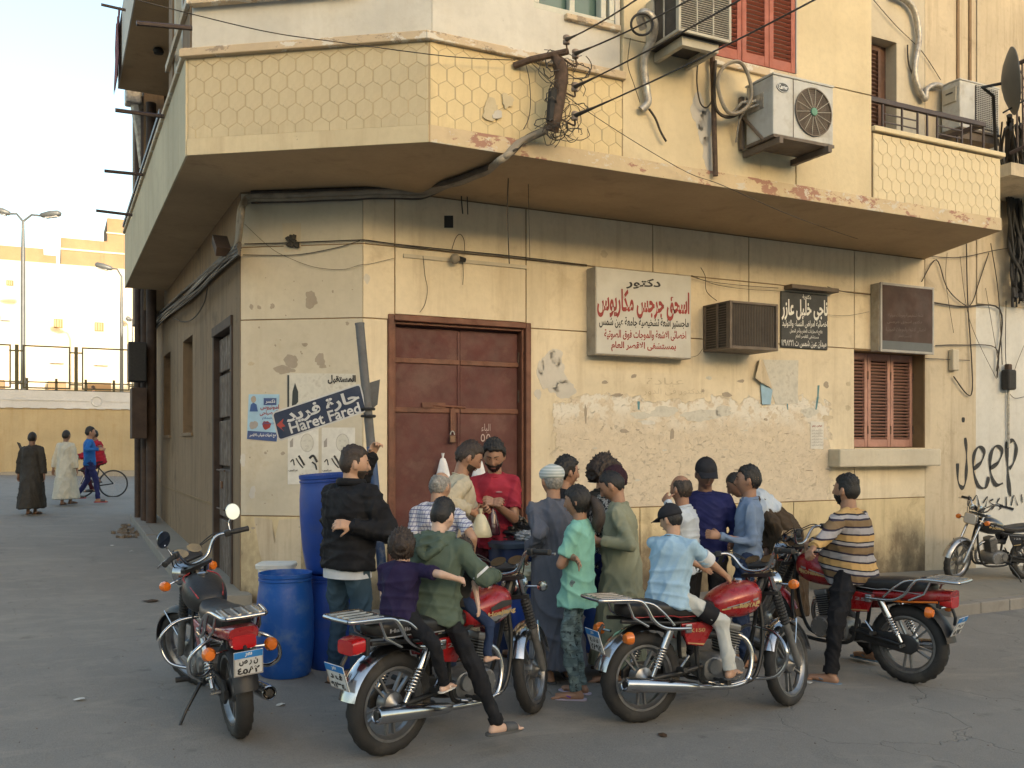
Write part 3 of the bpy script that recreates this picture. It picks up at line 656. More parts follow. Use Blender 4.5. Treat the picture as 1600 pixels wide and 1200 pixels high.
# hole in facade, broken bracket holes
hb = MB(); q = [onF(*p) for p in ((694, 337), (708, 337), (708, 356), (694, 356))]; hb.prism(q, NY, .003); hb.build('vent_hole', 'black_rubber', B, world=True)
ob = MB().prism([onC(*p) for p in ((441, 349), (470, 348), (471, 392), (444, 394))], NC, .003); ob.build('switch_recess', 'wall_old', B, world=True)
sb = MB(); r_ = random.Random(2)
for i in range(9):
    p = onC(457+r_.uniform(-7, 7), 374+r_.uniform(-9, 10), .03); sb.box(p, (.06, .03, .04), Matrix.Rotation(r_.uniform(0, 3), 3, 'Y'))
sb.build('burnt_switch', 'black_rubber', B, world=True, bevel=.005)

# ---------------------------------------------------------------- neighbouring building at the right
NB = thing('neighbouring_building', 'old building adjoining the corner block, beige above and whitewashed below with black graffiti', 'building', (12.8, 9.66, 0))
w = MB(); w.b2((11.674, YF-.004, -.7), (12.80, YF+.4, 12)); w.build('cream_wall', 'wall_old', NB, world=True)
w = MB(); w.b2((12.806, YF+.008, 3.92), (22, YF+.4, 12)); w.build('upper_wall', 'wall_old', NB, world=True)
w = MB()
r_ = random.Random(9); top = [(12.806+i*.23, 3.86+r_.uniform(-.05, .07)) for i in range(14)]
P = [Vector((12.806, YF+.02, -.7))]+[Vector((22, YF+.02, -.7)), Vector((22, YF+.02, 3.9))]+[Vector((x, YF+.02, z)) for x, z in reversed(top)]
w.prism(P, NY, .014); w.b2((12.81, YF+.021, -.7), (22, YF+.4, 3.919)); w.build('whitewashed_wall', 'wall_whitewash', NB, world=True)
for x in (12.35, 12.62): MB().b2((x, YF-.03, 6.6), (x+.05, YF-.005, 12)).build('drain_channel', 'wall_left', NB, world=True)
MB().b2((12.81, YF-.02, 3.92), (13.0, YF+.007, 12)).build('pilaster', 'wall_old', NB, world=True)
# balcony rail fragment further along
fr = MB(); p0 = at(1580, 104, 13.2); p1 = at(1612, 90, 13.0); fr.tube([p0, p1], .03, 6); p2 = at(1578, 240, 13.2); p3 = at(1612, 224, 13.0); fr.tube([p2, p3], .03, 6)
for k in range(3): fr.tube([at(1588+k*9, 100-k*4, 13.15), at(1590+k*9, 236-k*4, 13.15)], .014, 6)
fr.tube([at(1594, 110, 13.1), at(1603, 130, 13.1), at(1593, 150, 13.1), at(1604, 175, 13.1), at(1594, 200, 13.1)], .008, 6)
fr.build('balcony_railing', 'rail_brown', NB, world=True)
MB().b2((p0.x-.0, p0.y, p2.z-.3), (p0.x+2, YF, p2.z-.12)).build('balcony_slab', 'wall_old', NB, world=True)

# ---------------------------------------------------------------- unseen buildings behind the viewer, added and sized to shade the corner
OB = thing('shade_building', 'unseen row of plastered buildings added behind the viewer to shade the corner', 'building', (5, -60, 0))
w = MB()
for x0, x1, h in ((-90, -16, 16.4), (-15.99, 4, 16.8), (4.01, 25, 18.2), (25.01, 90, 18.4)): w.b2((x0, -72, -.6), (x1, -60, h))
w.build('wall', 'wall_cream', OB, world=True)

# ---------------------------------------------------------------- end of the side street
zg = G(0, 30); YW = 43.0
struct('pavement_far', MB().b2((-60, 42.2, zg-.3), (40, 46, zg+.15)), 'sidewalk')
FWL = thing('street_wall', 'long ochre wall with a pale blue grey coping at the end of the side street', 'wall', (0, YW, zg))
def fz(py, px=100, Y=YW):
    t = (px-800)/FPX; b = Y/(.8959-.4443*t); return EYE+(HOR-py)*b/FPX
def fx(px, Y=YW):
    t = (px-800)/FPX; b = Y/(.8959-.4443*t); return b*(.8959*t+.4443)
w = MB().b2((-40, YW, zg-.2), (30, YW+.3, fz(638))); w.build('ochre_wall', 'far_ochre', FWL, world=True)
w = MB().b2((-40, YW-.06, fz(638)), (30, YW+.36, fz(611))); w.build('coping', 'far_white', FWL, world=True)
w = MB().b2((-40, YW-.09, fz(626.5)), (fx(138), YW-.06, fz(625))).b2((fx(164), YW-.09, fz(626.5)), (30, YW-.06, fz(625))); w.build('moulding', 'far_white', FWL, world=True)
MB().torus if False else None
w = MB().tube([Vector((fx(151)+.2*cos(a), YW-.07, fz(626)+.2*sin(a))) for a in [2*pi*i/20 for i in range(20)]], .03, 6, closed=True); w.build('roundel', 'far_white', FWL, world=True)
for i in range(26):
    x = fx(0)-2+i*.62; MB().b2((x, YW-.09, fz(638)-.02), (x+.34, YW-.061, fz(638)+.06)).build('dentil', 'far_white', FWL, world=True)
ff = thing('metal_fence', 'olive metal frame fence standing on the coping of the ochre wall', 'fence', (0, YW+.1, fz(611)))
zf0, zf1 = fz(611)+.08, fz(541)
cols = [(-120, 17), (35, 110), (128, 203), (221, 300)]
for a, b in cols:
    f = MB(); xa, xb = fx(a), fx(b); t_ = .06
    f.b2((xa, YW+.1, zf0), (xa+t_, YW+.16, zf1)).b2((xb-t_, YW+.1, zf0), (xb, YW+.16, zf1)).b2((xa+t_, YW+.1, zf1-t_), (xb-t_, YW+.16, zf1)).b2((xa+t_, YW+.1, zf0), (xb-t_, YW+.16, zf0+t_))
    f.build('frame', 'fence_metal', ff, world=True)
for px in (26, 119, 212):
    f = MB(); x = fx(px); f.b2((x-.07, YW+.06, zf0-.1), (x+.07, YW+.2, zf1)); 
    for z in (zf0+.2, zf1-.25): f.b2((x-.28, YW+.11, z-.03), (x-.071, YW+.15, z+.03)).b2((x+.071, YW+.11, z-.03), (x+.28, YW+.15, z+.03))
    f.build('post', 'fence_metal', ff, world=True)
lf = thing('low_fence', 'low thin rail fence seen through the metal frames above the wall', 'fence', (0, YW+8, zg))
f = MB(); Y2 = YW+8
f.b2((-12, Y2, fz(598, 100, Y2)-.03), (12, Y2+.05, fz(598, 100, Y2)+.03)).b2((-12, Y2, fz(611, 100, Y2)), (12, Y2+.05, fz(611, 100, Y2)+.05)); f.build('rail', 'fence_metal', lf, world=True)
for px in (-20, 42, 88, 134, 178): MB().b2((fx(px, Y2)-.06, Y2, zg), (fx(px, Y2)+.06, Y2+.06, fz(592, 100, Y2))).build('post', 'fence_metal', lf, world=True)
struct('raised_platform', MB().b2((-60, YW+.31, zg-.2), (60, YW+16, 2.85)), 'sidewalk')
# sunlit apartment block with brick roof rooms
FB = thing('apartment_block', 'large sunlit pale yellow block with small windows and brick rooms on its roof', 'building', (0, 66, zg))
YA = 66.0
zA = lambda py: fz(py, 100, YA)
xA = lambda px: fx(px, YA)
MB().b2((-45, YA, zg), (40, YA+12, zA(413))).build('wall', 'far_yellow', FB, world=True)
MB().b2((-45, YA+.5, zA(413)), (xA(68), YA+8, zA(389))).build('roof_room', 'brick_far', FB, world=True)
MB().b2((xA(64), YA+.6, zA(413)), (xA(88), YA+8, zA(398))).build('roof_room', 'brick_far', FB, world=True)
MB().b2((xA(95), YA+.3, zA(413)), (xA(230), YA+8, zA(370))).build('roof_room', 'brick_far', FB, world=True)
MB().b2((xA(168), YA+.31, zA(370)), (xA(230), YA+5, zA(332))).build('roof_room', 'brick_far', FB, world=True)
MB().b2((xA(95)-.05, YA+.22, zA(389)), (xA(230), YA+.298, zA(386.5))).b2((xA(168)-.05, YA+.22, zA(357)), (xA(230), YA+.3, zA(355))).build('concrete_band', 'far_yellow', FB, world=True)
for px in (97, 158, 163): MB().b2((xA(px), YA+.24, zA(412)), (xA(px+3), YA+.297, zA(371))).build('concrete_post', 'brick_far', FB, world=True)
pm('far_shut', (.22, .13, .05), .8); pm('far_glass', (.08, .10, .12), .3)
for x0, y0, x1, y1, kind in ((10, 444, 21, 452, 0), (84, 499, 98, 513, 0), (148, 501, 162, 515, 0), (3, 498, 15, 505, 1), (82, 553, 97, 567, 2), (151, 555, 166, 568, 2)):
    wn = MB().b2((xA(x0), YA-.05, zA(y1)), (xA(x1), YA-.005, zA(y0))).build('window', 'far_shut' if kind < 2 else 'far_white', FB, world=True)
    if kind == 2:
        m_ = (x0+x1)/2
        for a, b in ((x0+1.5, m_-.6), (m_+.6, x1-1.5)): sub(MB().b2((xA(a), YA-.07, zA(y1-1.5)), (xA(b), YA-.052, zA(y0+1.5))), 'pane', 'far_glass', wn)
        sub(MB().b2((xA(x0-3), YA-.4, zA(y1+1.5)), (xA(x1+3), YA-.052, zA(y1+.2))), 'sill', 'far_yellow', wn)
    elif kind == 0:
        for k in range(3): sub(MB().b2((xA(x0+1+k*(x1-x0-2)/3), YA-.07, zA(y1-1)), (xA(x0+1+(k+.7)*(x1-x0-2)/3), YA-.052, zA(y0+1))), 'shutter', 'far_ochre', wn)
    else: sub(MB().b2((xA(x0-1), YA-.3, zA(y1+1)), (xA(x1+1), YA-.052, zA(y0-1))), 'balcony_box', 'far_white', wn)
for x0, x1 in ((75, 103), (136, 172), (-30, 8)): MB().b2((xA(x0), YA-1.2, zg+1), (xA(x1), YA-.2, zA(598))).build('brick_shed', 'brick_far', FB, world=True)
# street lamps
def lamp(name, label, px, ztop_py, b, arms, r=.09):
    p = gb(px, b); L = thing(name, label, 'street lamp', p); z1 = EYE+(HOR-ztop_py)*b/FPX
    MB().tube([p, Vector((p.x, p.y, z1-1.8)), Vector((p.x, p.y, z1))], [r, r*.8, r*.5], 10).tube([Vector((p.x, p.y, p.z+(z1-p.z)*.35+.0)), Vector((p.x, p.y, p.z+(z1-p.z)*.35+.12))], r*1.5, 10).build('pole', 'lamp_metal', L, world=True, smooth=40)
    for (mx, my), (hx_, hy), ln in arms:
        q = Vector((p.x, p.y, z1)); m_ = at(mx, my, b); h = at(hx_, hy, b-.1)
        MB().tube([q, q.lerp(m_, .5)+Vector((0, 0, .18)), m_], r*.42, 8).build('arm', 'lamp_metal', L, world=True, smooth=60)
        d = (h-m_); hd = d.length; R = d.to_track_quat('X', 'Z').to_matrix()
        hb_ = MB().loft([(m_+d*s, R @ Vector((0, 1, 0)), R @ Vector((0, 0, 1)), .04+.17*w_, .03+.12*w_, 3) for s, w_ in ((-.02, 0), (.08, .6), (.5, 1), (.9, .85), (1, .2))], 12)
        hd_ = hb_.build('lamp_head', 'lamp_metal', L, world=True, smooth=50)
        sub(MB().loft([(m_+d*s+Vector((0, 0, -.13)), R @ Vector((0, 1, 0)), R @ Vector((0, 0, 1)), .12, .05, 2.5) for s in (.3, .85)], 10), 'glass', 'far_white', hd_)
lamp('street_lamp', 'tall twin armed grey street lamp behind the ochre wall', 36, 346, 44, (((16, 334), (-6, 327), 1), ((63, 337), (95, 333), 1)), .12)
lamp('street_lamp', 'single armed street lamp close to the corner building', 190, 432, 47, (((176, 420), (149, 413), 1),), .10)
lamp('street_lamp', 'small distant street lamp low beside the corner building', 207, 505, 60, (((205, 501), (197, 496), 1),), .07)
# round topped barrier at the far kerb
br = thing('metal_barrier', 'black round topped metal barrier in front of the ochre wall', 'barrier', gb(18, 38.0))
b_ = 38.0; f = MB(); zb_ = gb(18, b_).z
A = [at(-20, 689, b_), at(14, 687, b_), at(24, 688, b_), at(30, 694, b_), at(34, 704, b_), at(34, 735, b_)]
f.tube(A, .06, 6); f.build('top_rail', 'black_rubber', br, world=True)
for px in (2, 9, 16, 23): MB().tube([at(px, 688, b_), at(px, 734, b_)], .03, 6).build('bar', 'black_rubber', br, world=True)
MB().tube([at(-20, 733, b_), at(34, 733, b_)], .04, 6).build('bottom_rail', 'black_rubber', br, world=True)
# far downpipes and meter cupboard at the end of the side wall
pi_ = 0
for x, y, r in ((1.60, 17.9, .09), (1.52, 18.3, .07), (1.66, 18.6, .1), (1.45, 18.9, .06)):
    MB().tube([(x, y, .0), (x, y, 7.9)], r, 10).build('downpipe', 'wood_dark', B, world=True, smooth=40)
MB().tube([at(212, 150, 17), at(222, 210, 17.2), at(228, 262, 17.4)], .12, 8).build('downpipe', 'duct_silver', B, world=True, smooth=40)
MB().box(at(208, 152, 17), (.28, .3, .3)).build('pipe_hopper', 'duct_silver', B, world=True, bevel=.03)
mc = thing('meter_cupboard', 'dark wooden meter cupboard on the far end of the side wall', 'cupboard', (1.45, 18.0, 1.6))
p_ = onL(212, 600)
MB().b2((1.25, 17.55, 1.84), (1.5, 18.0, 2.74)).build('cabinet', 'wood_dark', mc, world=True, bevel=.01)
MB().b2((1.2, 17.6, 2.85), (1.5, 17.95, 3.55)).build('upper_cabinet', 'black_rubber', mc, world=True, bevel=.02)
# ---------------------------------------------------------------- lettering
AF = {'ا': (0xFE8D, 2), 'أ': (0xFE83, 2), 'ب': (0xFE8F, 4), 'ة': (0xFE93, 2), 'ت': (0xFE95, 4), 'ث': (0xFE99, 4), 'ج': (0xFE9D, 4), 'ح': (0xFEA1, 4), 'خ': (0xFEA5, 4), 'د': (0xFEA9, 2), 'ذ': (0xFEAB, 2), 'ر': (0xFEAD, 2), 'ز': (0xFEAF, 2), 'س': (0xFEB1, 4), 'ش': (0xFEB5, 4), 'ص': (0xFEB9, 4), 'ض': (0xFEBD, 4), 'ط': (0xFEC1, 4), 'ع': (0xFEC9, 4), 'غ': (0xFECD, 4), 'ف': (0xFED1, 4), 'ق': (0xFED5, 4), 'ك': (0xFED9, 4), 'ل': (0xFEDD, 4), 'م': (0xFEE1, 4), 'ن': (0xFEE5, 4), 'ه': (0xFEE9, 4), 'و': (0xFEED, 2), 'ى': (0xFEEF, 2), 'ي': (0xFEF1, 4), 'ئ': (0xFE89, 4), 'ء': (0xFE80, 1), '\uFEFB': (0xFEFB, 2)}
def shape(s):
    if not any(c in AF for c in s): return s
    s = s.replace('لا', '\uFEFB'); out = []
    for i, c in enumerate(s):
        if c not in AF: out.append(c); continue
        b, n = AF[c]
        pj = i > 0 and s[i-1] in AF and AF[s[i-1]][1] == 4 and n > 1
        nj = i < len(s)-1 and s[i+1] in AF and AF[s[i+1]][1] > 1 and n == 4
        out.append(chr(b+((3 if pj else 2) if nj else (1 if pj else 0))))
    return ''.join(reversed(out))
def glyphs(txt, bold=0.0, res=3):
    c = bpy.data.curves.new('txt', 'FONT'); c.body = shape(txt); c.size = 1; c.offset = bold; c.resolution_u = res
    o = bpy.data.objects.new('txt', c); COL.objects.link(o); dg = bpy.context.evaluated_depsgraph_get()
    me = bpy.data.meshes.new_from_object(o.evaluated_get(dg)); bpy.data.objects.remove(o); bpy.data.curves.remove(c)
    n = len(me.vertices); V = np.zeros(n*3); me.vertices.foreach_get('co', V); V = V.reshape(-1, 3)[:, :2]
    F = [tuple(p.vertices) for p in me.polygons]
    par = list(range(n))
    def find(i):
        while par[i] != i: par[i] = par[par[i]]; i = par[i]
        return i
    for f in F:
        for i in f[1:]: par[find(i)] = find(f[0])
    ids = {}; lay = np.array([ids.setdefault(find(i), len(ids)) for i in range(n)])
    bpy.data.meshes.remove(me); return V, F, lay
def letter(name, txt, mat, quad, nrm, parent=None, bold=.012, off=.002, world=True, italic=0):
    """txt fitted to a quad (top-left, top-right, bottom-left) of 3D points"""
    V, F, lay = glyphs(txt, bold); mn, mx = V.min(0), V.max(0); U = (V-mn)/(mx-mn)
    tl, tr, bl = [np.array(q) for q in quad]; n = np.array(nrm)
    P = bl+np.outer(U[:, 0], tr-tl)+np.outer(U[:, 1], tl-bl)+np.outer(off+.0004*(lay % 3), n)
    mb = MB(); mb.v = [tuple(p) for p in P]; mb.f = F; mb.m = [0]*len(F)
    me_o = mb.build(name, mat, parent, world=world); return me_o
def lettf(txt, mat, box, on, nrm, parent, bold=.012, off=.003, tilt=0, name='lettering'):
    x0, y0, x1, y1 = box
    return letter(name, txt, mat, (on(x0, y0, 0), on(x1, y0+tilt, 0), on(x0, y1, 0)), nrm, parent, bold, off)
def stroke(name, pts, r, mat, parent, n=5): return MB().tube(pts, r, n).build(name, mat, parent, world=True, smooth=50)
def smooth_pts(P, k=6):
    P = [Vector(p) for p in P]; out = []
    for i in range(len(P)-1):
        a, b, c, d = P[max(i-1, 0)], P[i], P[i+1], P[min(i+2, len(P)-1)]
        for j in range(k):
            t = j/k; out.append(.5*((2*b)+(c-a)*t+(2*a-5*b+4*c-d)*t*t+(3*b-a-3*c+d)*t**3))
    return out+[P[-1]]

# door chalk writing, graffiti
lettf('الباء', 'chalk', (752, 662, 766, 676), lambda x, y, o: hit(x, y, (0, YF+.125, 0), NY), NY, md, 0, .0045, name='chalk_writing')
lettf('٥٥', 'chalk', (751, 678, 766, 690), lambda x, y, o: hit(x, y, (0, YF+.125, 0), NY), NY, md, 0, .0045, name='chalk_writing')
GY = YF-.006
def onN(x, y, o=0): return hit(x, y, (0, GY-o, 0), NY)
def spray(px, w=.034, name='graffiti', mat='spray', y0=0):
    P = smooth_pts([onN(x, y) for x, y in px], 7); mb = MB(); vs = []; n = len(P)
    for i, p in enumerate(P):
        t = (P[min(i+1, n-1)]-P[max(i-1, 0)]).normalized(); s = Vector((-t.z, 0, t.x)); q = .75+.35*sin(i*.5)
        vs += [p+s*w*q+Vector((0, -.001-y0, 0)), p-s*w*q+Vector((0, -.001-y0, 0))]
    mb.add(vs, [(2*i, 2*i+1, 2*i+3, 2*i+2) for i in range(n-1)]); return mb.build(name, mat, NB, world=True)
spray([(1508, 684), (1510, 705), (1510, 730), (1508, 755), (1503, 762), (1497, 752), (1496, 724)])
spray([(1505, 652), (1505, 660)], .035)
spray([(1521, 733), (1533, 722), (1538, 706), (1530, 698), (1522, 710), (1521, 735), (1528, 758), (1540, 762), (1545, 745)])
spray([(1547, 732), (1560, 722), (1566, 704), (1556, 697), (1548, 712), (1548, 738), (1556, 757), (1567, 755)], y0=.001)
spray([(1573, 690), (1574, 720), (1576, 752), (1579, 776)], .038, y0=.002)
spray([(1574, 692), (1583, 688), (1588, 700), (1584, 722), (1577, 732)], y0=.003)
for k, px in enumerate([[(1512, 790), (1514, 775), (1520, 782), (1526, 774), (1530, 790)], [(1536, 786), (1543, 776), (1540, 792)], [(1552, 780), (1546, 784), (1553, 790), (1549, 797)], [(1562, 778), (1558, 786), (1566, 790), (1560, 797)], [(1572, 776), (1573, 796)], [(1580, 790), (1584, 774), (1590, 790)], [(1596, 772), (1597, 786)]]): spray(px, .013, y0=.0005*k)
# ---------------------------------------------------------------- doctor sign (lightbox)
S = thing('doctor_sign', 'large white wall sign with a doctor name in red and black Arabic lettering', 'sign', (6.5, YF, 2.8))
x0, x1, z0, z1 = 5.80, 7.21, 2.81, 3.86
MB().b2((x0, YF-.2, z0), (x1, YF-.002, z1)).build('sign_box', 'sign_side', S, world=True, bevel=.006)
MB().b2((x0+.012, YF-.208, z0+.014), (x1-.012, YF-.201, z1-.012)).build('sign_face', 'sign_white', S, world=True)
def onS(x, y, o=0): return hit(x, y, (0, YF-.208-o, 0), NY)
for t_, m_, bx, tl_, bd_ in (('دكتور', 'ink_black', (978, 434, 1032, 451), 2, .03), ('اسحق جرجس مكاريوس', 'ink_red', (933, 449, 1077, 497), 8, .035),
                       ('ماجستير اشعة تشخيصية جامعة عين شمس', 'ink_black', (936, 494, 1076, 512), 4, .02), ('اخصائى الاشعة والموجات فوق الصوتية', 'ink_red', (944, 514, 1072, 531), 3, .02), ('بمستشفى الاقصر العام', 'ink_red', (955, 533, 1056, 549), 3, .025)):
    lettf(t_, m_, bx, onS, NY, S, bd_, .002, tl_)
# black painted sign
S2 = thing('painted_sign', 'small black board with hand painted white Arabic lettering beside the lower air conditioner', 'sign', (9.2, YF, 3.0))
MB().b2((8.85, YF-.03, 3.05), (9.70, YF-.002, 3.82)).build('board', 'sign_black', S2, world=True, bevel=.02)
def onS2(x, y, o=0): return hit(x, y, (0, YF-.03-o, 0), NY)
for t_, bx, bd_ in (('دكتورة', (1254, 459, 1267, 468), .01), ('ناجى خليل عازر', (1221, 467, 1293, 500), .03), ('اخصائية امراض النساء والتوليد', (1222, 499, 1293, 512), .01), ('علاج اضطرابات العقم وتأخر الحمل', (1234, 512, 1285, 522), .005), ('مستشفى الاقصر العام', (1243, 522, 1279, 530), .005), ('ميدان عين شمس ت ١٢٣٨٩٢١', (1221, 530, 1291, 543), .005)):
    lettf(t_, 'ink_white', bx, onS2, NY, S2, bd_, .002, 2)
MB().b2((8.92, YF-.16, 3.84), (9.78, YF-.002, 3.90)).build('lamp_hood', 'ac_brown', S2, world=True, bevel=.01)
# dim lightbox
S3 = thing('dark_lightbox', 'unlit brown lightbox sign in an aluminium frame above the pink shutters', 'sign', (11, YF, 3))
MB().b2((10.55, YF-.15, 3.07), (11.65, YF-.002, 4.04)).build('sign_box', 'sign_side', S3, world=True, bevel=.006)
f = MB(); ya, yb = YF-.175, YF-.151; xa, xb, za, zb2 = 10.56, 11.66, 3.06, 4.05
f.b2((xa, ya, za), (xa+.035, yb, zb2)).b2((xb-.035, ya, za), (xb, yb, zb2)).b2((xa+.035, ya, za), (xb-.035, yb, za+.035)).b2((xa+.035, ya, zb2-.035), (xb-.035, yb, zb2)); f.build('frame', 'alu', S3, world=True, bevel=.004)
MB().b2((xa+.035, YF-.168, za+.035), (xb-.035, YF-.152, zb2-.035)).build('sign_face', 'sign_dim', S3, world=True)
MB().b2((xa+.036, YF-.171, za+.036), (xb-.036, YF-.169, za+.16)).build('lower_band', 'lamp_metal', S3, world=True)
def onS3(x, y, o=0): return hit(x, y, (0, YF-.168-o, 0), NY)
for t_, bx in (('اشعة تشخيصية وموجات صوتية', (1388, 489, 1442, 496)), ('دكتور اسحق جرجس', (1386, 500, 1440, 506)), ('اخصائى الاشعة والموجات الصوتية', (1384, 511, 1446, 519)), ('الاقصر العام', (1404, 523, 1424, 528))): lettf(t_, 'ink_fade', bx, onS3, NY, S3, 0, .002, 1)

# ---------------------------------------------------------------- air conditioners
def louvres(mb_name, par, x0, x1, y, z0, z1, n, mat, axis='x', th=.012):
    h = (z1-z0)/n; me = None
    for i in range(n):
        z = z0+h*(i+.5)
        if axis == 'x': b = MB().b2((x0, y-th, z-h*.13), (x1, y, z+h*.13))
        else: b = MB().b2((y-th, x0, z-h*.13), (y, x1, z+h*.13))
        b.build('louvre', mat, par, world=True)
A1 = thing('window_air_conditioner', 'beige box air conditioner above the bracket beside the red shutters, with a coil of pipe', 'air conditioner', (5.8, YU, 5.76), group=None)
x0, x1, y0, y1, z0, z1 = 5.47, 6.12, 7.37, 7.93, 5.77, 6.25
MB().b2((x0+.02, y0+.02, z0+.02), (x1-.02, y1, z1)).build('core', 'grille_dark', A1, world=True)
f = MB()
for x in (x0, x1-.03): f.b2((x, y0, z0), (x+.03, y0+.03, z1)); f.b2((x, y0+.03, z0+.031), (x+.019, y0+.05, z1))
f.b2((x0+.03, y0, z0), (x1-.03, y0+.03, z0+.03)).b2((x0, y0+.031, z0), (x0+.03, y1, z0+.03)).b2((x0, y1-.13, z0+.03), (x0+.019, y1, z1)).b2((x0, y0+.031, z1), (x1, y1, z1+.02))
f.b2((x0+.22, y0+.002, z0+.03), (x0+.235, y0+.02, z1)).b2((x0+.42, y0+.002, z0+.03), (x0+.435, y0+.02, z1)).b2((x0+.001, y0+.25, z0+.03), (x0+.018, y0+.265, z1))
f.build('casing', 'ac_beige', A1, world=True, bevel=.004)
louvres('louvre', A1, x0+.031, x1-.031, y0+.018, z0+.035, z1, 20, 'ac_beige')
f = MB().b2((x0+.1, y0+.08, z0-.09), (x1-.1, y0+.14, z0-.002)).b2((x0+.1, y0+.141, z0-.09), (x0+.15, y1, z0-.002)).b2((x1-.15, y0+.141, z0-.09), (x1-.1, y1, z0-.002)); f.build('bracket', 'ac_beige', A1, world=True)
# condenser with fan
def condenser(name, label, x0, x1, y0, y1, z0, z1, fan_x, mat='ac_metal', logo=None):
    A = thing(name, label, 'air conditioner', ((x0+x1)/2, (y0+y1)/2, z0))
    c = MB().b2((x0, y0, z0+.03), (x1, y1-.03, z1-.02)).build('casing', mat, A, world=True, bevel=.012)
    MB().b2((x0-.008, y0-.008, z1-.02), (x1+.008, y1-.02, z1+.004)).build('lid', mat, A, world=True, bevel=.006)
    MB().b2((x0-.004, y0-.012, z0), (x1+.004, y1-.03, z0+.03)).build('base_tray', 'ac_brown', A, world=True)
    return A
A2 = condenser('split_air_conditioner', 'off white outdoor condenser with a round fan grille bracketed on the upper yellow wall', 6.71, 7.55, 7.42, 7.93-.06, 4.93, 5.60, 0)
cx = pX(1270, 7.42); cz = 5.27; R0 = .245
Mf = lambda y: Matrix.Translation((cx, y, cz)) @ Matrix.Rotation(pi/2, 4, 'X')
MB().lathe([(.001, 0), (R0, 0), (R0, -.004), (.001, -.004)], 36, Mf(7.412)).build('fan_opening', 'fan_dark', A2, world=True)
fo = MB().ring([(R0, 0), (R0+.012, 0), (R0+.012, .012), (R0, .012)], 36, Mf(7.412)); fo.build('fan_ring', 'ac_brown', A2, world=True)
for i in range(14):
    a = 2*pi*i/14; MB().tube([(cx+.05*cos(a), 7.402, cz+.05*sin(a)), (cx+R0*cos(a+.12), 7.402, cz+R0*sin(a+.12))], .0035, 5).build('spoke', 'ac_beige', A2, world=True)
for i in range(9):
    r = .06+i*.021; MB().tube([(cx+r*cos(a), 7.404, cz+r*sin(a)) for a in [2*pi*k/30 for k in range(30)]], .002, 4, closed=True).build('grille_wire', 'ac_brown', A2, world=True)
for i in range(5):
    a = 2*pi*i/5+.3; R_ = Matrix.Rotation(-a, 3, 'Y'); MB().box(Vector((cx, 7.4135, cz))+R_ @ Vector((.12, 0, 0)), (.15, .004, .09), R_ @ Matrix.Rotation(.03, 3, 'X')).build('fan_blade', 'ac_brown', A2, world=True)
MB().lathe([(.001, 0), (.045, 0), (.04, .012), (.001, .015)], 18, Mf(7.402)).build('hub_badge', 'badge_green', A2, world=True)
lc = hit(1223, 137, (0, 7.42, 0), NY)
MB().lathe([(.001, 0), (.1, 0), (.1, .006), (.001, .007)], 28, Matrix.Translation((lc.x, 7.42, lc.z)) @ Matrix.Rotation(pi/2, 4, 'X') @ Matrix.Diagonal((.85, .52, 1, 1))).build('badge', 'badge_dark', A2, world=True, smooth=40)
f = MB().ring([(.088, .0065), (.095, .0065), (.095, .009), (.088, .009)], 28, Matrix.Translation((lc.x, 7.42, lc.z)) @ Matrix.Rotation(pi/2, 4, 'X') @ Matrix.Diagonal((.85, .52, 1, 1))); f.build('badge_rim', 'badge_silver', A2, world=True)
letter('lettering', 'Carrier', 'badge_silver', (Vector((lc.x-.06, 7.412, lc.z+.025)), Vector((lc.x+.06, 7.412, lc.z+.025)), Vector((lc.x-.06, 7.412, lc.z-.02))), NY, A2, .02)
MB().b2((pX(1239, 7.42), 7.414, 4.96), (pX(1239, 7.42)+.005, 7.42, 5.58)).build('seam', 'ac_brown', A2, world=True)
for q in (((6.74, 7.36, 4.86), (6.79, 7.93, 4.925)), ((7.42, 7.36, 4.86), (7.47, 7.93, 4.925)), ((6.68, 7.88, 4.93), (6.72, 7.93, 5.5))): MB().b2(*q).build('bracket', 'ac_brown', A2, world=True)
MB().tube([(6.70, 7.90, 5.3), (6.70, 7.55, 4.93)], .018, 6).build('bracket_brace', 'ac_brown', A2, world=True)
f = MB().b2((6.699, 7.56, 5.28), (6.711, 7.80, 5.44)); f.tube([(6.69, 7.62, 5.33), (6.6, 7.7, 5.3), (6.58, 7.8, 5.2), (6.62, 7.9, 5.0)], .012, 6).tube([(6.69, 7.66, 5.38), (6.55, 7.72, 5.36), (6.5, 7.85, 5.25)], .016, 6); f.build('valve_pipes', 'duct_silver', A2, world=True, smooth=40)
# condenser on the balcony side
A3 = condenser('split_air_conditioner', 'white outdoor condenser beyond the balcony railing beside the satellite dish', 11.95, 12.83, 9.28, 9.62, 6.38, 7.12, 0)
MB().b2((12.28, 9.265, 6.44), (12.78, 9.279, 7.07)).build('grille', 'grille_dark', A3, world=True)
for i in range(22): z = 6.46+i*.028; MB().b2((12.28, 9.258, z), (12.78, 9.265, z+.006)).build('grille_wire', 'ac_metal', A3, world=True)
for i in range(12): x = 12.3+i*.042; MB().b2((x, 9.254, 6.44), (x+.005, 9.258, 7.07)).build('grille_wire', 'ac_metal', A3, world=True)
MB().b2((11.925, 9.33, 6.8), (11.949, 9.55, 7.02)).build('valve_cover', 'ac_beige', A3, world=True, bevel=.006)
MB().b2((11.92, 9.38, 6.93), (11.926, 9.5, 6.95)).build('handle_slot', 'grille_dark', A3, world=True)
MB().b2((11.9, 9.3, 6.26), (12.85, 9.65, 6.37)).build('bracket', 'ac_brown', A3, world=True)
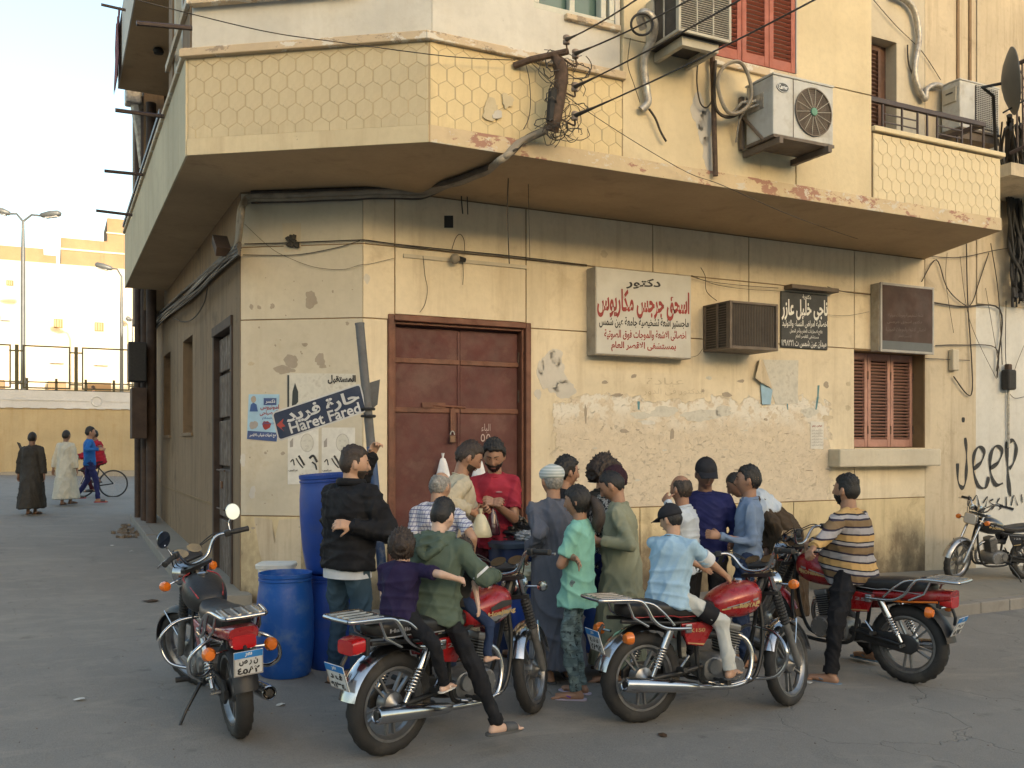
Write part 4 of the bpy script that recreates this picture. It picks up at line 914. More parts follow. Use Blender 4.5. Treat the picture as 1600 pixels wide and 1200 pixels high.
# lower window unit
A4 = thing('window_air_conditioner', 'brown box air conditioner poking from the lower wall between the two doctor signs', 'air conditioner', (7.9, YF, 2.92))
x0, x1, y0, y1, z0, z1 = 7.55, 8.33, 9.12, 9.66, 2.93, 3.53
MB().b2((x0+.02, y0+.03, z0+.02), (x1-.02, y1-.001, z1-.02)).build('core', 'grille_dark', A4, world=True)
f = MB()
f.b2((x0, y0, z0), (x0+.035, y0+.04, z1)).b2((x1-.035, y0, z0), (x1, y0+.04, z1)).b2((x0+.035, y0, z0), (x1-.035, y0+.04, z0+.04)).b2((x0+.035, y0, z1-.03), (x1-.035, y0+.04, z1)).b2((x0, y0+.041, z1-.02), (x1, y1-.002, z1)).b2((x0, y0+.041, z0), (x1, y1-.002, z0+.03)).b2((x0, y1-.05, z0+.031), (x0+.02, y1-.002, z1-.021)).b2((x0, y0+.041, z0+.031), (x0+.02, y0+.08, z1-.021)).b2((x0, 9.36, z0+.031), (x0+.02, 9.40, z1-.021))
f.build('casing', 'ac_brown', A4, world=True, bevel=.005)
for ya_, yb_ in ((9.2, 9.36), (9.4, 9.61)): louvres('louvre', A4, ya_, yb_, x0+.018, z0+.05, z1-.04, 16, 'ac_brown', 'y')
for i in range(26): MB().b2((x0+.05+i*.026, y0+.012, z0+.045), (x0+.056+i*.026, y0+.022, z1-.035)).build('grille_wire', 'ac_brown', A4, world=True)
# satellite dish
D = thing('satellite_dish', 'round grey satellite dish seen nearly edge on by the balcony condenser', 'dish', at(1556, 200, 12.6))
dc = at(1567, 130, 12.5); dd = (Vector((.70, -.70, .10))).normalized(); Rm = dd.to_track_quat('Z', 'Y').to_matrix().to_4x4()
MB().lathe([(.44*s, .13*s*s) for s in (.01, .3, .6, .85, 1)]+[(.44*s, .13*s*s-.012) for s in (1.0, .85, .6, .3, .01)], 36, Matrix.Translation(dc) @ Rm).build('reflector', 'lamp_metal', D, world=True, smooth=40)
MB().tube([dc-dd*.02, dc-dd*.25, at(1552, 150, 12.8), at(1556, 235, 13.3)], .022, 8).build('mount', 'black_rubber', D, world=True)
MB().tube([dc+Vector((0, 0, -.4)), dc+dd*.35+Vector((0, 0, -.25))], .012, 6).build('feed_arm', 'black_rubber', D, world=True)

# ---------------------------------------------------------------- cables
def wire(name, label, pix, r, mat='cable', on=None, n=6, sm=6, group=None, cat='cable'):
    P = smooth_pts(pix, sm); o = MB().tube(P, r, n).build(name, mat, smooth=60); return tag(o, label, cat, group)
U_ = lambda o=.05: (lambda x, y: onU(x, y, o)); F_ = lambda o=.02: (lambda x, y: onF(x, y, o)); C_ = lambda o=.02: (lambda x, y: onC(x, y, o)); L_ = lambda o=.04: (lambda x, y: onL(x, y, o))
cb = thing('cable_bracket', 'rusty pipe bracket on the overhang corner with four insulators and tangled wires', 'bracket', onU(880, 200, .1))
P = [onU(803, 103, .0), onU(830, 93, .12), onU(880, 82, .25), onU(888, 80, .27)]
MB().tube(P, .032, 8).build('arm', 'rust_iron', cb, world=True)
mast = [onU(866, 88, .22), onU(877, 110, .24), onU(875, 140, .24), onU(868, 180, .24), onU(862, 205, .2)]
MB().tube(smooth_pts(mast), [.04]*3+[.065]*22, 10).build('mast', 'rust_iron', cb, world=True, smooth=60)
MB().tube([onU(864, 140, .26), onU(860, 190, .24)], .045, 8).build('cable_wrap', 'black_rubber', cb, world=True)
ins = [(885, 62), (899, 84), (898, 136), (898, 181)]
for k, (x, y) in enumerate(ins):
    c = onU(x, y, .30); MB().lathe([(.001, -.045), (.032, -.04), (.034, -.01), (.026, 0), (.034, .012), (.032, .035), (.015, .045), (.001, .046)], 12, Matrix.Translation(c)).build('insulator', 'insulator', cb, world=True, smooth=30)
    m0 = onU(875, y+(4 if k else 22), .25)
    MB().tube(smooth_pts([m0, m0.lerp(c, .6)+Vector((0, 0, -.06)), c+Vector((0, 0, -.09)), c+Vector((0, 0, -.04))] if k > 1 else [m0, c+Vector((0, 0, -.12)), c+Vector((0, 0, -.03))]), .009, 6).build('hook', 'rust_iron', cb, world=True)
r_ = random.Random(4); tg = MB()
for k in range(44):
    c = Vector((r_.uniform(852, 912), r_.uniform(90, 215), 0)); pts = []
    ra, rb = r_.uniform(6, 22), r_.uniform(6, 22); a0 = r_.uniform(0, 6); sp = r_.uniform(2.5, 6.2)
    for i in range(12):
        a = a0+sp*i/11; pts.append(onU(c.x+ra*cos(a)+r_.uniform(-1.5, 1.5), c.y+rb*sin(a)+r_.uniform(-1.5, 1.5), .22+.1*sin(a*.7+k)))
    tg.tube(smooth_pts(pts, 3), .0035 if k % 3 else .005, 5)
tw = tg.build('tangled_wire', 'cable', cb, world=True, smooth=60); tw['kind'] = 'stuff'
for k, ((x, y), (x1_, y1_), bb) in enumerate(((ins[0], (990, -6), 7.2), (ins[1], (1072, -6), 6.8), (ins[2], (1150, -6), 6.4), (ins[3], (1290, -25), 6.6))):
    a = onU(x, y, .31); c = at(x1_, y1_, bb); c = a+(c-a)*1.6
    o = MB().tube([a.lerp(c, t)+Vector((0, 0, -.5*t*(1-t)*(.35 if k < 3 else .6))) for t in [i/16 for i in range(17)]], [.022, .012]+[.0075]*15, 6).build('overhead_cable', 'cable', smooth=60)
    tag(o, ['topmost overhead cable leaving the insulator bracket', 'second overhead cable leaving the insulator bracket', 'third overhead cable leaving the insulator bracket', 'lowest overhead cable sagging from the insulator bracket past the red shutters'][k], 'cable', 'overhead cables leaving the bracket')
# bundled conduits under the overhang
def under(x, y): return hit(x, y, (0, 0, ZS-.03), Vector((0, 0, 1)))
bt = [onU(862, 205, .2), onU(845, 213, .1), onU(818, 226, .06), onU(800, 245, .05), onU(788, 253, .04)]
fw_ = [(745, 271), (720, 283), (690, 292)]
k_ = 0
for dy, r, mt_, lb in ((0, .036, 'cable_light', 'thick pale conduit running under the overhang and down the corner'), (6, .026, 'cable_light', 'thin conduit beside the thick pale one under the overhang'), (-5, .028, 'cable', 'dark conduit uppermost in the bundle under the overhang'), (10, .011, 'cable', 'slack thin black cable lowest in the bundle under the overhang')):
    pts = [p+Vector((.04*k_-.06, -.03*(k_ % 2), .03*k_)) for p in bt]
    so = lambda x, y: hit(x, y, (0, 0, ZS-.035), Vector((0, 0, 1)))
    pts += [so(765, 263+dy*.6), so(745, 271+dy*.7), so(720, 281+dy*.7), so(697, 288+dy*.6), onF(660, 300+dy, .06), onF(620, 300+dy, .05), onF(580, 300+dy, .05)]
    pts += [onC(552, 302+dy, .05), onC(510, 303+dy, .05), onC(470, 305+dy, .05), onC(420, 306+dy, .05), onC(393, 307+dy, .05)]
    if k_ < 2: pts += [onC(382, 314+dy, .08), hit(376+dy*.5, 330, (1.80, 0, 0), NX), hit(374+dy*.5, 350, (1.80, 0, 0), NX), hit(370, 385, (1.80, 0, 0), NX), hit(350, 408, (1.78, 0, 0), NX), hit(320, 435, (1.78, 0, 0), NX), hit(285, 470, (1.78, 0, 0), NX), hit(246, 503, (1.76, 0, 0), NX)]
    wire('conduit', lb, pts, r, mt_, group='conduits under the overhang', cat='conduit', n=8); k_ += 1
r_ = random.Random(6)
for k in range(7):
    dy = k*3-8; pts = [hit(x, y+dy+r_.uniform(-3, 3), (1.80-.02*k, 0, 0), NX) for x, y in ((374, 388), (355, 402), (335, 422), (310, 446), (285, 468), (262, 486), (244, 503), (238, 520))]
    wire('side_wall_cable', ['topmost','second','third','fourth','fifth','sixth','lowest'][k]+' old cable of the thick sagging bundle along the side street wall', pts, r_.choice([.02, .03, .014]), 'cable', group='cables bundled along the side street wall')
wire('side_wall_cable', 'loose cable loop hanging low beneath the side wall bundle', [hit(x, y, (1.78, 0, 0), NX) for x, y in ((325, 440), (320, 470), (305, 495), (288, 503), (270, 497))], .008)
MB().box(hit(346, 384, (1.7, 0, 0), NX), (.16, .35, .10), Matrix.Rotation(.6, 3, 'X')).build('conduit_shelf', 'wood_dark', B, world=True)
for px in (566, 420, 640): pass
F2 = F_(.025); C2 = C_(.025)
wire('wall_cable', 'cable strung along the upper joint from the corner to the doctor sign', [C2(382, 381), C2(430, 380), C2(480, 378), C2(560, 375), F2(572, 375), F2(617, 381), F2(700, 390), F2(800, 400), F2(917, 414)], .006, group='wall cables')
wire('wall_cable', 'cable that dips under the burnt switch and rejoins the joint', [C2(380, 398), C2(440, 399), C2(480, 396), C2(530, 386), C2(560, 377), F2(575, 376), F2(700, 393), F2(800, 403), F2(917, 416)], .0045, group='wall cables')
wire('wall_cable', 'very thin wire drooping across the chamfered corner', [C2(382, 350), C2(420, 385), C2(445, 400), C2(490, 417), C2(535, 421), C2(562, 414), F2(580, 412), F2(617, 403)], .0025, group='wall cables')
for lb, pts, r in (('thin wire joining the doctor sign to the lower air conditioner', ((1080, 432), (1110, 440), (1160, 446), (1216, 450)), .004), ('second wire from doctor sign slack towards the painted sign', ((1080, 430), (1120, 445), (1170, 452), (1222, 455)), .003), ('paired wires from the painted sign to the dark lightbox', ((1293, 448), (1320, 456), (1360, 461)), .005), ('low slack wire between painted sign and dark lightbox', ((1293, 492), (1325, 493), (1358, 487)), .0025), ('short wire hooking down to the lower air conditioner', ((1095, 418), (1102, 432), (1104, 455), (1120, 470)), .004), ('short wire curling from the doctor sign bottom', ((1080, 558), (1090, 555), (1098, 545)), .003)):
    wire('wall_cable', lb, [onF(x, y, .05) for x, y in pts], r, group='wall cables')
for lb, pts, r, d in (('dark hanging wire with a black tip right of the vent hole', ((795, 262), (793, 320), (795, 395), (796, 412)), .006, 1.0), ('thin wire hanging from the overhang beside the vertical joint', ((825, 246), (826, 320), (828, 405)), .003, .9), ('short black pair of hanging wire ends near the vent hole', ((722, 288), (721, 310), (723, 334)), .007, .15), ('second short black hanging wire end near the vent hole', ((729, 286), (730, 310), (731, 335)), .006, .15), ('wire loop over the wall lamp above the door', ((706, 390), (712, 372), (719, 366), (725, 375), (726, 392)), .004, .03), ('thin wire dangling below the wall lamp to the door frame', ((661, 400), (664, 430), (668, 452), (664, 475), (656, 488)), .003, .02), ('short wire hanging from the wall lamp', ((723, 408), (724, 430), (723, 445)), .003, .03)):
    wire('hanging_wire', lb, [onF(x, y, d) for x, y in pts], r, group='hanging wires')
wire('hanging_wire', 'wire hanging from the bracket arm across the hexagon plaster', [onU(x, y, .1) for x, y in ((822, 102), (827, 125), (829, 160), (826, 185), (818, 202))], .004, group='hanging wires')
wire('stay_wire', 'fine straight wire slanting down across the upper wall to the right', [onU(828, 96, .1), onU(905, 165, .1), onU(1060, 262, .1), onU(1130, 290, .1), onU(1250, 342, .0), onF(1370, 382, .1), onF(1440, 395, .05)], .0035)
wire('stay_wire', 'fine wire from the upper left sky to the cable bracket', [at(215, 0, 7.5), at(300, 22, 7.6), at(420, 50, 7.7), at(530, 66, 7.9), onU(700, 88, .12), onU(805, 94, .12)], .0045)
wl = thing('wall_lamp', 'small dusty bulb holder on a conduit strip above the metal door', 'lamp', onF(712, 403))
MB().b2((onF(630, 398).x, YF-.018, onF(630, 398).z-.03), (onF(822, 398).x, YF-.001, onF(630, 398).z+.01)).build('conduit_strip', 'wall_cream', wl, world=True)
c = onF(711, 404, .08); MB().ell(c, (.055, .055, .06)).build('bulb', 'cable_light', wl, world=True, smooth=60)
MB().tube([c+Vector((.04, 0, .01)), c+Vector((.13, .03, .0))], .028, 8).build('holder', 'black_rubber', wl, world=True)
# insulated pipes by the AC units
wire('insulated_pipe', 'taped silver and black pipe hanging under the upper box air conditioner', [onU(1005, 45, .2), onU(1000, 25, .25), onU(1010, 20, .3), onU(1022, 35, .3), onU(1020, 60, .2), onU(1008, 85, .1), onU(1007, 110, .06), onU(1010, 140, .06), onU(1012, 160, .06), onU(1002, 172, .03)], .042, 'duct_silver', n=9, cat='pipe')
wire('coiled_cable', 'small black cable coil at the left of the upper box air conditioner', [onU(1003+17*cos(a), 38+17*sin(a), .22+.02*a) for a in [i*.6 for i in range(32)]], .012, 'black_rubber', sm=2, cat='cable coil')
wire('wall_cable', 'thick black cable tail below the taped pipe', [onU(1014, 170, .05), onU(1024, 185, .05), onU(1032, 205, .05), onU(1041, 221, .05)], .012, group='wall cables')
wire('wall_cable', 'thin cord looping down the wall left of the taped pipe', [onU(985, 60, .04), onU(981, 100, .04), onU(990, 130, .04), onU(1000, 160, .04)], .004, group='wall cables')
wire('coiled_pipe', 'large coil of old brown refrigerant pipe beside the fan condenser', [onU(1148+26*cos(a)+2*sin(3*a), 137+41*sin(a), .12+.012*a) for a in [i*.35 for i in range(44)]], .02, 'cable_light', sm=3, cat='pipe coil')
wire('coiled_pipe', 'lower sagging loop of brown pipe beneath the large coil', [onU(x, y, .1) for x, y in ((1118, 95), (1116, 150), (1122, 175), (1140, 183), (1160, 172), (1170, 150), (1176, 138))], .018, 'cable', cat='pipe coil')
wire('wall_cable', 'black cable loop left of the large pipe coil', [onU(x, y, .05) for x, y in ((1090, 100), (1089, 130), (1094, 160), (1104, 168), (1113, 155), (1116, 130))], .009, group='wall cables')
wire('drain_pipe', 'rusty vertical drain pipe running down behind the pipe coil', [onU(x, y, .06) for x, y in ((1113, 75), (1114, 120), (1116, 200), (1118, 275))], .03, 'rust_iron', cat='pipe')
wire('insulated_pipe', 'silver wrapped pipe looping down from the roof to the balcony condenser', [onF(x, y, .08) for x, y in ((1395, -8), (1415, 0), (1430, 20), (1436, 60), (1430, 100), (1432, 130), (1445, 155), (1448, 140), (1460, 133), (1470, 135))], .045, 'duct_silver', n=9, cat='pipe')
wire('wall_cable', 'cables hanging over the balcony wall to the condenser', [onF(x, y, .04) for x, y in ((1365, 0), (1400, 40), (1440, 80), (1470, 125))], .006, group='wall cables')
wire('wall_cable', 'dark cables down the reveal by the balcony door', [onF(x, y, .04) for x, y in ((1418, 70), (1420, 100), (1432, 130), (1442, 150))], .012, group='wall cables')
# tangle at the far right
r_ = random.Random(11)
for k in range(26):
    x0_ = r_.uniform(1568, 1600); pts = [at(x0_+r_.uniform(-5, 5), 195+r_.uniform(-15, 10), 13.6)]
    for y in (240, 290, 340, 390, 430, 470): pts.append(onN(x0_+r_.uniform(-9, 9)+(y-200)*.05, y+r_.uniform(-10, 10), .08+r_.uniform(0, .15)))
    wire('hanging_cable', 'cable in the thick dark tangle at the edge of the neighbouring building', pts, r_.choice([.008, .014, .022, .03]), 'black_rubber', group='tangled cables on the neighbouring building')
r_ = random.Random(12)
LB = ['slack wire crossing the pilaster high up', 'long wire drooping in a deep loop over the pilaster', 'vertical wire ending in a hook under the small box', 'dark horizontal cable beside the lightbox', 'thin cable bending down on the whitewashed wall', 'wire bending down to the black meter from the left', 'thin slanting wire to the left side of the black meter', 'wire leaving the top of the black meter', 'second wire leaving the top of the black meter', 'loose wire curling below the black meter', 'wire slanting to the right of the black meter', 'faint wire from the ceiling edge to the meter', 'short wire pair through the small box']
PX = [((1447, 400), (1500, 402), (1560, 390), (1600, 385)), ((1440, 440), (1463, 406), (1480, 450), (1505, 475), (1518, 474), (1530, 440), (1545, 395)), ((1510, 380), (1512, 470), (1518, 560), (1519, 610), (1511, 616), (1490, 588)), ((1455, 472), (1500, 479), (1562, 483), (1560, 560), (1558, 590)), ((1540, 450), (1552, 520), (1562, 580)), ((1462, 540), (1500, 539), (1555, 543), (1557, 580)), ((1500, 400), (1515, 500), (1557, 592)), ((1548, 380), (1560, 460), (1566, 570)), ((1572, 470), (1571, 540), (1572, 570)), ((1575, 612), (1585, 622), (1600, 620)), ((1600, 540), (1588, 570), (1580, 600)), ((1480, 395), (1478, 440), (1490, 520)), ((1446, 560), (1470, 561), (1515, 563))]
for lb, px, r in zip(LB, PX, (.006, .008, .010, .012, .004, .008, .004, .007, .006, .005, .004, .004, .006)): wire('pilaster_wire', lb, [onN(x, y, .04) for x, y in px], r, group='wires on the neighbouring building')
jb = thing('junction_box', 'small cream junction box on the dirty pilaster', 'box', onN(1485, 563))
c = onN(1486, 563); MB().box(c+Vector((0, -.05, 0)), (.14, .09, .32)).build('box', 'wall_cream', jb, world=True, bevel=.02)
mtb = thing('electric_meter', 'black electric meter box on the whitewashed wall above the graffiti', 'meter', onN(1569, 595))
c = onN(1569, 594); MB().box(c+Vector((0, -.08, 0)), (.2, .14, .32)).build('box', 'black_rubber', mtb, world=True, bevel=.03)
MB().box(c+Vector((0, -.07, .2)), (.1, .08, .1)).build('fuse_holder', 'rust_iron', mtb, world=True, bevel=.02)
MB().tube([c+Vector((.06, -.03, -.15)), onN(1576, 700, .03)], .02, 8).build('conduit', 'duct_silver', mtb, world=True)

# ---------------------------------------------------------------- posters and papers
def sheet(name, label, pts, on, nrm, mat, off=.004, cat='poster', group=None):
    P = [on(x, y) for x, y in pts]; o = MB().prism([p+Vector(nrm)*off for p in P], nrm, .0012)
    t = thing(name, label, cat, P[0], group=group); o.build('sheet', mat, t, world=True); return t
def onC0(x, y, o=0): return onC(x, y, .0055+o)
p1 = sheet('clinic_poster', 'pale blue poster with a suited man and red Arabic lettering at the building corner', ((389, 616), (437, 616), (433, 690), (386, 686)), onC, NC, 'paper_blue')
MB().prism([onC(x, y, .0055) for x, y in ((387, 673), (434, 676), (432, 690), (386, 686))], NC, .001).build('dark_band', 'paper_navy', p1, world=True)
lettf('نكسر', 'ink_white', (415, 624, 430, 631), onC0, NC, p1, .02, .003)
MB().prism([onC(x, y, .0055) for x, y in ((412, 622), (432, 622), (432, 633), (412, 633))], NC, .001).build('name_band', 'paper_navy', p1, world=True)
for t_, bx, m_ in (('امونيوس', (407, 632, 436, 641), 'ink_red'), ('المصباحى', (406, 641, 434, 650), 'ink_red'), ('مرشحكم', (410, 651, 431, 656), 'ink_blue'), ('فئات مستقل', (410, 658, 432, 664), 'ink_blue'), ('مع تحيات شباب الاقصر', (390, 677, 431, 684), 'ink_white')): lettf(t_, m_, bx, onC0, NC, p1, .02, .0025)
MB().prism([onC(x, y, .0055) for x, y in blob(396, 624, 4, 5.5, 14, 3, .08)], NC, .001).build('portrait_head', 'scar', p1, world=True)
MB().prism([onC(x, y, .0055) for x, y in ((390, 643), (392, 632), (396, 629), (401, 632), (403, 643))], NC, .001).build('portrait_suit', 'ink_blue', p1, world=True)
for x, m_ in ((396, 'ink_grey'), (417, 'ink_red')): MB().prism([onC(a, b, .0055) for a, b in blob(x, 663, 7, 6, 18, int(x), .4)], NC, .001).build('picture', m_, p1, world=True)
p2 = sheet('torn_poster', 'torn whitish poster remains above the street sign with a green strip on its left edge', ((449, 583), (556, 584), (556, 640), (470, 640), (449, 634)), onC, NC, 'paper_old')
MB().prism([onC(x, y, .0055) for x, y in ((449, 586), (452, 586), (452, 636), (449, 636))], NC, .001).build('green_strip', 'badge_dark', p2, world=True)
MB().prism([onC(x, y, .0055) for x, y in ((456, 634), (457, 612), (461, 598), (466, 612), (466, 628), (461, 634))], NC, .001).build('bottle_print', 'badge_dark', p2, world=True)
lettf('المستقبل', 'ink_black', (512, 586, 556, 600), onC0, NC, p2, .05, .003)
for k, (x, w_, lb) in enumerate(((450, 48, 'faded black and white portrait poster of a man in a jacket, nearer the wall edge'), (503, 52, 'faded black and white portrait poster of a bald man beside the leaning post'))):
    p3 = sheet('portrait_poster', lb, ((x, 668), (x+w_, 668), (x+w_, 756), (x, 757)), onC, NC, 'paper', group='portrait posters on the chamfered corner')
    cx_ = x+w_*.62; cy_ = 692
    MB().prism([onC(a, b, .0055) for a, b in blob(cx_, cy_, 10, 14, 20, 5+k, .04)], NC, .0008).build('portrait_face', 'paper_old', p3, world=True)
    stroke('face_outline', [onC(a, b, .0065) for a, b in [(cx_+10*cos(t), cy_+14*sin(t)) for t in [2*pi*i/20 for i in range(21)]]], .0022, 'ink_grey', p3, 4)
    for ex in (-4, 4): stroke('eye', [onC(cx_+ex-1.8, cy_-3, .0065), onC(cx_+ex+1.8, cy_-3, .0065)], .003, 'ink_grey', p3, 4)
    stroke('moustache', [onC(cx_-3, cy_+5, .0065), onC(cx_+3, cy_+5, .0065)], .003, 'ink_grey', p3, 4)
    for q, w3 in ((((cx_-13, 712), (cx_-9, 718), (cx_-4, 727)), .012), (((cx_-17, 716), (cx_-12, 724), (cx_-6, 731)), .008), (((cx_+4, 716), (cx_+10, 712), (cx_+16, 722)), .014), (((cx_+8, 722), (cx_+13, 726), (cx_+15, 734)), .010), (((x+4, 722), (x+8, 718), (x+10, 727)), .007)):
        stroke('jacket_print', smooth_pts([onC(a, b, .004) for a, b in q], 4), w3, 'ink_black', p3, 6)
    MB().prism([onC(a, b, .0055) for a, b in ((x+3, 690), (x+8, 684), (x+8, 698), (x+3, 699))], NC, .001).build('emblem', 'ink_grey', p3, world=True)
    lettf('الاستاذ المرشح', 'ink_grey', (x+18, 739, x+w_-4, 745), onC0, NC, p3, .01, .002); lettf('نعم للجنوب', 'ink_black', (x+1, 733, x+15, 738), onC0, NC, p3, .03, .002)
def onF0(x, y, o=0): return onF(x, y, .0055+o)
p4 = sheet('notice_paper', 'small white printed notice with a red heading on the peeled wall', ((1266, 658), (1287, 660), (1286, 702), (1266, 701)), onF, NY, 'paper', cat='notice')
lettf('اعلان هام', 'ink_red', (1269, 664, 1284, 668), onF0, NY, p4, .03, .002)
for i in range(6): lettf('شقة للايجار بالدور', 'ink_grey', (1268, 671+i*4.6, 1285, 674+i*4.6), onF0, NY, p4, .01, .002)
p5 = sheet('torn_poster', 'shredded grey poster with its blue corner curling off right of the air conditioner', ((1192, 562), (1247, 563), (1246, 630), (1212, 632), (1200, 600)), onF, NY, 'paper_old')
cu = MB(); q = [onF(x, y, d) for x, y, d in ((1187, 562, .05), (1192, 562, .01), (1207, 607, .03), (1190, 598, .07), (1180, 590, .06))]; cu.prism(q, NY, .002); cu.build('curled_flap', 'wall_old', p5, world=True)
MB().prism([onF(x, y, .02) for x, y in ((1188, 598), (1207, 609), (1204, 632), (1191, 632))], NY, .002).build('blue_scrap', 'paper_blue', p5, world=True)
for px, r in ((((1279, 602), (1278, 620), (1275, 640)), .02), (((998, 627), (998, 640)), .02), (((1230, 628), (1231, 640)), .012)):
    o = MB(); P = [onF(x, y, .003) for x, y in px]
    for i in range(len(P)-1): a, b = P[i], P[i+1]; o.add([a+Vector((-r, 0, 0)), a+Vector((r, 0, 0)), b+Vector((r*.7, 0, 0)), b+Vector((-r*.7, 0, 0))], [(0, 1, 2, 3)])
    o.build('spray_mark', 'spray_blue', B, world=True)
lettf('عيادة', 'wall_old', (1010, 590, 1068, 604), lambda x, y, o: onF(x, y, o), NY, B, 0, .002, name='faded_writing'); lettf('الدكتور فى الدور', 'wall_old', (1005, 607, 1100, 618), lambda x, y, o: onF(x, y, o), NY, B, 0, .002, name='faded_writing')

# ---------------------------------------------------------------- leaning sign post
bs = gb(612, 7.7); top = at(562, 507, 7.75)
SP = thing('street_sign_post', 'leaning grey blue steel post carrying the tilted navy street name sign', 'sign post', bs)
ax = (bs-top).normalized(); mid = top.lerp(bs, .36)
MB().tube([top, mid], .038, 14).tube([top, top-ax*.012], .041, 14).build('upper_post', 'steel_post', SP, world=True, smooth=40)
MB().tube([mid, bs-Vector((0, 0, .1))], .040, 14).build('lower_post', 'post_blue', SP, world=True, smooth=40)
cq = [at(x, y, b) for x, y, b in ((424, 645, 7.55), (563, 599, 7.72), (580, 636, 7.72), (435, 690, 7.55))]
ux_ = (cq[1]-cq[0]).normalized(); nn_ = ux_.cross((cq[3]-cq[0]).normalized()).normalized()
if nn_.dot(FW) > 0: nn_ = -nn_
def rquad(q, inset, off, rad=.03, n=5):
    a, b, c, d = q; c0 = (a+b+c+d)/4; u = (b-a).normalized(); v = (d-a).normalized(); L, H = (b-a).length-2*inset, (d-a).length-2*inset
    o = a+u*inset+v*inset; P = []
    for (cx__, cy__, a0) in ((rad, rad, pi), (L-rad, rad, 1.5*pi), (L-rad, H-rad, 0), (rad, H-rad, .5*pi)):
        for i in range(n): t = a0+pi/2*i/(n-1); P.append(o+u*(cx__+rad*cos(t))+v*(cy__+rad*sin(t))+nn_*off)
    return P
MB().prism(rquad(cq, 0, 0), nn_, .012).build('sign_plate', 'ink_pale', SP, world=True)
MB().prism(rquad(cq, .012, .0122, .022), nn_, .002).build('sign_face', 'sign_navy', SP, world=True)
def onP(x, y, o=0): return hit(x, y, cq[0]+nn_*.015, nn_)
def lq(tl, tr, bl): return (onP(*tl), onP(*tr), onP(*bl))
letter('lettering', 'حارة فريد', 'ink_pale', lq((444, 642), (558, 608), (450, 666)), nn_, SP, .035, .001)
letter('lettering', 'Haret Fared', 'ink_pale', lq((450, 661), (560, 628), (455, 678)), nn_, SP, .02, .001)
MB().prism([onP(x, y) for x, y in ((432, 664), (443, 654), (441, 661), (446, 666), (439, 668), (444, 674))], nn_, .002).build('red_arrow', 'ink_red', SP, world=True)
cl = top.lerp(bs, .26)
for dz in (-.03, .03): MB().tube([cl+ax*dz+Vector((.055*cos(a), .055*sin(a), 0)) for a in [2*pi*i/12 for i in range(12)]], .012, 6, closed=True).build('clamp', 'black_rubber', SP, world=True)
bq = [at(x, y, 7.9) for x, y in ((578, 598), (594, 593), (590, 632), (580, 640))]
MB().prism(bq, -FW, .012).build('rear_plate', 'steel_post', SP, world=True)

# ---------------------------------------------------------------- barrels
pm('barrel_blue', (.012, .085, .36), .38, 0, .14, 3, .002, 30, dirt=(.10, .17, .30), dsc=6, da=.6)
pm('barrel_dark', (.012, .052, .27), .38, 0, .15, 3, dirt=(.05, .07, .2), dsc=5, da=.4)
pm('bin_blue', (.02, .04, .12), .45, 0, .2, 5); pm('bin_lid', (.055, .08, .12), .4, 0, .2, 5)
pm('bucket_white', (.62, .62, .58), .5, 0, .05, 5, dirt=(.4, .38, .33), dsc=6, da=.3)
pm('milk_bag', (.62, .57, .38), .35, 0, .08, 8, .004, 20, coat=.4); pm('juice_bag', (.06, .012, .02), .2, 0, .3, 10, .006, 25, coat=.8)
pm('bag_black', (.012, .012, .013), .28, 0, .3, 8, .03, 18, coat=.4); pm('bag_clear', (.42, .46, .5), .3, 0, .15, 10, .01, 30, coat=.4)
def barrel(label, p, r, h, mat, Rx=None, opened=True, group=None):
    T = thing('barrel', label, 'barrel', p, group=group)
    if Rx is not None: T.rotation_euler = Rx
    pr = [(r*.84, 0), (r*.88, .015), (r*.93, h*.1), (r*.985, h*.25), (r, h*.38), (r, h*.6), (r*.97, h*.75), (r*.92, h*.86), (r*.90, h*.90), (r*.90, h*.925)]
    MB().lathe([(.001, 0)]+pr+[(r*.93, h*.93), (r*.93, h*.945), (r*.89, h*.945), (r*.885, h*.96), (r*.93, h*.965), (r*.935, h*1.0), (r*.90, h*1.0), (r*.88, h*.93), (r*.9, h*.7), (r*.9, h*.05), (.001, h*.05)], 40, caps=False).build('body', mat, T, smooth=35)
    return T
pB = gp(437, 1062); rB = .46*91/1448*((pB-CAMP).dot(FW))*1.08
pB = pB+FW*rB*.8; pB.z = G(pB.x, pB.y)
barrel('bright blue open plastic barrel standing in front next to the parked motorcycle', pB, rB, .80, 'barrel_blue', group='blue barrels by the corner')
p_ = gp(512, 1050)+FW*.2; p_.z = G(p_.x, p_.y); barrel('darker blue barrel standing behind the bright one and left of the man in black', p_, rB*.98, .76, 'barrel_dark', group='blue barrels by the corner')
p_ = p_+Vector((.0, .06, .775)); barrel('dark blue barrel stacked on top of another, leaning at the wall corner', p_, rB*.98, .80, 'barrel_dark', (0, radians(-4), 0), group='blue barrels by the corner')
p_ = gb(836, 7.95); barrel('dark blue barrel in front of the seller under the milk bag', p_, .24, .62, 'barrel_dark', group='blue barrels at the selling place')
p_ = gb(925, 8.6); barrel('dark blue barrel behind the girl in teal', p_, .28, .78, 'barrel_dark', group='blue barrels at the selling place')
T = thing('bin', 'navy blue plastic bin with a flat lid beside the seller', 'bin', gb(806, 8.35))
zt_ = at(806, 842, 8.35).z-T.location.z
MB().loft([((0, 0, z), (1, 0, 0), (0, 1, 0), a, a*.9, 4) for z, a in ((0, .2), (zt_*.5, .235), (zt_-.06, .25))], 28).build('body', 'bin_blue', T, smooth=40)
MB().loft([((0, 0, z), (1, 0, 0), (0, 1, 0), a, a*.9, 4) for z, a in ((zt_-.06, .27), (zt_-.02, .275), (zt_, .25))], 28).build('lid', 'bin_lid', T, smooth=40)
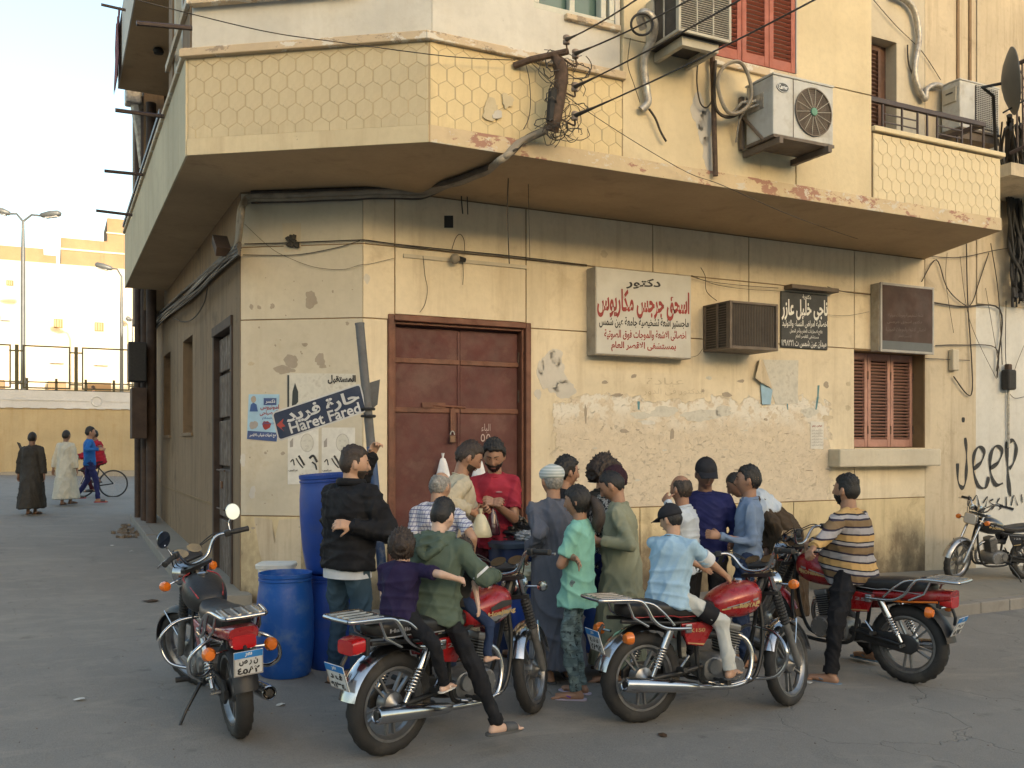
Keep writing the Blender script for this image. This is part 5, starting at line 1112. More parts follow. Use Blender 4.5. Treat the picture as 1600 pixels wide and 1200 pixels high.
def crumple(name, label, c, r, mat, seed=1, cat='bag', k=.35, group=None):
    rn = random.Random(seed); ph = [rn.uniform(0, 6) for _ in range(9)]; mb = MB().ell((0, 0, 0), (1, 1, 1), None, 36, 24)
    mb.v = [tuple(Vector((x*r[0], y*r[1], z*r[2]))*(1+k*.35*(abs(sin(5*x+ph[0]+2*sin(4*y+ph[1])))+abs(sin(6*y+ph[2]+2*z))+abs(sin(7*z+3*x+ph[3]))-1.6))) for x, y, z in mb.v]
    t = thing(name, label, cat, c, group=group); mb.build('bag_body', mat, t, smooth=60); return t
crumple('plastic_bag', 'crumpled shiny black plastic bag on the bin lid', at(803, 828, 8.35)+Vector((0, 0, -.01)), (.15, .13, .11), 'bag_black', 3, k=.8)
crumple('plastic_bag', 'crumpled clear plastic bag at the lid edge behind the man in grey', at(822, 838, 8.25), (.10, .10, .05), 'bag_clear', 5, k=.9)
crumple('food_bag', 'bulging bag of pale food on the barrel rim behind the handlebar', at(824, 893, 7.85), (.12, .1, .075), 'milk_bag', 8)
def drop_bag(label, top, w, h, mat, d=.09, seed=0):
    t = thing('food_bag' if mat != 'bag_white' else 'plastic_bag', label, 'bag', top)
    pr = [(.0, .012), (-.05, .015), (-.12, .3), (-.3, .52), (-.6, .8), (-.85, .98), (-.95, 1.0), (-1.0, .9)]
    mb = MB().loft([((0, 0, z*h), RT, FW, w*s/2, max(.012, d*s/2), 2.6) for z, s in pr], 30)
    rn = random.Random(seed); mb.v = [tuple(Vector(v)*(1)+Vector((.004*sin(60*v[0]+9*v[2]), .004*sin(50*v[1]), 0))) for v in mb.v]
    mb.build('bag_body', mat, t, smooth=50); MB().tube([(0, 0, -.03), (0, 0, .03)], [.008, .02], 8).build('knot', mat, t); return t
pm('bag_white', (.66, .68, .72), .4, 0, .1, 8, .004, 30, coat=.3)
# ---------------------------------------------------------------- motorcycles
pm('chrome', (.50, .50, .51), .18, 1, .05, 6, dirt=(.4, .36, .32), dsc=9, da=.5); pm('steel', (.40, .40, .40), .32, .9, .1, 10, dirt=(.2, .17, .14), dsc=8)
pm('alloy', (.28, .28, .28), .38, .85, .12, 10, dirt=(.12, .1, .09), dsc=8); pm('engine_grey', (.24, .235, .225), .45, .6, .15, 10, .001, 80, dirt=(.08, .07, .06), dsc=7)
pm('frame_black', (.014, .014, .014), .4, 0, .3, 10, dirt=(.06, .055, .05), dsc=8, da=.4); pm('plastic_black', (.018, .018, .019), .5, 0, .3, 12)
pm('tyre_rubber', (.024, .023, .022), .82, 0, .2, 12, .001, 90, dirt=(.10, .092, .08), dsc=6, da=.55)
pm('paint_red', (.30, .012, .014), .3, .1, .08, 4, coat=.5, dirt=(.26, .10, .08), dsc=9, da=.5); pm('paint_black', (.012, .012, .013), .22, 0, .1, 4, coat=.7)
pm('paint_darkred', (.14, .012, .014), .26, .1, .08, 4, coat=.6, dirt=(.15, .06, .05), dsc=8, da=.3)
pm('seat_vinyl', (.016, .015, .015), .48, 0, .25, 14, .002, 40); pm('lens_red', (.42, .010, .012), .18, 0, .1, 8, coat=.6); pm('lens_orange', (.65, .16, .015), .2, 0, .1, 8, coat=.6)
pm('lens_clear', (.5, .5, .5), .12, .3, .1, 8, coat=.5); pm('mirror_glass', (.5, .5, .52), .04, 1, .01, 3); pm('gauge_face', (.05, .05, .05), .4, 0, .1, 20); pm('plate_white', (.60, .61, .60), .5, 0, .08, 6, dirt=(.35, .32, .28), dsc=8)
pm('plate_blue', (.03, .20, .52), .5); pm('decal_grey', (.30, .30, .31), .4, .2, .2, 10); pm('decal_gold', (.50, .36, .16), .4, .2, .2, 10); pm('sticker_red', (.3, .03, .03), .5); pm('brake_pink', (.6, .12, .16), .5)
def wheelparts(T, R, w, tag_, n=72, drum=.07, spokes=5, hubm='steel', steer=None):
    """one wheel in plane y=0 round its own centre; returns the wheel object"""
    K = 12; prof = []
    for j in range(K):
        a = 2*pi*j/K; prof.append((R-w*.52+w*.52*cos(a) if cos(a) > 0 else R-w*.52+w*.42*cos(a), w*.5*sin(a)))
    mb = MB(); M = Matrix.Rotation(pi/2, 4, 'X'); vs = []
    for j, (r, z) in enumerate(prof):
        for i in range(n):
            bump_ = .0
            if r > R-w*.45:
                bump_ = (.006 if ((i+(j % 2)*2) % 4) > 1 else -.005)*(1 if j in (0, 1, 2, 3, 9, 10, 11) else 0)
            a = 2*pi*i/n+(.02*abs(z)/w*4); vs.append(M @ Vector(((r+bump_)*cos(a), (r+bump_)*sin(a), z)))
    mb.add(vs, [(j*n+i, j*n+(i+1) % n, ((j+1) % K)*n+(i+1) % n, ((j+1) % K)*n+i) for j in range(K) for i in range(n)])
    ty = mb.build('wheel', 'tyre_rubber', T, smooth=38)
    ri = R-w*.88
    rim = MB().ring([(ri+.006, -w*.36), (ri+.012, -w*.40), (ri-.004, -w*.40), (ri-.012, -w*.22), (ri-.022, -w*.12), (ri-.022, w*.12), (ri-.012, w*.22), (ri-.004, w*.40), (ri+.012, w*.40), (ri+.006, w*.36)], 48, M)
    rim.build('rim', 'alloy', ty, smooth=40)
    for k in range(spokes):
        a = 2*pi*k/spokes+.3; s = MB(); R_ = Matrix.Rotation(a, 3, 'Y')
        for sgn in (-1, 1):
            s.hexa([R_ @ Vector(v) for v in ((.04, -.014, sgn*.012-.007), (.04, -.014, sgn*.012+.007), (.04, .014, sgn*.012+.007), (.04, .014, sgn*.012-.007))],
                   [R_ @ Vector(v) for v in ((ri-.02, -.011, sgn*.03-.007), (ri-.02, -.011, sgn*.03+.007), (ri-.02, .011, sgn*.03+.007), (ri-.02, .011, sgn*.03-.007))])
        s.build('spoke', 'alloy', ty, bevel=.002)
    MB().lathe([(.001, -.055), (drum*.5, -.055), (drum, -.035), (drum*1.02, 0), (drum*.9, .035), (drum*.4, .05), (.012, .075), (.001, .075)], 24, M).build('hub', hubm, ty, smooth=35)
    return ty
def side_poly(mb, pts, y, th, m=0):   # polygon in x-z pushed along y
    return mb.prism([Vector((x, y, z)) for x, z in pts], (0, 1 if th > 0 else -1, 0), abs(th), m)
def arcpts(cx, cz, r, a0, a1, n): return [(cx+r*cos(radians(a0+(a1-a0)*i/n)), cz+r*sin(radians(a0+(a1-a0)*i/n))) for i in range(n+1)]
def fender(mat, T, name, cx, cz, r, a0, a1, w, n=16, parent=None):
    mb = MB(); vs = []; K = 7
    for (x, z), a in zip(arcpts(cx, cz, r, a0, a1, n), [radians(a0+(a1-a0)*i/n) for i in range(n+1)]):
        for j in range(K):
            t = -1+2*j/(K-1); dr = -.032*abs(t)**2.5; vs.append(Vector((x+dr*cos(a), w*t, z+dr*sin(a))))
        for j in range(K-1, -1, -1):
            t = -1+2*j/(K-1); dr = -.032*abs(t)**2.5-.003; vs.append(Vector((x+dr*cos(a), w*t*.96, z+dr*sin(a))))
    KK = 2*K; fs = [(i*KK+j, i*KK+(j+1) % KK, (i+1)*KK+(j+1) % KK, (i+1)*KK+j) for i in range(n) for j in range(KK)]+[tuple(range(KK)), tuple(range(n*KK, (n+1)*KK))]
    mb.add(vs, fs); return mb.build(name, mat, T, smooth=50)
def motorcycle(label, rear, front, cfg):
    """rear, front: ground contact points. +x forward, +y left in the bike's frame"""
    d = front-rear; L = 1.26; sc = cfg.get('scale', d.length/L); sc = (Vector((d.x, d.y, 0)).length/L) if not cfg.get('fix') else cfg['fix']
    T = thing('motorcycle', label, 'motorcycle', rear, group=cfg.get('group'))
    T.rotation_euler = (radians(cfg.get('lean', 0)), -atan2(d.z, Vector((d.x, d.y, 0)).length), atan2(d.y, d.x)); T.scale = (sc,)*3
    R = .300; rw = wheelparts(T, R, .105, 'rear', 80, .075, hubm='alloy'); rw.location = (0, 0, R)
    # fork geometry
    st = radians(cfg.get('steer', 0)); hx, hz = L-.27, .845; axle = Vector((L, 0, .295)); sa = Vector((axle.x-(hx+.04), 0, axle.z-(hz+.06))).normalized()
    head = Vector((hx, 0, hz))
    Fk = Matrix.Translation(head) @ Matrix.Rotation(st, 4, -sa) @ Matrix.Translation(-head)
    def fork(mb, name, mat, sm=40, **k):
        mb.v = [tuple(Fk @ Vector(v)) for v in mb.v]; return mb.build(name, mat, T, smooth=sm, **k)
    fwh = wheelparts(T, .295, .082, 'front', 80, .07, hubm='alloy')
    fwh.rotation_euler = (Fk.to_3x3()).to_euler(); fwh.location = Fk @ axle
    body = cfg.get('paint', 'paint_red')
    yt = .092; top = Vector((hx-.035, 0, hz+.11))
    for s in (-1, 1):
        o = Vector((0, s*yt, 0)); lo = axle+o; up = top+o; dd_ = (up-lo)
        fork(MB().tube([lo-dd_*.02, lo+dd_*.05, lo+dd_*.45], [.02, .026, .027], 12), 'fork_slider', cfg.get('slider', 'engine_grey'))
        if cfg.get('gaiter', True):
            g = [lo+dd_*(.45+.30*i/18) for i in range(19)]; fork(MB().tube(g, [.036 if i % 2 else .028 for i in range(19)], 12), 'fork_gaiter', 'black_rubber', 25)
        fork(MB().tube([lo+dd_*.45, up], .019, 12), 'fork_tube', 'chrome')
    for f_ in (.78, .98):
        c = (axle+(top-axle)*f_); fork(MB().loft([(c+sa*t, (0, 1, 0), (1, 0, 0), .125, .04, 4) for t in (-.014, .014)], 16), 'fork_yoke', 'plastic_black')
    fd = fender(cfg.get('ffender', 'chrome'), T, 'front_fender', axle.x, axle.z, .335, cfg.get('fa0', 12), cfg.get('fa1', 158), .058); 
    fd.data.transform(Fk)
    fork(MB().tube([axle+Vector((-.16, s_*.05, .29)) if i else axle+Vector((-.02, s_*.085, .12)) for s_ in (1,) for i in range(2)], .007, 6).tube([axle+Vector((.12, .05, .31)), axle+Vector((-.02, .09, .14))], .007, 6).tube([axle+Vector((.12, -.05, .31)), axle+Vector((-.02, -.09, .14))], .007, 6), 'fender_stay', 'chrome').__setitem__('kind', 'stuff')
    # headlight, indicators, gauges
    hc = head+Vector((.13, 0, .04)); MH = Matrix.Translation(hc) @ Matrix.Rotation(pi/2, 4, 'Y')
    if cfg.get('square_light'):
        fork(MB().loft([(hc+Vector((x, 0, 0)), (0, 1, 0), (0, 0, 1), a, b, 5) for x, a, b in ((-.07, .06, .05), (-.03, .09, .075), (.02, .095, .08))], 24), 'headlight', 'chrome'); fork(MB().loft([(hc+Vector((x, 0, 0)), (0, 1, 0), (0, 0, 1), a, b, 5) for x, a, b in ((.02, .086, .07), (.032, .08, .064))], 24), 'headlight_lens', 'lens_clear')
    else:
        fork(MB().lathe([(.001, -.1), (.05, -.09), (.078, -.05), (.09, 0), (.092, .012), (.085, .02)], 28, MH), 'headlight', cfg.get('lightshell', 'chrome')); fork(MB().lathe([(.085, .018), (.06, .03), (.001, .036)], 28, MH), 'headlight_lens', 'lens_clear')
    for s in (-1, 1):
        c = head+Vector((.08, s*.19, .02)); fork(MB().tube([head+Vector((.06, s*.09, .03)), c], .008, 8), 'indicator_stalk', 'chrome')
        fork(MB().lathe([(.001, -.03), (.03, -.025), (.037, 0), (.03, .025), (.001, .03)], 18, Matrix.Translation(c+Vector((0, s*.02, 0))) @ Matrix.Rotation(pi/2, 4, 'Y')), 'front_indicator', cfg.get('ind', 'lens_orange'))
    gz = head+Vector((.03, 0, .20))
    MG = Matrix.Rotation(radians(-28), 4, 'Y')
    for s in (-1, 1):
        c = gz+Vector((0, s*.062, 0)); Mg = Matrix.Translation(c) @ MG
        fork(MB().lathe([(.001, -.06), (.03, -.055), (.05, -.02), (.052, 0), (.054, .012), (.046, .012)], 24, Mg), 'gauge', cfg.get('gauge', 'chrome')); fork(MB().lathe([(.046, .009), (.001, .0095)], 24, Mg), 'gauge_dial', 'gauge_face')
        fork(MB().tube([Mg @ Vector((-.0, 0, .0105)), Mg @ Vector((.03, .015*s, .0105))], .0018, 4), 'gauge_needle', 'ink_white')
    fork(MB().box(gz+Vector((-.035, 0, -.03)), (.07, .15, .03), MG.to_3x3()), 'gauge_panel', 'plastic_black', bevel=.008)
    # handlebar
    hb = top+Vector((-.02, 0, .03)); H_ = cfg.get('bar_h', .12); hp = []
    for y, x, z in ((-.36, -.15, H_-.01), (-.25, -.10, H_+.0), (-.17, -.03, H_-.01), (-.08, 0, 0), (.08, 0, 0), (.17, -.03, H_-.01), (.25, -.10, H_+.0), (.36, -.15, H_-.01)): hp.append(hb+Vector((x, y, z)))
    hs = smooth_pts(hp, 5); fork(MB().tube(hs, .0115, 10), 'handlebar', 'chrome', 60)
    for s in (-1, 1):
        a, b = (hp[-1], hp[-2]) if s > 0 else (hp[0], hp[1]); e = a+(a-b)*.12
        fork(MB().tube([b.lerp(a, .0), b.lerp(a, .25), a, e, e+(a-b)*.03], [.015, .019, .019, .021, .014], 12), 'grip', 'black_rubber')
        sw = b.lerp(a, -.15); fork(MB().box(sw, (.05, .045, .045), Matrix.Rotation(.5*s, 3, 'Z')), 'switch_box', 'plastic_black', bevel=.008)
        if s < 0 or True: fork(MB().tube(smooth_pts([b.lerp(a, -.1)+Vector((.03, 0, -.01)), b.lerp(a, .3)+Vector((.055, 0, -.01)), e+Vector((.05, s*.02, -.015))], 4), [.009]+[.006]*7+[.009], 7), 'lever', 'steel' if not cfg.get('black_lever') else 'plastic_black', 60)
        if cfg.get('mirrors', True) is True or cfg.get('mirrors') == s:
            m0 = b.lerp(a, .05); m1 = m0+Vector((.02, s*.02, .07)); m2 = m0+Vector((-.01, s*.05, .10))
            fork(MB().tube(smooth_pts([m0, m1, m2], 4), .005, 7), 'mirror_stalk', 'chrome', 60)
            Mm = Matrix.Translation(m2+Vector((0, 0, .04))) @ Matrix.Rotation(radians(-90-10 if s > 0 else -84), 4, 'Y') @ Matrix.Rotation(radians(6*s), 4, 'X')
            fork(MB().lathe([(.001, -.028), (.04, -.02), (.058, 0), (.058, .006)], 24, Mm), 'mirror', cfg.get('mirror_shell', 'chrome')); fork(MB().lathe([(.053, .0065), (.001, .007)], 24, Mm), 'mirror_glass', 'mirror_glass')
    # cables
    for s, k in ((1, 0), (-1, 0), (1, 1), (-1, 1)):
        a = (hp[-2] if s > 0 else hp[1]); fork(MB().tube(smooth_pts([a+Vector((.03, 0, -.01)), a+Vector((.10, -s*.08, -.01+.02*k)), head+Vector((.13, s*(.04+.03*k), .12)), head+Vector((.03, s*.05, 0))], 5), .0045, 6), 'control_cable', 'black_rubber', 60)
    # tank
    tk = []
    x0_, x1_ = hx-.47, hx-.045
    for t, w_, h_, zc in ((0, .03, .03, .74), (.03, .075, .06, .745), (.15, .112, .092, .755), (.4, .142, .118, .775), (.65, .15, .128, .79), (.85, .125, .11, .80), (.96, .09, .08, .805), (1, .04, .04, .805)):
        tk.append((Vector((x0_+(x1_-x0_)*t, 0, zc)), (0, 1, 0), (0, 0, 1), w_, h_, 2.5))
    tank = MB().loft(tk, 32).build('tank', cfg.get('tankmat', body), T, smooth=60, sub=1)
    MB().lathe([(.001, 0), (.035, 0), (.038, .012), (.03, .022), (.001, .026)], 20, Matrix.Translation((x0_+.26, 0, .905)) @ Matrix.Rotation(.08, 4, 'Y')).build('fuel_cap', 'chrome', tank, smooth=40)
    def side_text(txt, mat, x0, z0, x1, z1, y, s, bold=.03, ang=0, par=None, nm='lettering'):
        # text on the +y (s=1) or -y (s=-1) side
        n = Vector((0, s, 0)); xa, xb = (x1, x0) if s > 0 else (x0, x1)
        V, F, lay = glyphs(txt, bold); mn, mx = V.min(0), V.max(0); U = (V-mn)/(mx-mn); mb = MB()
        zoff = lambda x: ang*(x-x0)
        for (u, v), l in zip(U, lay): x = xa+(xb-xa)*u; z = z0+(z1-z0)*v; mb.v.append((x, s*(y+.0004*(l % 3)), z+zoff(x)))
        mb.f = F; mb.m = [0]*len(F); return mb.build(nm, mat, par or T)
    def decal(poly, mat, par, off=.004):   # polygon (x,z) laid over the tank side, both sides
        for s in (-1, 1):
            mb = MB(); vs = []; P = poly; n = 6
            # fine strip between two polylines
            (A_, B_) = P; m = len(A_)
            for i in range(m):
                for j in range(n+1):
                    x = A_[i][0]+(B_[i][0]-A_[i][0])*j/n; z = A_[i][1]+(B_[i][1]-A_[i][1])*j/n
                    t = (x-x0_)/(x1_-x0_); ks = [0, .03, .15, .4, .65, .85, .96, 1]
                    k = max(i2 for i2 in range(8) if ks[i2] <= max(0, min(.999, t))); k = min(k, 6); f_ = (t-ks[k])/(ks[k+1]-ks[k])
                    wv = tk[k][3]+(tk[k+1][3]-tk[k][3])*f_; hv = tk[k][4]+(tk[k+1][4]-tk[k][4])*f_; zc = tk[k][0].z+(tk[k+1][0].z-tk[k][0].z)*f_
                    q = max(-.97, min(.97, (z-zc)/hv)); vs.append((x, s*(wv*(1-abs(q)**2.5)**(1/2.5)+off), z))
            mb.add(vs, [(i*(n+1)+j, i*(n+1)+j+1, (i+1)*(n+1)+j+1, (i+1)*(n+1)+j) for i in range(m-1) for j in range(n)])
            mb.build('decal', mat, par, smooth=180)
    if cfg.get('tank_style') == 'graphic':
        decal(([(x0_+.12, .735), (x0_+.22, .76), (x0_+.33, .78), (x0_+.40, .775)], [(x0_+.12, .70), (x0_+.22, .71), (x0_+.33, .73), (x0_+.40, .745)]), 'decal_grey', tank)
        decal(([(x0_+.16, .80), (x0_+.25, .835), (x0_+.36, .83)], [(x0_+.16, .775), (x0_+.25, .79), (x0_+.36, .80)]), 'ink_black', tank)
        decal(([(x0_+.10, .71), (x0_+.24, .72), (x0_+.38, .75)], [(x0_+.10, .69), (x0_+.24, .68), (x0_+.38, .70)]), 'ink_black', tank, .003)
        for s in (-1, 1): side_text('Hoajiang', 'decal_gold', x0_+.12, .735, x0_+.37, .775, .156, s, .03, .05, tank)
    elif cfg.get('tank_style') == 'stripe':
        decal(([(x0_+.05, .735), (x0_+.2, .765), (x0_+.35, .79)], [(x0_+.05, .725), (x0_+.2, .75), (x0_+.35, .765)]), 'decal_gold', tank)
        decal(([(x0_+.08, .75), (x0_+.2, .78), (x0_+.33, .81)], [(x0_+.08, .742), (x0_+.2, .772), (x0_+.33, .795)]), 'decal_grey', tank)
        for s in (-1, 1): side_text('HONDA' if cfg.get('maker') else 'ROYAL', 'decal_gold', x0_+.16, .745, x0_+.32, .775, .156, s, .03, .05, tank)
    elif cfg.get('tank_style') == 'piped':
        z_ = .004
        for s in (-1, 1): MB().tube(smooth_pts([(x0_+.03, s*.08, .79), (x0_+.15, s*.105, .845), (x0_+.33, s*.12, .88), (x0_+.40, s*.06, .905)], 5), .005, 6).build('piping', 'sticker_red', tank, smooth=60)
    # seat
    sx0, sx1 = -.20, hx-.42
    ss = []
    for t, w_, h_, zc in ((0, .03, .02, .755), (.03, .095, .05, .755), (.2, .118, .062, .76), (.5, .125, .058, .745), (.62, .125, .052, .73), (.8, .11, .05, .725), (.97, .075, .05, .74), (1, .03, .03, .74)):
        ss.append((Vector((sx0+(sx1-sx0)*t, 0, zc)), (0, 1, 0), (0, 0, 1), w_, h_, 3.2))
    seat = MB().loft(ss, 28).build('seat', 'seat_vinyl', T, smooth=60, sub=1)
    for s in (-1, 1): MB().tube([(sx0+.05+i*.06, s*(.122 if 0 < i < 9 else .10), .715-(.012 if i > 5 else 0)) for i in range(10)], .004, 6).build('seat_piping', cfg.get('piping', 'decal_grey'), seat, smooth=60)
    if cfg.get('seat_text'): side_text(cfg['seat_text'], 'decal_grey', sx0+.08, .735, sx0+.30, .765, .127, -1, .03, 0, seat)
    # tail cowl / side covers
    cw = cfg.get('cowl')
    for s in (-1, 1):
        mb = MB(); side_poly(mb, [(.22, .66), (.50, .67), (.47, .60), (.40, .50), (.27, .52)], s*.115, s*.02); pn_ = mb.build('side_cover', body, T, bevel=.008)
        side_text(cfg.get('cover_text', '125'), 'decal_gold' if cfg.get('cover_text') else 'decal_grey', .29, .60, .41, .625, .1365, s, .02, 0, pn_)
        if cfg.get('tank_style') == 'stripe':
            side_poly(MB(), [(.27, .535), (.41, .52), (.40, .512), (.275, .527)], s*.1355, s*.001).build('decal', 'decal_gold', pn_)
    if cw:
        mb = MB().loft([(Vector((x, 0, z)), (0, 1, 0), (0, 0, 1), w_, h_, 3) for x, z, w_, h_ in ((.25, .66, .11, .035), (.05, .675, .125, .04), (-.15, .70, .115, .045), (-.28, .715, .10, .045), (-.33, .72, .085, .04))], 24); mb.build('tail_cowl', body, T, smooth=50)
        for s in (-1, 1): MB().tube([(.25, s*.125, .63), (0, s*.13, .64), (-.25, s*.11, .672)], .009, 6).build('cowl_trim', 'lens_orange' if cw == 2 else 'chrome', T, smooth=60)
    # tail light, plate, rear fender
    rf = fender(cfg.get('rfender', 'chrome'), T, 'rear_fender', 0, R, .355, 60, cfg.get('rf1', 168), .075)
    tl = MB().loft([(Vector((x, 0, z)), (0, 1, 0), (0, 0, 1), w_, h_, 5) for x, z, w_, h_ in ((-.22, .685, .075, .04), (-.30, .675, .078, .045), (-.335, .67, .07, .04))], 20)
    if cfg.get('taillight', True): tl.build('tail_light', 'lens_red', T, smooth=40); MB().b2((-.25, -.085, .622), (-.225, .085, .728)).build('tail_light_housing', 'plastic_black', T, bevel=.006)
    pa = cfg.get('plate_pos', (-.385, .515)); tilt = radians(cfg.get('plate_tilt', -20)); Mp = Matrix.Translation((pa[0], 0, pa[1])) @ Matrix.Rotation(tilt, 4, 'Y')
    pl = MB(); pl.box((0, 0, 0), (.004, .17, .155)); pl.v = [tuple(Mp @ Vector(v)) for v in pl.v]; plt = pl.build('number_plate', 'plate_white', T)
    bb_ = MB(); bb_.box((-.0032, 0, .056), (.002, .166, .04)); bb_.v = [tuple(Mp @ Vector(v)) for v in bb_.v]; bb_.build('plate_band', 'plate_blue', plt)
    rm_ = MB(); 
    for a, b in (((-.0035, -.083, -.076), (-.0021, .083, -.070)), ((-.0035, -.083, -.07), (-.0021, -.078, .034)), ((-.0035, .078, -.07), (-.0021, .083, .034))): rm_.b2(a, b)
    rm_.v = [tuple(Mp @ Vector(v)) for v in rm_.v]; rm_.build('plate_rim', 'ink_grey', plt)['kind'] = 'stuff'
    for txt, z0_, z1_, w_ in ((cfg['plate'][0], -.012, .030, .055), (cfg['plate'][1], -.066, -.022, .065), ('مصر', .042, .070, .02)):
        V, F, lay = glyphs(txt, .045); mn, mx = V.min(0), V.max(0); U = (V-mn)/(mx-mn); mb = MB()
        for (u, v), l in zip(U, lay): mb.v.append(tuple(Mp @ Vector((-.0046-.0003*(l % 3), w_-2*w_*u, z0_+(z1_-z0_)*v))))
        mb.f = F; mb.m = [0]*len(F); mb.build('lettering', 'ink_black' if txt != 'مصر' else 'ink_white', plt)
    MB().tube([(-.30, 0, .66), (pa[0]+.03, 0, pa[1]+.06), (pa[0]+.035, 0, pa[1]-.0)], .012, 8).build('plate_bracket', 'plastic_black', T)
    for s in (-1, 1):
        if cfg.get('rear_ind', True):
            MB().tube([(-.2, s*.07, .60), (-.22, s*.16, .60)], .009, 8).build('indicator_stalk', 'chrome', T)
            MB().lathe([(.001, -.035), (.028, -.03), (.042, -.005), (.04, .02), (.001, .032)], 20, Matrix.Translation((-.22, s*.185, .60)) @ Matrix.Rotation(pi/2, 4, 'Y')).build('rear_indicator', 'lens_orange', T, smooth=40)
    # rack
    rk = cfg.get('rack', 1)
    if rk:
        zr = .80 if rk == 1 else .80; bx = -.40
        for s in (-1, 1):
            MB().tube(smooth_pts([(.28, s*.15, .63), (.08, s*.165, .645), (-.02, s*.165, .70), (-.08, s*.16, .79), (-.14, s*.15, zr+.03), (bx+.04, s*.13, zr+.035), (bx, s*.11, zr+.035)], 5), .0125, 10).build('rack_side_bar', 'chrome', T, smooth=60)
            MB().tube(smooth_pts([(.14, s*.165, .66), (.05, s*.16, .75), (-.05, s*.14, .81), (bx+.1, s*.125, zr+.02)], 4), .009, 8).build('rack_brace', 'chrome', T, smooth=60)
            MB().tube([(-.05, s*.15, .66), (-.16, s*.14, .72), (-.20, s*.13, zr+.02)], .009, 8).build('rack_strut', 'chrome', T, smooth=60)
            MB().b2((.24, s*.13-.015, .60), (.29, s*.13+.03*s, .66)).build('rack_mount', 'steel', T, bevel=.008)
        pl_ = MB().tube([(bx, -.11, zr+.035), (bx-.01, 0, zr+.036), (bx, .11, zr+.035)], .0125, 10); pl_.build('rack_end_bar', 'chrome', T, smooth=60)
        MB().b2((bx, -.12, zr+.034), (bx+.24, .12, zr+.046)).build('rack_plate', 'steel', T, bevel=.004)
        for i in range(4): MB().b2((bx+.02, -.10+i*.06, zr+.0465), (bx+.22, -.085+i*.06, zr+.052)).build('rack_slat', 'chrome', T)
    # shocks
    for s in (-1, 1):
        a, b = Vector((-.0, s*.135, R+.03)), Vector((.17, s*.135, .625))
        if cfg.get('shock_fwd') is not None: b = Vector((cfg['shock_fwd'], s*.135, .625))
        MB().tube([a, a.lerp(b, .25)], .016, 10).tube([a.lerp(b, .6), b], .03, 12).build('shock_absorber', 'chrome', T, smooth=40)['kind'] = 'stuff'
        dd_ = (b-a); u = Vector((0, 1, 0)); w_ = dd_.normalized().cross(u)
        MB().tube([a.lerp(b, .18+.46*i/72)+(u*cos(i*2*pi/9)+w_*sin(i*2*pi/9))*.027 for i in range(73)], .006, 6).build('spring', 'chrome', T, smooth=60)
        MB().tube([(0, s*.09, R), (.25, s*.10, R+.03), (.42, s*.09, .36)], [.02, .018, .022], 10).build('swingarm', 'frame_black' if cfg.get('black_arm', True) else 'chrome', T, smooth=50)
    MB().tube([(0, -.15, R), (0, .15, R)], .012, 10).build('rear_axle', 'steel', T)
    MB().loft([(Vector((x, .075, R+.01+.02*(x/.4))), (0, 1, 0), (0, 0, 1), .014, h_, 4) for x, h_ in ((-.10, .03), (-.05, .075), (.05, .07), (.38, .05), (.44, .02))], 16).build('chain_guard', cfg.get('chain', 'plastic_black'), T, smooth=40)
    MB().tube([(-.0, -.08, R-.02), (.18, -.10, R-.08), (.33, -.11, .26)], .006, 6).build('brake_rod', 'steel', T, smooth=60)
    # frame
    fr_ = MB(); fr_.tube([(hx+.02, 0, hz+.09), (hx-.05, 0, hz-.08)], .033, 12); fr_.build('steering_head', 'frame_black', T)
    for s in (-1, 1):
        MB().tube(smooth_pts([(hx-.03, s*.01, hz-.05), (hx-.02, s*.05, .55), (hx-.08, s*.08, .30), (hx-.2, s*.09, .22), (.45, s*.10, .24), (.38, s*.10, .38), (.36, s*.10, .62)], 4), .015, 8).build('frame_tube', 'frame_black', T, smooth=60)
        MB().tube([(hx-.06, s*.03, hz-.06), (.5, s*.08, .67), (.2, s*.10, .66), (-.22, s*.085, .69)], .014, 8).build('frame_rail', 'frame_black', T, smooth=60)
    # engine
    ex = .62
    eng = MB().loft([(Vector((ex-.02, y, .33)), (1, 0, 0), (0, 0, 1), w_, h_, 3) for y, w_, h_ in ((-.105, .10, .06), (-.09, .155, .085), (0, .165, .10), (.09, .155, .09), (.105, .12, .07))], 28).build('engine', 'engine_grey', T, smooth=50)
    for s in (-1, 1):
        MB().lathe([(.001, .0), (.075, .0), (.085, -.012), (.088, -.05)], 28, Matrix.Translation((ex+.05, s*.135, .33)) @ Matrix.Rotation(-s*pi/2, 4, 'X')).build('crankcase_cover', 'engine_grey' if s > 0 else 'alloy', eng, smooth=35)
        MB().lathe([(.001, .0), (.05, .0), (.055, -.03)], 20, Matrix.Translation((ex-.10, s*.12, .35)) @ Matrix.Rotation(-s*pi/2, 4, 'X')).build('side_casing', 'engine_grey', eng, smooth=35)
        for i in range(6): a = 2*pi*i/6; MB().lathe([(.001, .004), (.007, .003), (.007, -.004)], 8, Matrix.Translation((ex+.05+.068*cos(a), s*.136, .33+.068*sin(a))) @ Matrix.Rotation(-s*pi/2, 4, 'X')).build('bolt', 'steel', eng)
    ca = Matrix.Rotation(radians(14), 3, 'Y'); c0 = Vector((ex+.05, 0, .42))
    for i in range(9): MB().box(c0+ca @ Vector((0, 0, .014+i*.0175)), (.125 if i < 6 else .135, .15 if i < 6 else .16, .007), ca).build('cooling_fin', 'engine_grey', eng, bevel=.002)
    MB().box(c0+ca @ Vector((0, 0, .08)), (.095, .11, .17), ca).build('cylinder', 'frame_black', eng)
    MB().box(c0+ca @ Vector((0, 0, .185)), (.12, .13, .05), ca).build('cylinder_head', 'engine_grey', eng, bevel=.015)
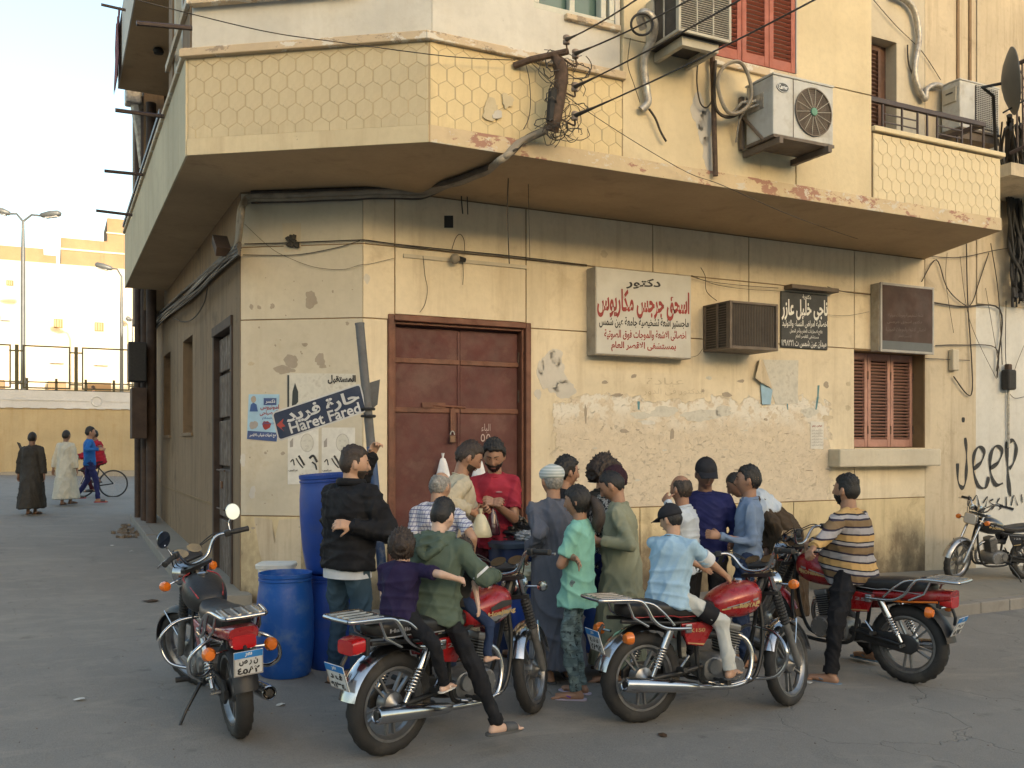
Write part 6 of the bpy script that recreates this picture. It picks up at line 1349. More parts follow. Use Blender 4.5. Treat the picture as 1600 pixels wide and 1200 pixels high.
    MB().tube([c0+Vector((-.06, 0, .12)), c0+Vector((-.14, 0, .13)), c0+Vector((-.22, 0, .13))], [.025, .032, .045], 12).build('carburettor', 'plastic_black', eng, smooth=40)
    # exhaust on the right (-y)
    ho = [(ex+.12, -.03, .55), (ex+.20, -.06, .50), (ex+.225, -.09, .38), (ex+.17, -.11, .25), (ex+.05, -.125, .215), (ex-.15, -.135, .225), (.30, -.14, .24)]
    MB().tube(smooth_pts(ho, 5), .019, 12).build('exhaust_header', 'chrome', T, smooth=60)
    m0, m1 = Vector((.36, -.14, .235)), Vector((-.22, -.155, .30)); dm = m1-m0; Rm_ = dm.to_track_quat('Z', 'Y').to_matrix().to_4x4(); L_m = dm.length
    mf = MB().lathe([(.02, 0), (.03, .05*L_m), (.038, .22*L_m), (.044, .5*L_m), (.048, .9*L_m), (.046, L_m), (.040, L_m+.004), (.030, L_m-.004), (.022, L_m-.03), (.001, L_m-.03)], 28, Matrix.Translation(m0) @ Rm_).build('muffler', 'chrome', T, smooth=35)
    MB().lathe([(.024, L_m+.004), (.024, L_m+.008), (.014, L_m+.008), (.014, L_m-.02), (.001, L_m-.02)], 20, Matrix.Translation(m0) @ Rm_).build('tailpipe', 'frame_black', mf)
    # foot pegs, pedals, crash bars, stand
    for s in (-1, 1):
        MB().tube([(.52, s*.10, .27), (.52, s*.25, .275)], .009, 8).tube([(.52, s*.17, .272), (.52, s*.265, .278)], .018, 10).build('foot_peg', 'black_rubber', T)
        MB().tube([(.22, s*.11, .36), (.20, s*.22, .375)], .017, 10).build('pillion_peg', 'black_rubber', T)
        MB().tube([(.30, s*.11, .44), (.22, s*.125, .36)], .01, 8).build('peg_bracket', 'chrome', T)
    MB().tube(smooth_pts([(.45, -.13, .26), (.58, -.17, .24), (.72, -.18, .26), (.74, -.21, .28)], 4), .008, 8).build('brake_pedal', 'chrome', T, smooth=60)
    if cfg.get('crash', 1):
        MB().tube(smooth_pts([(hx-.03, 0, .58), (hx+.0, -.15, .56), (hx-.0, -.26, .48), (hx-.0, -.27, .38), (hx-.05, -.22, .28), (hx-.13, -.09, .24)], 5), .0125, 10).build('crash_bar', 'chrome', T, smooth=60)
        MB().tube(smooth_pts([(hx-.03, 0, .581), (hx+.0, .15, .56), (hx-.0, .26, .48), (hx-.0, .27, .38), (hx-.05, .22, .28), (hx-.13, .09, .24)], 5), .0125, 10).build('crash_bar', 'chrome', T, smooth=60)
    if cfg.get('rear_crash'):
        for s in (-1, 1): MB().tube(smooth_pts([(-.02, s*.12, .64), (-.06, s*.20, .62), (-.06, s*.27, .55), (-.06, s*.27, .46), (-.03, s*.20, .42), (.05, s*.13, .44), (.2, s*.13, .45)], 5), .0125, 10).build('rear_guard_bar', 'chrome', T, smooth=60)
    if cfg.get('stand'): MB().tube([(.45, .12, .25), (.38, .24, .10), (.36, .29, .01), (.30, .30, .005)], [.014, .011, .010, .012], 8).build('kickstand', 'frame_black', T, smooth=50)
    T['cfg_scale'] = sc
    del T['cfg_scale']
    return T
BP = {}
def bk(key, label, r, fx_, far=True, **cfg):
    rear = gp(*r, cfg.get('dz', 0)); sc = cfg['fix']; b0 = (rear-CAMP).dot(FW); best = None
    for i in range(400):
        b = b0+(i*.006 if far else -i*.006); p = gb(fx_, b); p.z += cfg.get('dz', 0)
        if (p-rear).length >= 1.26*sc and (best is None): best = p
    if cfg.get('nearx'): pass
    BP[key] = motorcycle(label, rear, best, cfg); return BP[key]
G1 = 'motorcycles stopped at the selling place'
bk(1, 'red tank motorcycle with chrome fenders carrying the green hooded rider and two children', (607, 1178), 832, fix=1.03, plate=('ف د', '٩١٣٤'), tank_style='graphic', seat_text='Haojiang', steer=26, ind='chrome', rear_ind=False, group=G1, mirrors=False, crash=0, cowl=0, lean=1.5)
bk(2, 'red motorcycle ridden by the young man in pale blue, with a bare chrome rack', (1000, 1128), 1232, fix=1.04, plate=('ى ل ج', '٢٨٩٢'), tank_style='stripe', cover_text='K150', steer=24, taillight=False, plate_pos=(-.36, .56), group=G1, crash=1, piping='sticker_red', mirrors=False, shock_fwd=.13)
bk(3, 'red motorcycle pointing the other way under the bearded man in the striped shirt', (1418, 1066), 1192, fix=1.08, plate=('س ط', '٥٦١٢'), tank_style='stripe', maker=1, cowl=2, rfender='plastic_black', ffender='paint_red', steer=4, group=G1, mirrors=False, crash=0, plate_tilt=-22, plate_pos=(-.37, .50), slider='steel')
bk(0, 'riderless black and red motorcycle leaning on its side stand beside the blue barrel', (372, 1150), 308, fix=1.0, plate=('ن ر ص', '٤٥٨٢'), tank_style='piped', paint='paint_red', tankmat='seat_vinyl', cowl=1, rfender='plastic_black', ffender='plastic_black', steer=30, lean=-4, stand=True, rear_crash=True, plate_pos=(-.40, .56), group=G1, crash=1, plate_tilt=-12)
bk(4, 'old black motorcycle with an orange indicator parked on the right pavement by the graffiti wall', (1600, 905), 1492, far=False, fix=1.0, dz=.134, plate=('ق ص', '١٢٨'), tank_style='stripe', paint='paint_black', square_light=True, ffender='steel', rfender='steel', steer=15, gaiter=False, slider='steel', rack=0, crash=0, mirrors=False, lean=-5, stand=True, plate_tilt=-10)
# ---------------------------------------------------------------- people
def skin(name, c): pm(name, c, .5, 0, .1, 9, .0008, 60, dirt=[x*.75 for x in c], dsc=12, da=.35)
skin('skin_fair', (.58, .38, .28)); skin('skin_tan', (.45, .265, .17)); skin('skin_brown', (.34, .185, .115)); skin('skin_dark', (.19, .105, .07))
pm('hair_black', (.012, .010, .009), .55, 0, .4, 60, .004, 120); pm('hair_brown', (.035, .022, .015), .55, 0, .4, 60, .004, 120); pm('hair_grey', (.24, .225, .20), .6, 0, .5, 50, .004, 120); pm('hair_shade', (.04, .028, .02), .6, 0, .4, 70, .002, 120)
pm('eye_white', (.6, .58, .55), .25); pm('eye_dark', (.02, .012, .01), .2); pm('lips', (.20, .085, .065), .45)
def cloth(name, c, rough=.85, var=.12, weave=1, **k):
    m = pm(name, c, rough, 0, var, 7, .0012, 160, spec=.25, dirt=[x*.8 for x in c], dsc=5, da=.4, **k); return m
for n_, c_ in (('cloth_jacket', (.012, .012, .014)), ('cloth_white', (.62, .62, .62)), ('cloth_jeans', (.035, .065, .095)), ('cloth_navyjeans', (.02, .035, .08)), ('cloth_beige', (.50, .44, .32)), ('cloth_red', (.33, .028, .05)), ('cloth_darkred', (.06, .012, .02)), ('cloth_green', (.085, .115, .085)), ('cloth_purple', (.018, .012, .045)), ('cloth_black', (.012, .012, .014)), ('cloth_navy', (.018, .022, .095)),
               ('cloth_grey', (.105, .11, .135)), ('cloth_teal', (.22, .47, .38)), ('cloth_sage', (.24, .25, .175)), ('cloth_sky', (.33, .48, .60)), ('cloth_paleshirt', (.50, .55, .60)), ('cloth_blueshirt', (.17, .235, .35)), ('cloth_brown', (.065, .045, .028)), ('cloth_cream', (.50, .48, .40)), ('cloth_bright', (.02, .12, .38)), ('cloth_red2', (.32, .015, .03)), ('cloth_char', (.035, .033, .03)), ('cloth_joggers', (.52, .52, .48)), ('cloth_greypants', (.10, .10, .105)),
               ('cloth_kufi', (.60, .61, .60)), ('cloth_cap', (.02, .02, .024)), ('cloth_capmaroon', (.035, .015, .022)), ('rubber_grey', (.09, .09, .09)), ('rubber_blue', (.14, .2, .26)), ('rubber_brown', (.06, .035, .02)), ('rubber_pink', (.5, .42, .5)), ('strap_purple', (.16, .06, .38)), ('cloth_pinkish', (.45, .25, .26))): cloth(n_, c_)
def patterned(name, fn, rough=.85):
    m, t, b, co = base(name, rough, 0, .25); t.links.new(fn(t, co), b.inputs['Base Color']); bump(t, b, noise(t, co, 160, 2), .0012); return m
def sep(t, co): s_ = N(t, 'ShaderNodeSeparateXYZ'); t.links.new(co, s_.inputs[0]); return s_.outputs
def lines(t, v, freq, w): return mth(t, 'LESS_THAN', mth(t, 'FRACT', mth(t, 'MULTIPLY', v, freq)), w)
def f_check(t, co):
    x, y, z = sep(t, co); d1 = noise(t, co, 3, 2); zz_ = mth(t, 'ADD', z, mth(t, 'MULTIPLY', d1, .03)); yy = mth(t, 'ADD', mth(t, 'ADD', y, mth(t, 'MULTIPLY', x, .6)), mth(t, 'MULTIPLY', d1, .03))
    c = mixc(t, lines(t, zz_, 32, .2), (.56, .57, .62), (.10, .11, .24)); c = mixc(t, mth(t, 'MULTIPLY', lines(t, yy, 32, .2), .7), c, (.10, .11, .24)); return c
patterned('cloth_check', f_check)
def f_stripes(t, co):
    x, y, z = sep(t, co); v = mth(t, 'ADD', mth(t, 'MULTIPLY', mth(t, 'ADD', z, mth(t, 'MULTIPLY', x, -.12)), 4.3), mth(t, 'MULTIPLY', noise(t, co, 2.5, 2), .12))
    r = N(t, 'ShaderNodeValToRGB'); r.color_ramp.interpolation = 'CONSTANT'; t.links.new(mth(t, 'FRACT', v), r.inputs[0])
    cols = [(0, (.50, .32, .13)), (.22, (.025, .02, .035)), (.28, (.33, .31, .31)), (.5, (.025, .02, .035)), (.56, (.19, .125, .065)), (.78, (.03, .025, .04)), (.84, (.36, .34, .34)), (.95, (.02, .02, .03))]
    while len(r.color_ramp.elements) < len(cols): r.color_ramp.elements.new(.5)
    for e, (p, c) in zip(r.color_ramp.elements, cols): e.position = p; e.color = c+(1,)
    return r.outputs[0]
patterned('cloth_striped', f_stripes)
def f_camo(t, co):
    c = mixc(t, ramp(t, noise(t, co, 14, 3), .45, .55), (.20, .27, .27), (.12, .17, .175)); x, y, z = sep(t, co)
    c = mixc(t, ramp(t, noise(t, co, 26, 3, .6), .60, .64, 0, .9), c, (.035, .045, .05)); return mixc(t, mth(t, 'MULTIPLY', lines(t, z, 16, .07), .6), c, (.05, .06, .07))
patterned('cloth_camo', f_camo)
def f_print(t, co):
    return mixc(t, ramp(t, noise(t, co, 22, 4, .7, None, 1.5), .5, .54), (.015, .015, .016), (.40, .38, .34))
patterned('cloth_print', f_print)
def f_fade(t, co):
    x, y, z = sep(t, co); return mixc(t, ramp(t, mth(t, 'ADD', z, mth(t, 'MULTIPLY', noise(t, co, 6, 3), .1)), .3, .8), (.03, .06, .1), (.05, .085, .11))
patterned('cloth_fadejeans', f_fade)
def f_kufi(t, co):
    x, y, z = sep(t, co); return mixc(t, lines(t, z, 42, .4), (.58, .60, .58), (.36, .40, .38))
patterned('cloth_kufistripe', f_kufi)

JOBS = []
def sm(a, b, x):
    t = max(0, min(1, (x-a)/(b-a) if b != a else 0)); return t*t*(3-2*t)
def head_point(d, off=0.0):
    """point on the head surface for unit direction d (x forward, y left, z up), metres for a 1.72 m adult"""
    dx, dy, dz = d; x, y, z = dx*.098, dy*.076, dz*.120
    if dz < 0:
        q = sm(0, .95, -dz); y *= 1-.24*q; 
        if dx < 0: x *= 1-.38*q
        else: x *= 1-.05*q
    if dx < 0: x *= 1.06
    if dx > 0: x -= .006*dx
    g = lambda cx, cy, cz, sx_, sy_, sz_: math.exp(-((dx-cx)/sx_)**2-((dy-cy)/sy_)**2-((dz-cz)/sz_)**2)
    e = 0
    if dx > 0:
        nz = .006+.020*sm(.12, -.22, dz); e += nz*math.exp(-(dy/.13)**2)*sm(.22, .10, dz)*sm(-.36, -.27, dz)
        e += -.0095*(g(.92, .34, .04, .5, .15, .10)+g(.92, -.34, .04, .5, .15, .10))
        e += .0045*(g(.92, .30, .22, .5, .22, .07)+g(.92, -.30, .22, .5, .22, .07))
        e += .007*g(.85, 0, -.50, .5, .22, .09)-.004*g(.85, 0, -.62, .5, .25, .05)
        e += .010*g(.65, 0, -.80, .5, .25, .13)+.004*(g(.7, .55, -.22, .4, .18, .15)+g(.7, -.55, -.22, .4, .18, .15))
    L = sqrt(dx*dx+dy*dy+dz*dz); k = e+off
    return Vector((x+dx/L*k, y+dy/L*k*.9, z+dz/L*k*.6 if e else z+dz/L*k))
def head_mesh(mb, M, offf=None, nu=44, nv=34):
    vs = []; 
    for i in range(1, nv):
        a = pi*i/nv
        for j in range(nu):
            b = 2*pi*j/nu; d = (sin(a)*cos(b), sin(a)*sin(b), cos(a)); vs.append(M @ head_point(d, offf(d) if offf else 0))
    t = len(vs)
    for z in (1, -1): d = (0, 0, z); vs.append(M @ head_point(d, offf(d) if offf else 0))
    fs = [(i*nu+j, (i+1)*nu+j, (i+1)*nu+(j+1) % nu, i*nu+(j+1) % nu) for i in range(nv-2) for j in range(nu)]
    fs += [(t, j, (j+1) % nu) for j in range(nu)]+[(t+1, (nv-2)*nu+(j+1) % nu, (nv-2)*nu+j) for j in range(nu)]
    mb.add(vs, fs)
def interp(x, pts):
    if x <= pts[0][0]: return pts[0][1]
    for (a, b), (c, d) in zip(pts, pts[1:]):
        if x <= c: return b+(d-b)*(x-a)/(c-a)
    return pts[-1][1]
def hair_off(style, seed=0):
    r = random.Random(seed); ph = [r.uniform(0, 6) for _ in range(6)]
    def f(d):
        dx, dy, dz = d
        line = interp(dx, [(-1, -.62), (-.45, -.55), (-.25, -.2), (-.12, .10), (.06, .12), (.12, -.12), (.26, -.12), (.34, .30), (.6, .48), (1, .56)])
        line += .035*sin(9*dy+ph[4])+.025*sin(17*dx+ph[5])+.012*sin(44*dy+ph[2]); m_ = sm(line-.05, line+.13, dz); h = .009; tx = .003*sin(28*dx+ph[0]+3*dy+2*sin(9*dz))+.003*sin(31*dy+ph[1]+2*dz)+.002*sin(50*dz+ph[2]+3*sin(7*dy))
        if style == 'short': h = .005+.012*sm(.3, .9, dz)
        elif style == 'fade': h = .003+.016*sm(.35, .8, dz); tx *= sm(.2, .6, dz)
        elif style == 'crop': h = .004; tx *= .5
        elif style == 'thick': h = .014+.010*sm(.2, .9, dz); tx *= 1.6
        elif style == 'mop': m_ = sm(interp(dx, [(-1, -.85), (-.2, -.7), (.1, -.45), (.3, -.1), (.5, .25), (1, .45)])-.04, interp(dx, [(-1, -.8), (-.2, -.65), (.1, -.4), (.3, 0), (.5, .3), (1, .5)])+.04, dz); h = .026; tx *= 2.4
        elif style == 'bald': m_ *= sm(.80, .62, dz) if dx < .2 else sm(.62, .5, dz)*0; h = .005
        elif style == 'thin': h = .003; tx *= .4
        elif style == 'frizz': h = .055; tx *= 4; m_ = sm(-.5, -.2, dz-.3*dx)
        elif style == 'long': m_ = sm(interp(dx, [(-1, -.95), (0, -.7), (.2, -.3), (.4, .25), (1, .52)])-.04, interp(dx, [(-1, -.9), (0, -.6), (.2, -.2), (.4, .3), (1, .56)])+.04, dz); h = .012
        elif style == 'cap': m_ = sm(.16, .22, dz-.06*dx*0+.0); h = .016+.012*sm(.2, .7, dz)*(1-abs(dz)*.3); tx = 0
        elif style == 'kufi': m_ = sm(.12, .16, dz); h = .011+.02*sm(.1, .5, dz)*sm(1.0, .6, dz); tx = 0
        elif style == 'beanie': m_ = sm(.16, .22, dz+.1*dx*0); h = .016+.01*sm(.4, 1, dz); tx *= .6
        elif style == 'beard':
            m_ = sm(-.22, -.34, dz)*sm(.02, .16, dx)*(1-math.exp(-((dy)/.16)**2-((dz+.50)/.055)**2)*sm(.5, .7, dx)); m_ *= 1-sm(.3, .2, abs(dy))*sm(-.42, -.36, dz)*0
            h = .006; 
            if dz > -.36 and abs(dy) < .42 and dx > .55: m_ *= sm(-.345, -.37, dz)
        elif style == 'stubble':
            m_ = sm(-.25, -.36, dz)*sm(.05, .2, dx)*(1-math.exp(-((dy)/.16)**2-((dz+.50)/.06)**2)*sm(.5, .7, dx)); h = .0022; tx = 0
            if dz > -.36 and abs(dy) < .42 and dx > .55: m_ *= sm(-.345, -.37, dz)
        return -.012*(1-m_)+(h+tx)*m_
    return f
FT = lambda px, b, z=.07: gb(px, b)+Vector((0, 0, z))
def ik(a, t, l1, l2, hint):
    d = t-a; L = d.length
    if L > (l1+l2)*.995: t = a+d.normalized()*(l1+l2)*.995; d = t-a; L = d.length
    L = max(L, abs(l1-l2)+.02); u = d.normalized(); x = (l1*l1-l2*l2+L*L)/(2*L); h = sqrt(max(0, l1*l1-x*x))
    p = hint-u*hint.dot(u); p = p.normalized() if p.length > 1e-4 else u.orthogonal().normalized()
    return a+u*x+p*h, t
def fold_fn(seed, amp, mode, sc=1.0, quilt=0):
    def f(co, no):
        r = np.random.RandomState(seed); out = np.zeros(len(co))
        for o in range(6):
            d = r.normal(size=3); 
            if mode == 'v': d[2] *= .10
            elif mode == 'h': d[0] *= .9; d[1] *= .9
            d /= np.linalg.norm(d); d2 = r.normal(size=3); d2 /= np.linalg.norm(d2)
            fr = (11+8*o) if mode != 'v' else (16+9*o); p1, p2 = r.uniform(0, 6.3, 2)
            s = np.sin(co @ d*fr+p1+1.6*np.sin(co @ d2*(7+2*o)+p2)); m_ = .5+.5*np.sin(co @ d2*(5+o)+p1*2)
            out += ((1-np.abs(s))**2*2.2-.7)*m_/(1+.25*o)
        out = out/1.25*amp
        if quilt: out += .007*np.abs(np.sin((co[:, 2])*pi/quilt))**.6
        return co+no*out[:, None]
    return f
def finger(mb, p, d, n, l, r, curl):
    """three-joint finger curling toward the palm side -n"""
    a = p; dd_ = d.copy(); ax = d.cross(n).normalized()
    for i, q in enumerate((.45, .32, .26)):
        R_ = Matrix.Rotation(-radians(curl*(.7 if i == 0 else 1)), 3, ax); dd_ = R_ @ dd_; b = a+dd_*l*q; mb.cap(a, b, r*(1-.08*i), r*(.92-.08*i), 8, k=2); a = b
def hand(mb, wrist, d, n, s, side, curl=25, spread=1):
    """d: direction of the hand, n: back-of-hand normal; side +1: thumb on the d x n side"""
    d = d.normalized(); n = (n-d*n.dot(d)).normalized(); w = d.cross(n).normalized()*side
    mb.loft([(wrist+d*.0*s, w, n, .026*s, .019*s, 2.4), (wrist+d*.03*s, w, n, .034*s, .018*s, 2.6), (wrist+d*.07*s, w, n, .041*s, .0165*s, 2.8), (wrist+d*.092*s, w, n, .038*s, .013*s, 2.6)], 14)
    for i, (o, l) in enumerate(((.031, .076), (.0105, .084), (-.0105, .078), (-.031, .062))):
        finger(mb, wrist+d*.084*s+w*o*s, (d+w*o*3.2*spread).normalized(), n, l*s, .0088*s, curl)
    finger(mb, wrist+d*.03*s+w*.030*s, (d*.65+w*.75-n*.25).normalized(), (n+w*.3).normalized(), .075*s, .0105*s, curl*.6)
def person(label, px, b, phi, top=None, H=None, lean=0, side=0, twist=0, head=(0, 0, 0), hl=None, hr=None, el=None, er=None, fl=None, fr=None, kl=None, kr=None, pel=None, ground=None,
           sk='skin_brown', hair='short', hairm='hair_black', beard=None, hat=None, topm='cloth_white', sleeve='l', topkind='shirt', legm='cloth_black', robe=False, bulk=1.0, shoes='flip', shoem='rubber_brown', curl=(25, 25), legs=True, shortl=False, folds=None, group=None, extra=None, face=True, lod=0, dz=0, belly=0, hemdrop=0, nearz=None, hand_n=None, neckc=True, seed=None):
    seed = seed if seed is not None else int(px)
    base_ = gb(px, b) if pel is None else Vector((pel.x, pel.y, G(pel.x, pel.y)))
    base_.z += dz
    fd = FW*cos(radians(phi))+RT*sin(radians(phi)); rz = atan2(fd.y, fd.x)
    T = thing('person', label, 'person', base_, rz, group); Mi = wm(T).inverted()
    def loc(p):
        if p is None: return None
        if isinstance(p, Vector): return Mi @ p
        if len(p) == 3 and isinstance(p[0], (int, float)) and abs(p[0]) > 5: return Mi @ at(*p)
        return None
    def solve(s):
        ph = .93*s if pel is None else (pel.z-base_.z); P = Vector((0, 0, ph))
        u = (Matrix.Rotation(radians(lean), 3, 'Y') @ Matrix.Rotation(radians(-side), 3, 'X')) @ Vector((0, 0, 1))
        yv = (Matrix.Rotation(radians(twist), 3, 'Z')) @ Vector((0, 1, 0)); yv = (yv-u*yv.dot(u)).normalized(); xv = yv.cross(u)
        Nk = P+u*.50*s; hd_ = Matrix.Rotation(radians(head[0]), 3, 'Z') @ Matrix.Rotation(radians(head[1]), 3, 'Y') @ Matrix.Rotation(radians(head[2]), 3, 'X')
        nd = (u*.6+(hd_ @ Vector((.12, 0, 1)))*.4).normalized(); Hc = Nk+nd*.108*s+hd_ @ Vector((.014, 0, .03))*s
        return P, u, yv, xv, Nk, nd, Hc, hd_
    s = 1.0
    if H: s = H/1.72
    elif top:
        bt_ = b if pel is None else (pel-CAMP).dot(FW)
        for _ in range(8):
            P, u, yv, xv, Nk, nd, Hc, hd_ = solve(s); zt_ = Hc.z+.125*s
            bb = (wm(T) @ Hc-CAMP).dot(FW); want = EYE+(HOR-top)*bb/FPX-base_.z
            if pel is None: s *= want/zt_
            else: s *= (want-P.z)/(zt_-P.z)
    P, u, yv, xv, Nk, nd, Hc, hd_ = solve(s)
    S = {1: P+u*.415*s+yv*.168*s*min(bulk, 1.12), -1: P+u*.415*s-yv*.168*s*min(bulk, 1.12)}
    hs_ = {}
    for k, t_, hint, dflt in ((1, hl, el, Vector((.06, .27, 0))), (-1, hr, er, Vector((.06, -.27, 0)))):
        t_ = loc(t_); 
        if t_ is None: t_ = S[k]+(-u*.52+xv*.07)*s+yv*k*.05*s
        hint = (loc(hint)-S[k]) if hint is not None and loc(hint) is not None else (Vector((-.6, k*.6, -.5)))
        E_, W_ = ik(S[k], t_, .285*s, .255*s, hint); hs_[k] = (S[k], E_, W_)
    lg = {}
    for k, t_, hint in ((1, fl, kl), (-1, fr, kr)):
        hp = P+Vector((0, k*.095*s, -.02*s)); t_ = loc(t_)
        if t_ is None: t_ = Vector((.02*k, k*.11*s, .075*s))
        hint = (loc(hint)-hp) if hint is not None and loc(hint) is not None else Vector((1, .15*k, 0))
        K_, A_ = ik(hp, t_, .43*s, .415*s, hint); lg[k] = (hp, K_, A_)
    MH = Matrix.Translation(Hc) @ (hd_.to_4x4()) @ Matrix.Scale(s*(1.05 if not shortl else 1.3), 4)
    # skin body: one continuous surface
    bd = MB(); head_mesh(bd, MH)
    for k in (1, -1): bd.ell(MH @ Vector((-.004, k*.079, -.008)), (.018*s, .009*s, .031*s), (hd_ @ Matrix.Rotation(radians(-18*k), 3, 'Z') @ Matrix.Rotation(radians(-10), 3, 'Y')), 10, 8)
    bd.cap(Nk-u*.06*s, Hc-hd_ @ Vector((.02, 0, .05))*s, .060*s*min(bulk, 1.15), .052*s*min(bulk, 1.1), 14)
    bd.loft([(P+u*.04*s, yv, xv, .07*s, .05*s, 2.2), (P+u*.25*s, yv, xv, .08*s, .05*s, 2.2), (P+u*.40*s, yv, xv, .09*s, .045*s, 2.4), (P+u*.46*s, yv, xv, .06*s, .045*s, 2.2)], 16)
    for k in (1, -1):
        a, e, w_ = hs_[k]; thin = .66 if (sleeve == 'l' or robe) else 1
        bd.cap(P+u*.40*s+yv*k*.06*s, a-u*.01*s, .03*s, .035*s, 10); bd.cap(a, e, .040*s*thin, .040*s*thin, 12); bd.cap(e, w_, .041*s*thin, .027*s, 12)
        d_ = (w_-e).normalized(); nn = Vector((.3, k*1.0, .3)) if hand_n is None else hand_n[0 if k > 0 else 1]
        hand(bd, w_, d_, nn, s, k if nn.dot(Vector((0, k, 0))) > -.2 else -k, curl[0 if k > 0 else 1])
        if legs:
            hp, kn, an = lg[k]; tl_ = .72 if legm or robe else 1
            bd.cap(hp, kn, .07*s*tl_, .052*s*tl_, 10); bd.cap(kn, an, .052*s*tl_, .034*s, 10)
            fdv = Vector((1, .18*k, 0)).normalized(); fdv = (Matrix.Rotation(0, 3, 'Z') @ fdv)
            if isinstance(nearz, dict) and k in nearz: fdv = (Matrix.Rotation(radians(nearz[k]), 3, 'Z') @ fdv)
            an0 = an; bd.cap(an, an-Vector((0, 0, .045*s))-fdv*.035*s, .034*s, .032*s, 10); bd.loft([(an+Vector((0, 0, -.042*s))+fdv*t*s, Vector((-fdv.y, fdv.x, 0)), Vector((0, 0, 1)), w2*s, h2*s, 2.3) for t, w2, h2 in ((-.055, .02, .02), (-.03, .033, .034), (.03, .036, .036), (.09, .042, .024), (.14, .040, .017), (.165, .028, .012))], 14)
            for i in range(5): o_ = (-.034+.0165*i)*k*-1; bd.cap(an+Vector((0, 0, -.055*s))+fdv*.135*s+Vector((-fdv.y, fdv.x, 0))*o_*s, an+Vector((0, 0, -.06*s))+fdv*(.175+(.012 if i == 0 else -.008*i))*s+Vector((-fdv.y, fdv.x, 0))*o_*1.05*s, .011*s, (.012 if i == 0 else .009)*s, 8, k=2)
            if shoes:
                # sole and straps
                so = MB(); lf = Vector((-fdv.y, fdv.x, 0)); zc = -.070*s
                so.loft([(an+Vector((0, 0, zc))+fdv*t*s, lf, Vector((0, 0, 1)), w2*s, (.007 if shoes == 'flip' else .011)*s, 5) for t, w2 in ((-.085, .018), (-.07, .034), (0, .040), (.07, .046), (.14, .048), (.185, .034), (.198, .015))], 16)
                so.build('sandal', shoem, T, smooth=50)
                st_ = MB()
                if shoes == 'flip':
                    tp = an+Vector((0, 0, -.05*s))+fdv*.135*s; 
                    for q in (-1, 1): st_.tube(smooth_pts([tp+Vector((0, 0, -.01)), tp+lf*.022*q*s+fdv*-.03*s+Vector((0, 0, .018*s)), an+lf*.044*q*s+fdv*.04*s+Vector((0, 0, -.045*s))], 4), .0055*s, 6)
                else:
                    st_.loft([(an+Vector((0, 0, -.045*s))+fdv*t*s, lf, Vector((0, 0, 1)), w2*s, h2*s, 2.6) for t, w2, h2 in ((.055, .046, .038), (.10, .05, .032), (.145, .05, .026))], 18)
                o_ = st_.build('strap', 'strap_purple' if shoem == 'rubber_pink' else ('rubber_grey' if shoes == 'slide' else shoem), T, smooth=50); o_['kind'] = 'stuff' if shoes == 'flip' else 'part'
                if shoes != 'flip': del o_['kind']
    bo = bd.build('body', sk, T); JOBS.append((bo, (.0072 if lod == 0 else .012)*s**.5, 2, None))
    # face
    hm = lambda d, off=0: MH @ head_point(Vector(d).normalized(), off)
    if face:
        for k in (1, -1):
            d = Vector((.90, .33*k, .055)); c = hm(d, -.007); 
            MB().ell(c, (.0125*s, .0135*s, .0115*s), hd_, 12, 8).build('eye', 'eye_white', T, smooth=180)
            MB().ell(hm(d, .001), (.005*s, .0062*s, .0062*s), hd_, 10, 6).build('iris', 'eye_dark', T, smooth=180)
            MB().tube([hm((.92, .16*k, .045), .003), hm((.88, .33*k, .11), .0045), hm((.8, .50*k, .06), .002)], [.002*s, .003*s, .002*s], 6).build('eyelid', sk, T, smooth=180)
            MB().tube([hm((.92, .12*k, .215), .003), hm((.88, .30*k, .25), .005), hm((.76, .52*k, .22), .003)], [.0035*s, .0042*s, .002*s], 6).build('eyebrow', hairm if hairm != 'hair_grey' else 'hair_shade', T, smooth=180)
        MB().ell(hm((.87, 0, -.50), .001), (.006*s, .022*s, .0055*s), hd_, 12, 6).build('lips', 'lips', T, smooth=180)
        if beard: MB().tube([hm((.84, .26, -.40), .003), hm((.9, .1, -.385), .006), hm((.9, -.1, -.385), .006), hm((.84, -.26, -.40), .003)], [.003*s, .0055*s, .0055*s, .003*s], 6).build('moustache', hairm if beard == 'beard' else 'hair_shade', T, smooth=180)
    if hair:
        h_ = MB(); head_mesh(h_, MH, hair_off(hair, seed), 64, 48); h_.build('hair', hairm, T, smooth=180)
    if beard:
        h_ = MB(); head_mesh(h_, MH, hair_off(beard, seed), 64, 48); h_.build('beard', hairm if beard == 'beard' else 'hair_shade', T, smooth=180)
    if hat:
        kind, hm_ = hat; h_ = MB(); head_mesh(h_, MH, hair_off('cap' if kind == 'cap' else kind, seed), 64, 48); ho_ = h_.build('cap' if kind != 'kufi' else 'skullcap', hm_, T, smooth=180)
        if kind == 'cap':
            br_ = MB(); vs = []
            for i in range(9):
                a = radians(-62+124*i/8); base_pt = Vector((.105*cos(a), .080*sin(a)*1.12, .036)); tip = Vector((.105+.075*cos(a)**.7 if cos(a) > 0 else .1, .075*sin(a), .018-.012*abs(sin(a))))
                vs += [MH @ base_pt, MH @ tip, MH @ (tip+Vector((0, 0, .004))), MH @ (base_pt+Vector((0, 0, .006)))]
            br_.add(vs, [(4*i+j, 4*i+(j+1) % 4, 4*i+4+(j+1) % 4, 4*i+4+j) for i in range(8) for j in range(4)]+[(0, 1, 2, 3), (32, 33, 34, 35)]); br_.build('brim', hm_, T, smooth=60)
            MB().ell(MH @ Vector((0, 0, .147)), (.007*s, .007*s, .005*s), None, 8, 6).build('cap_button', hm_, T)
    # upper garment
    bk_ = bulk; tk_ = topkind; B_ = belly
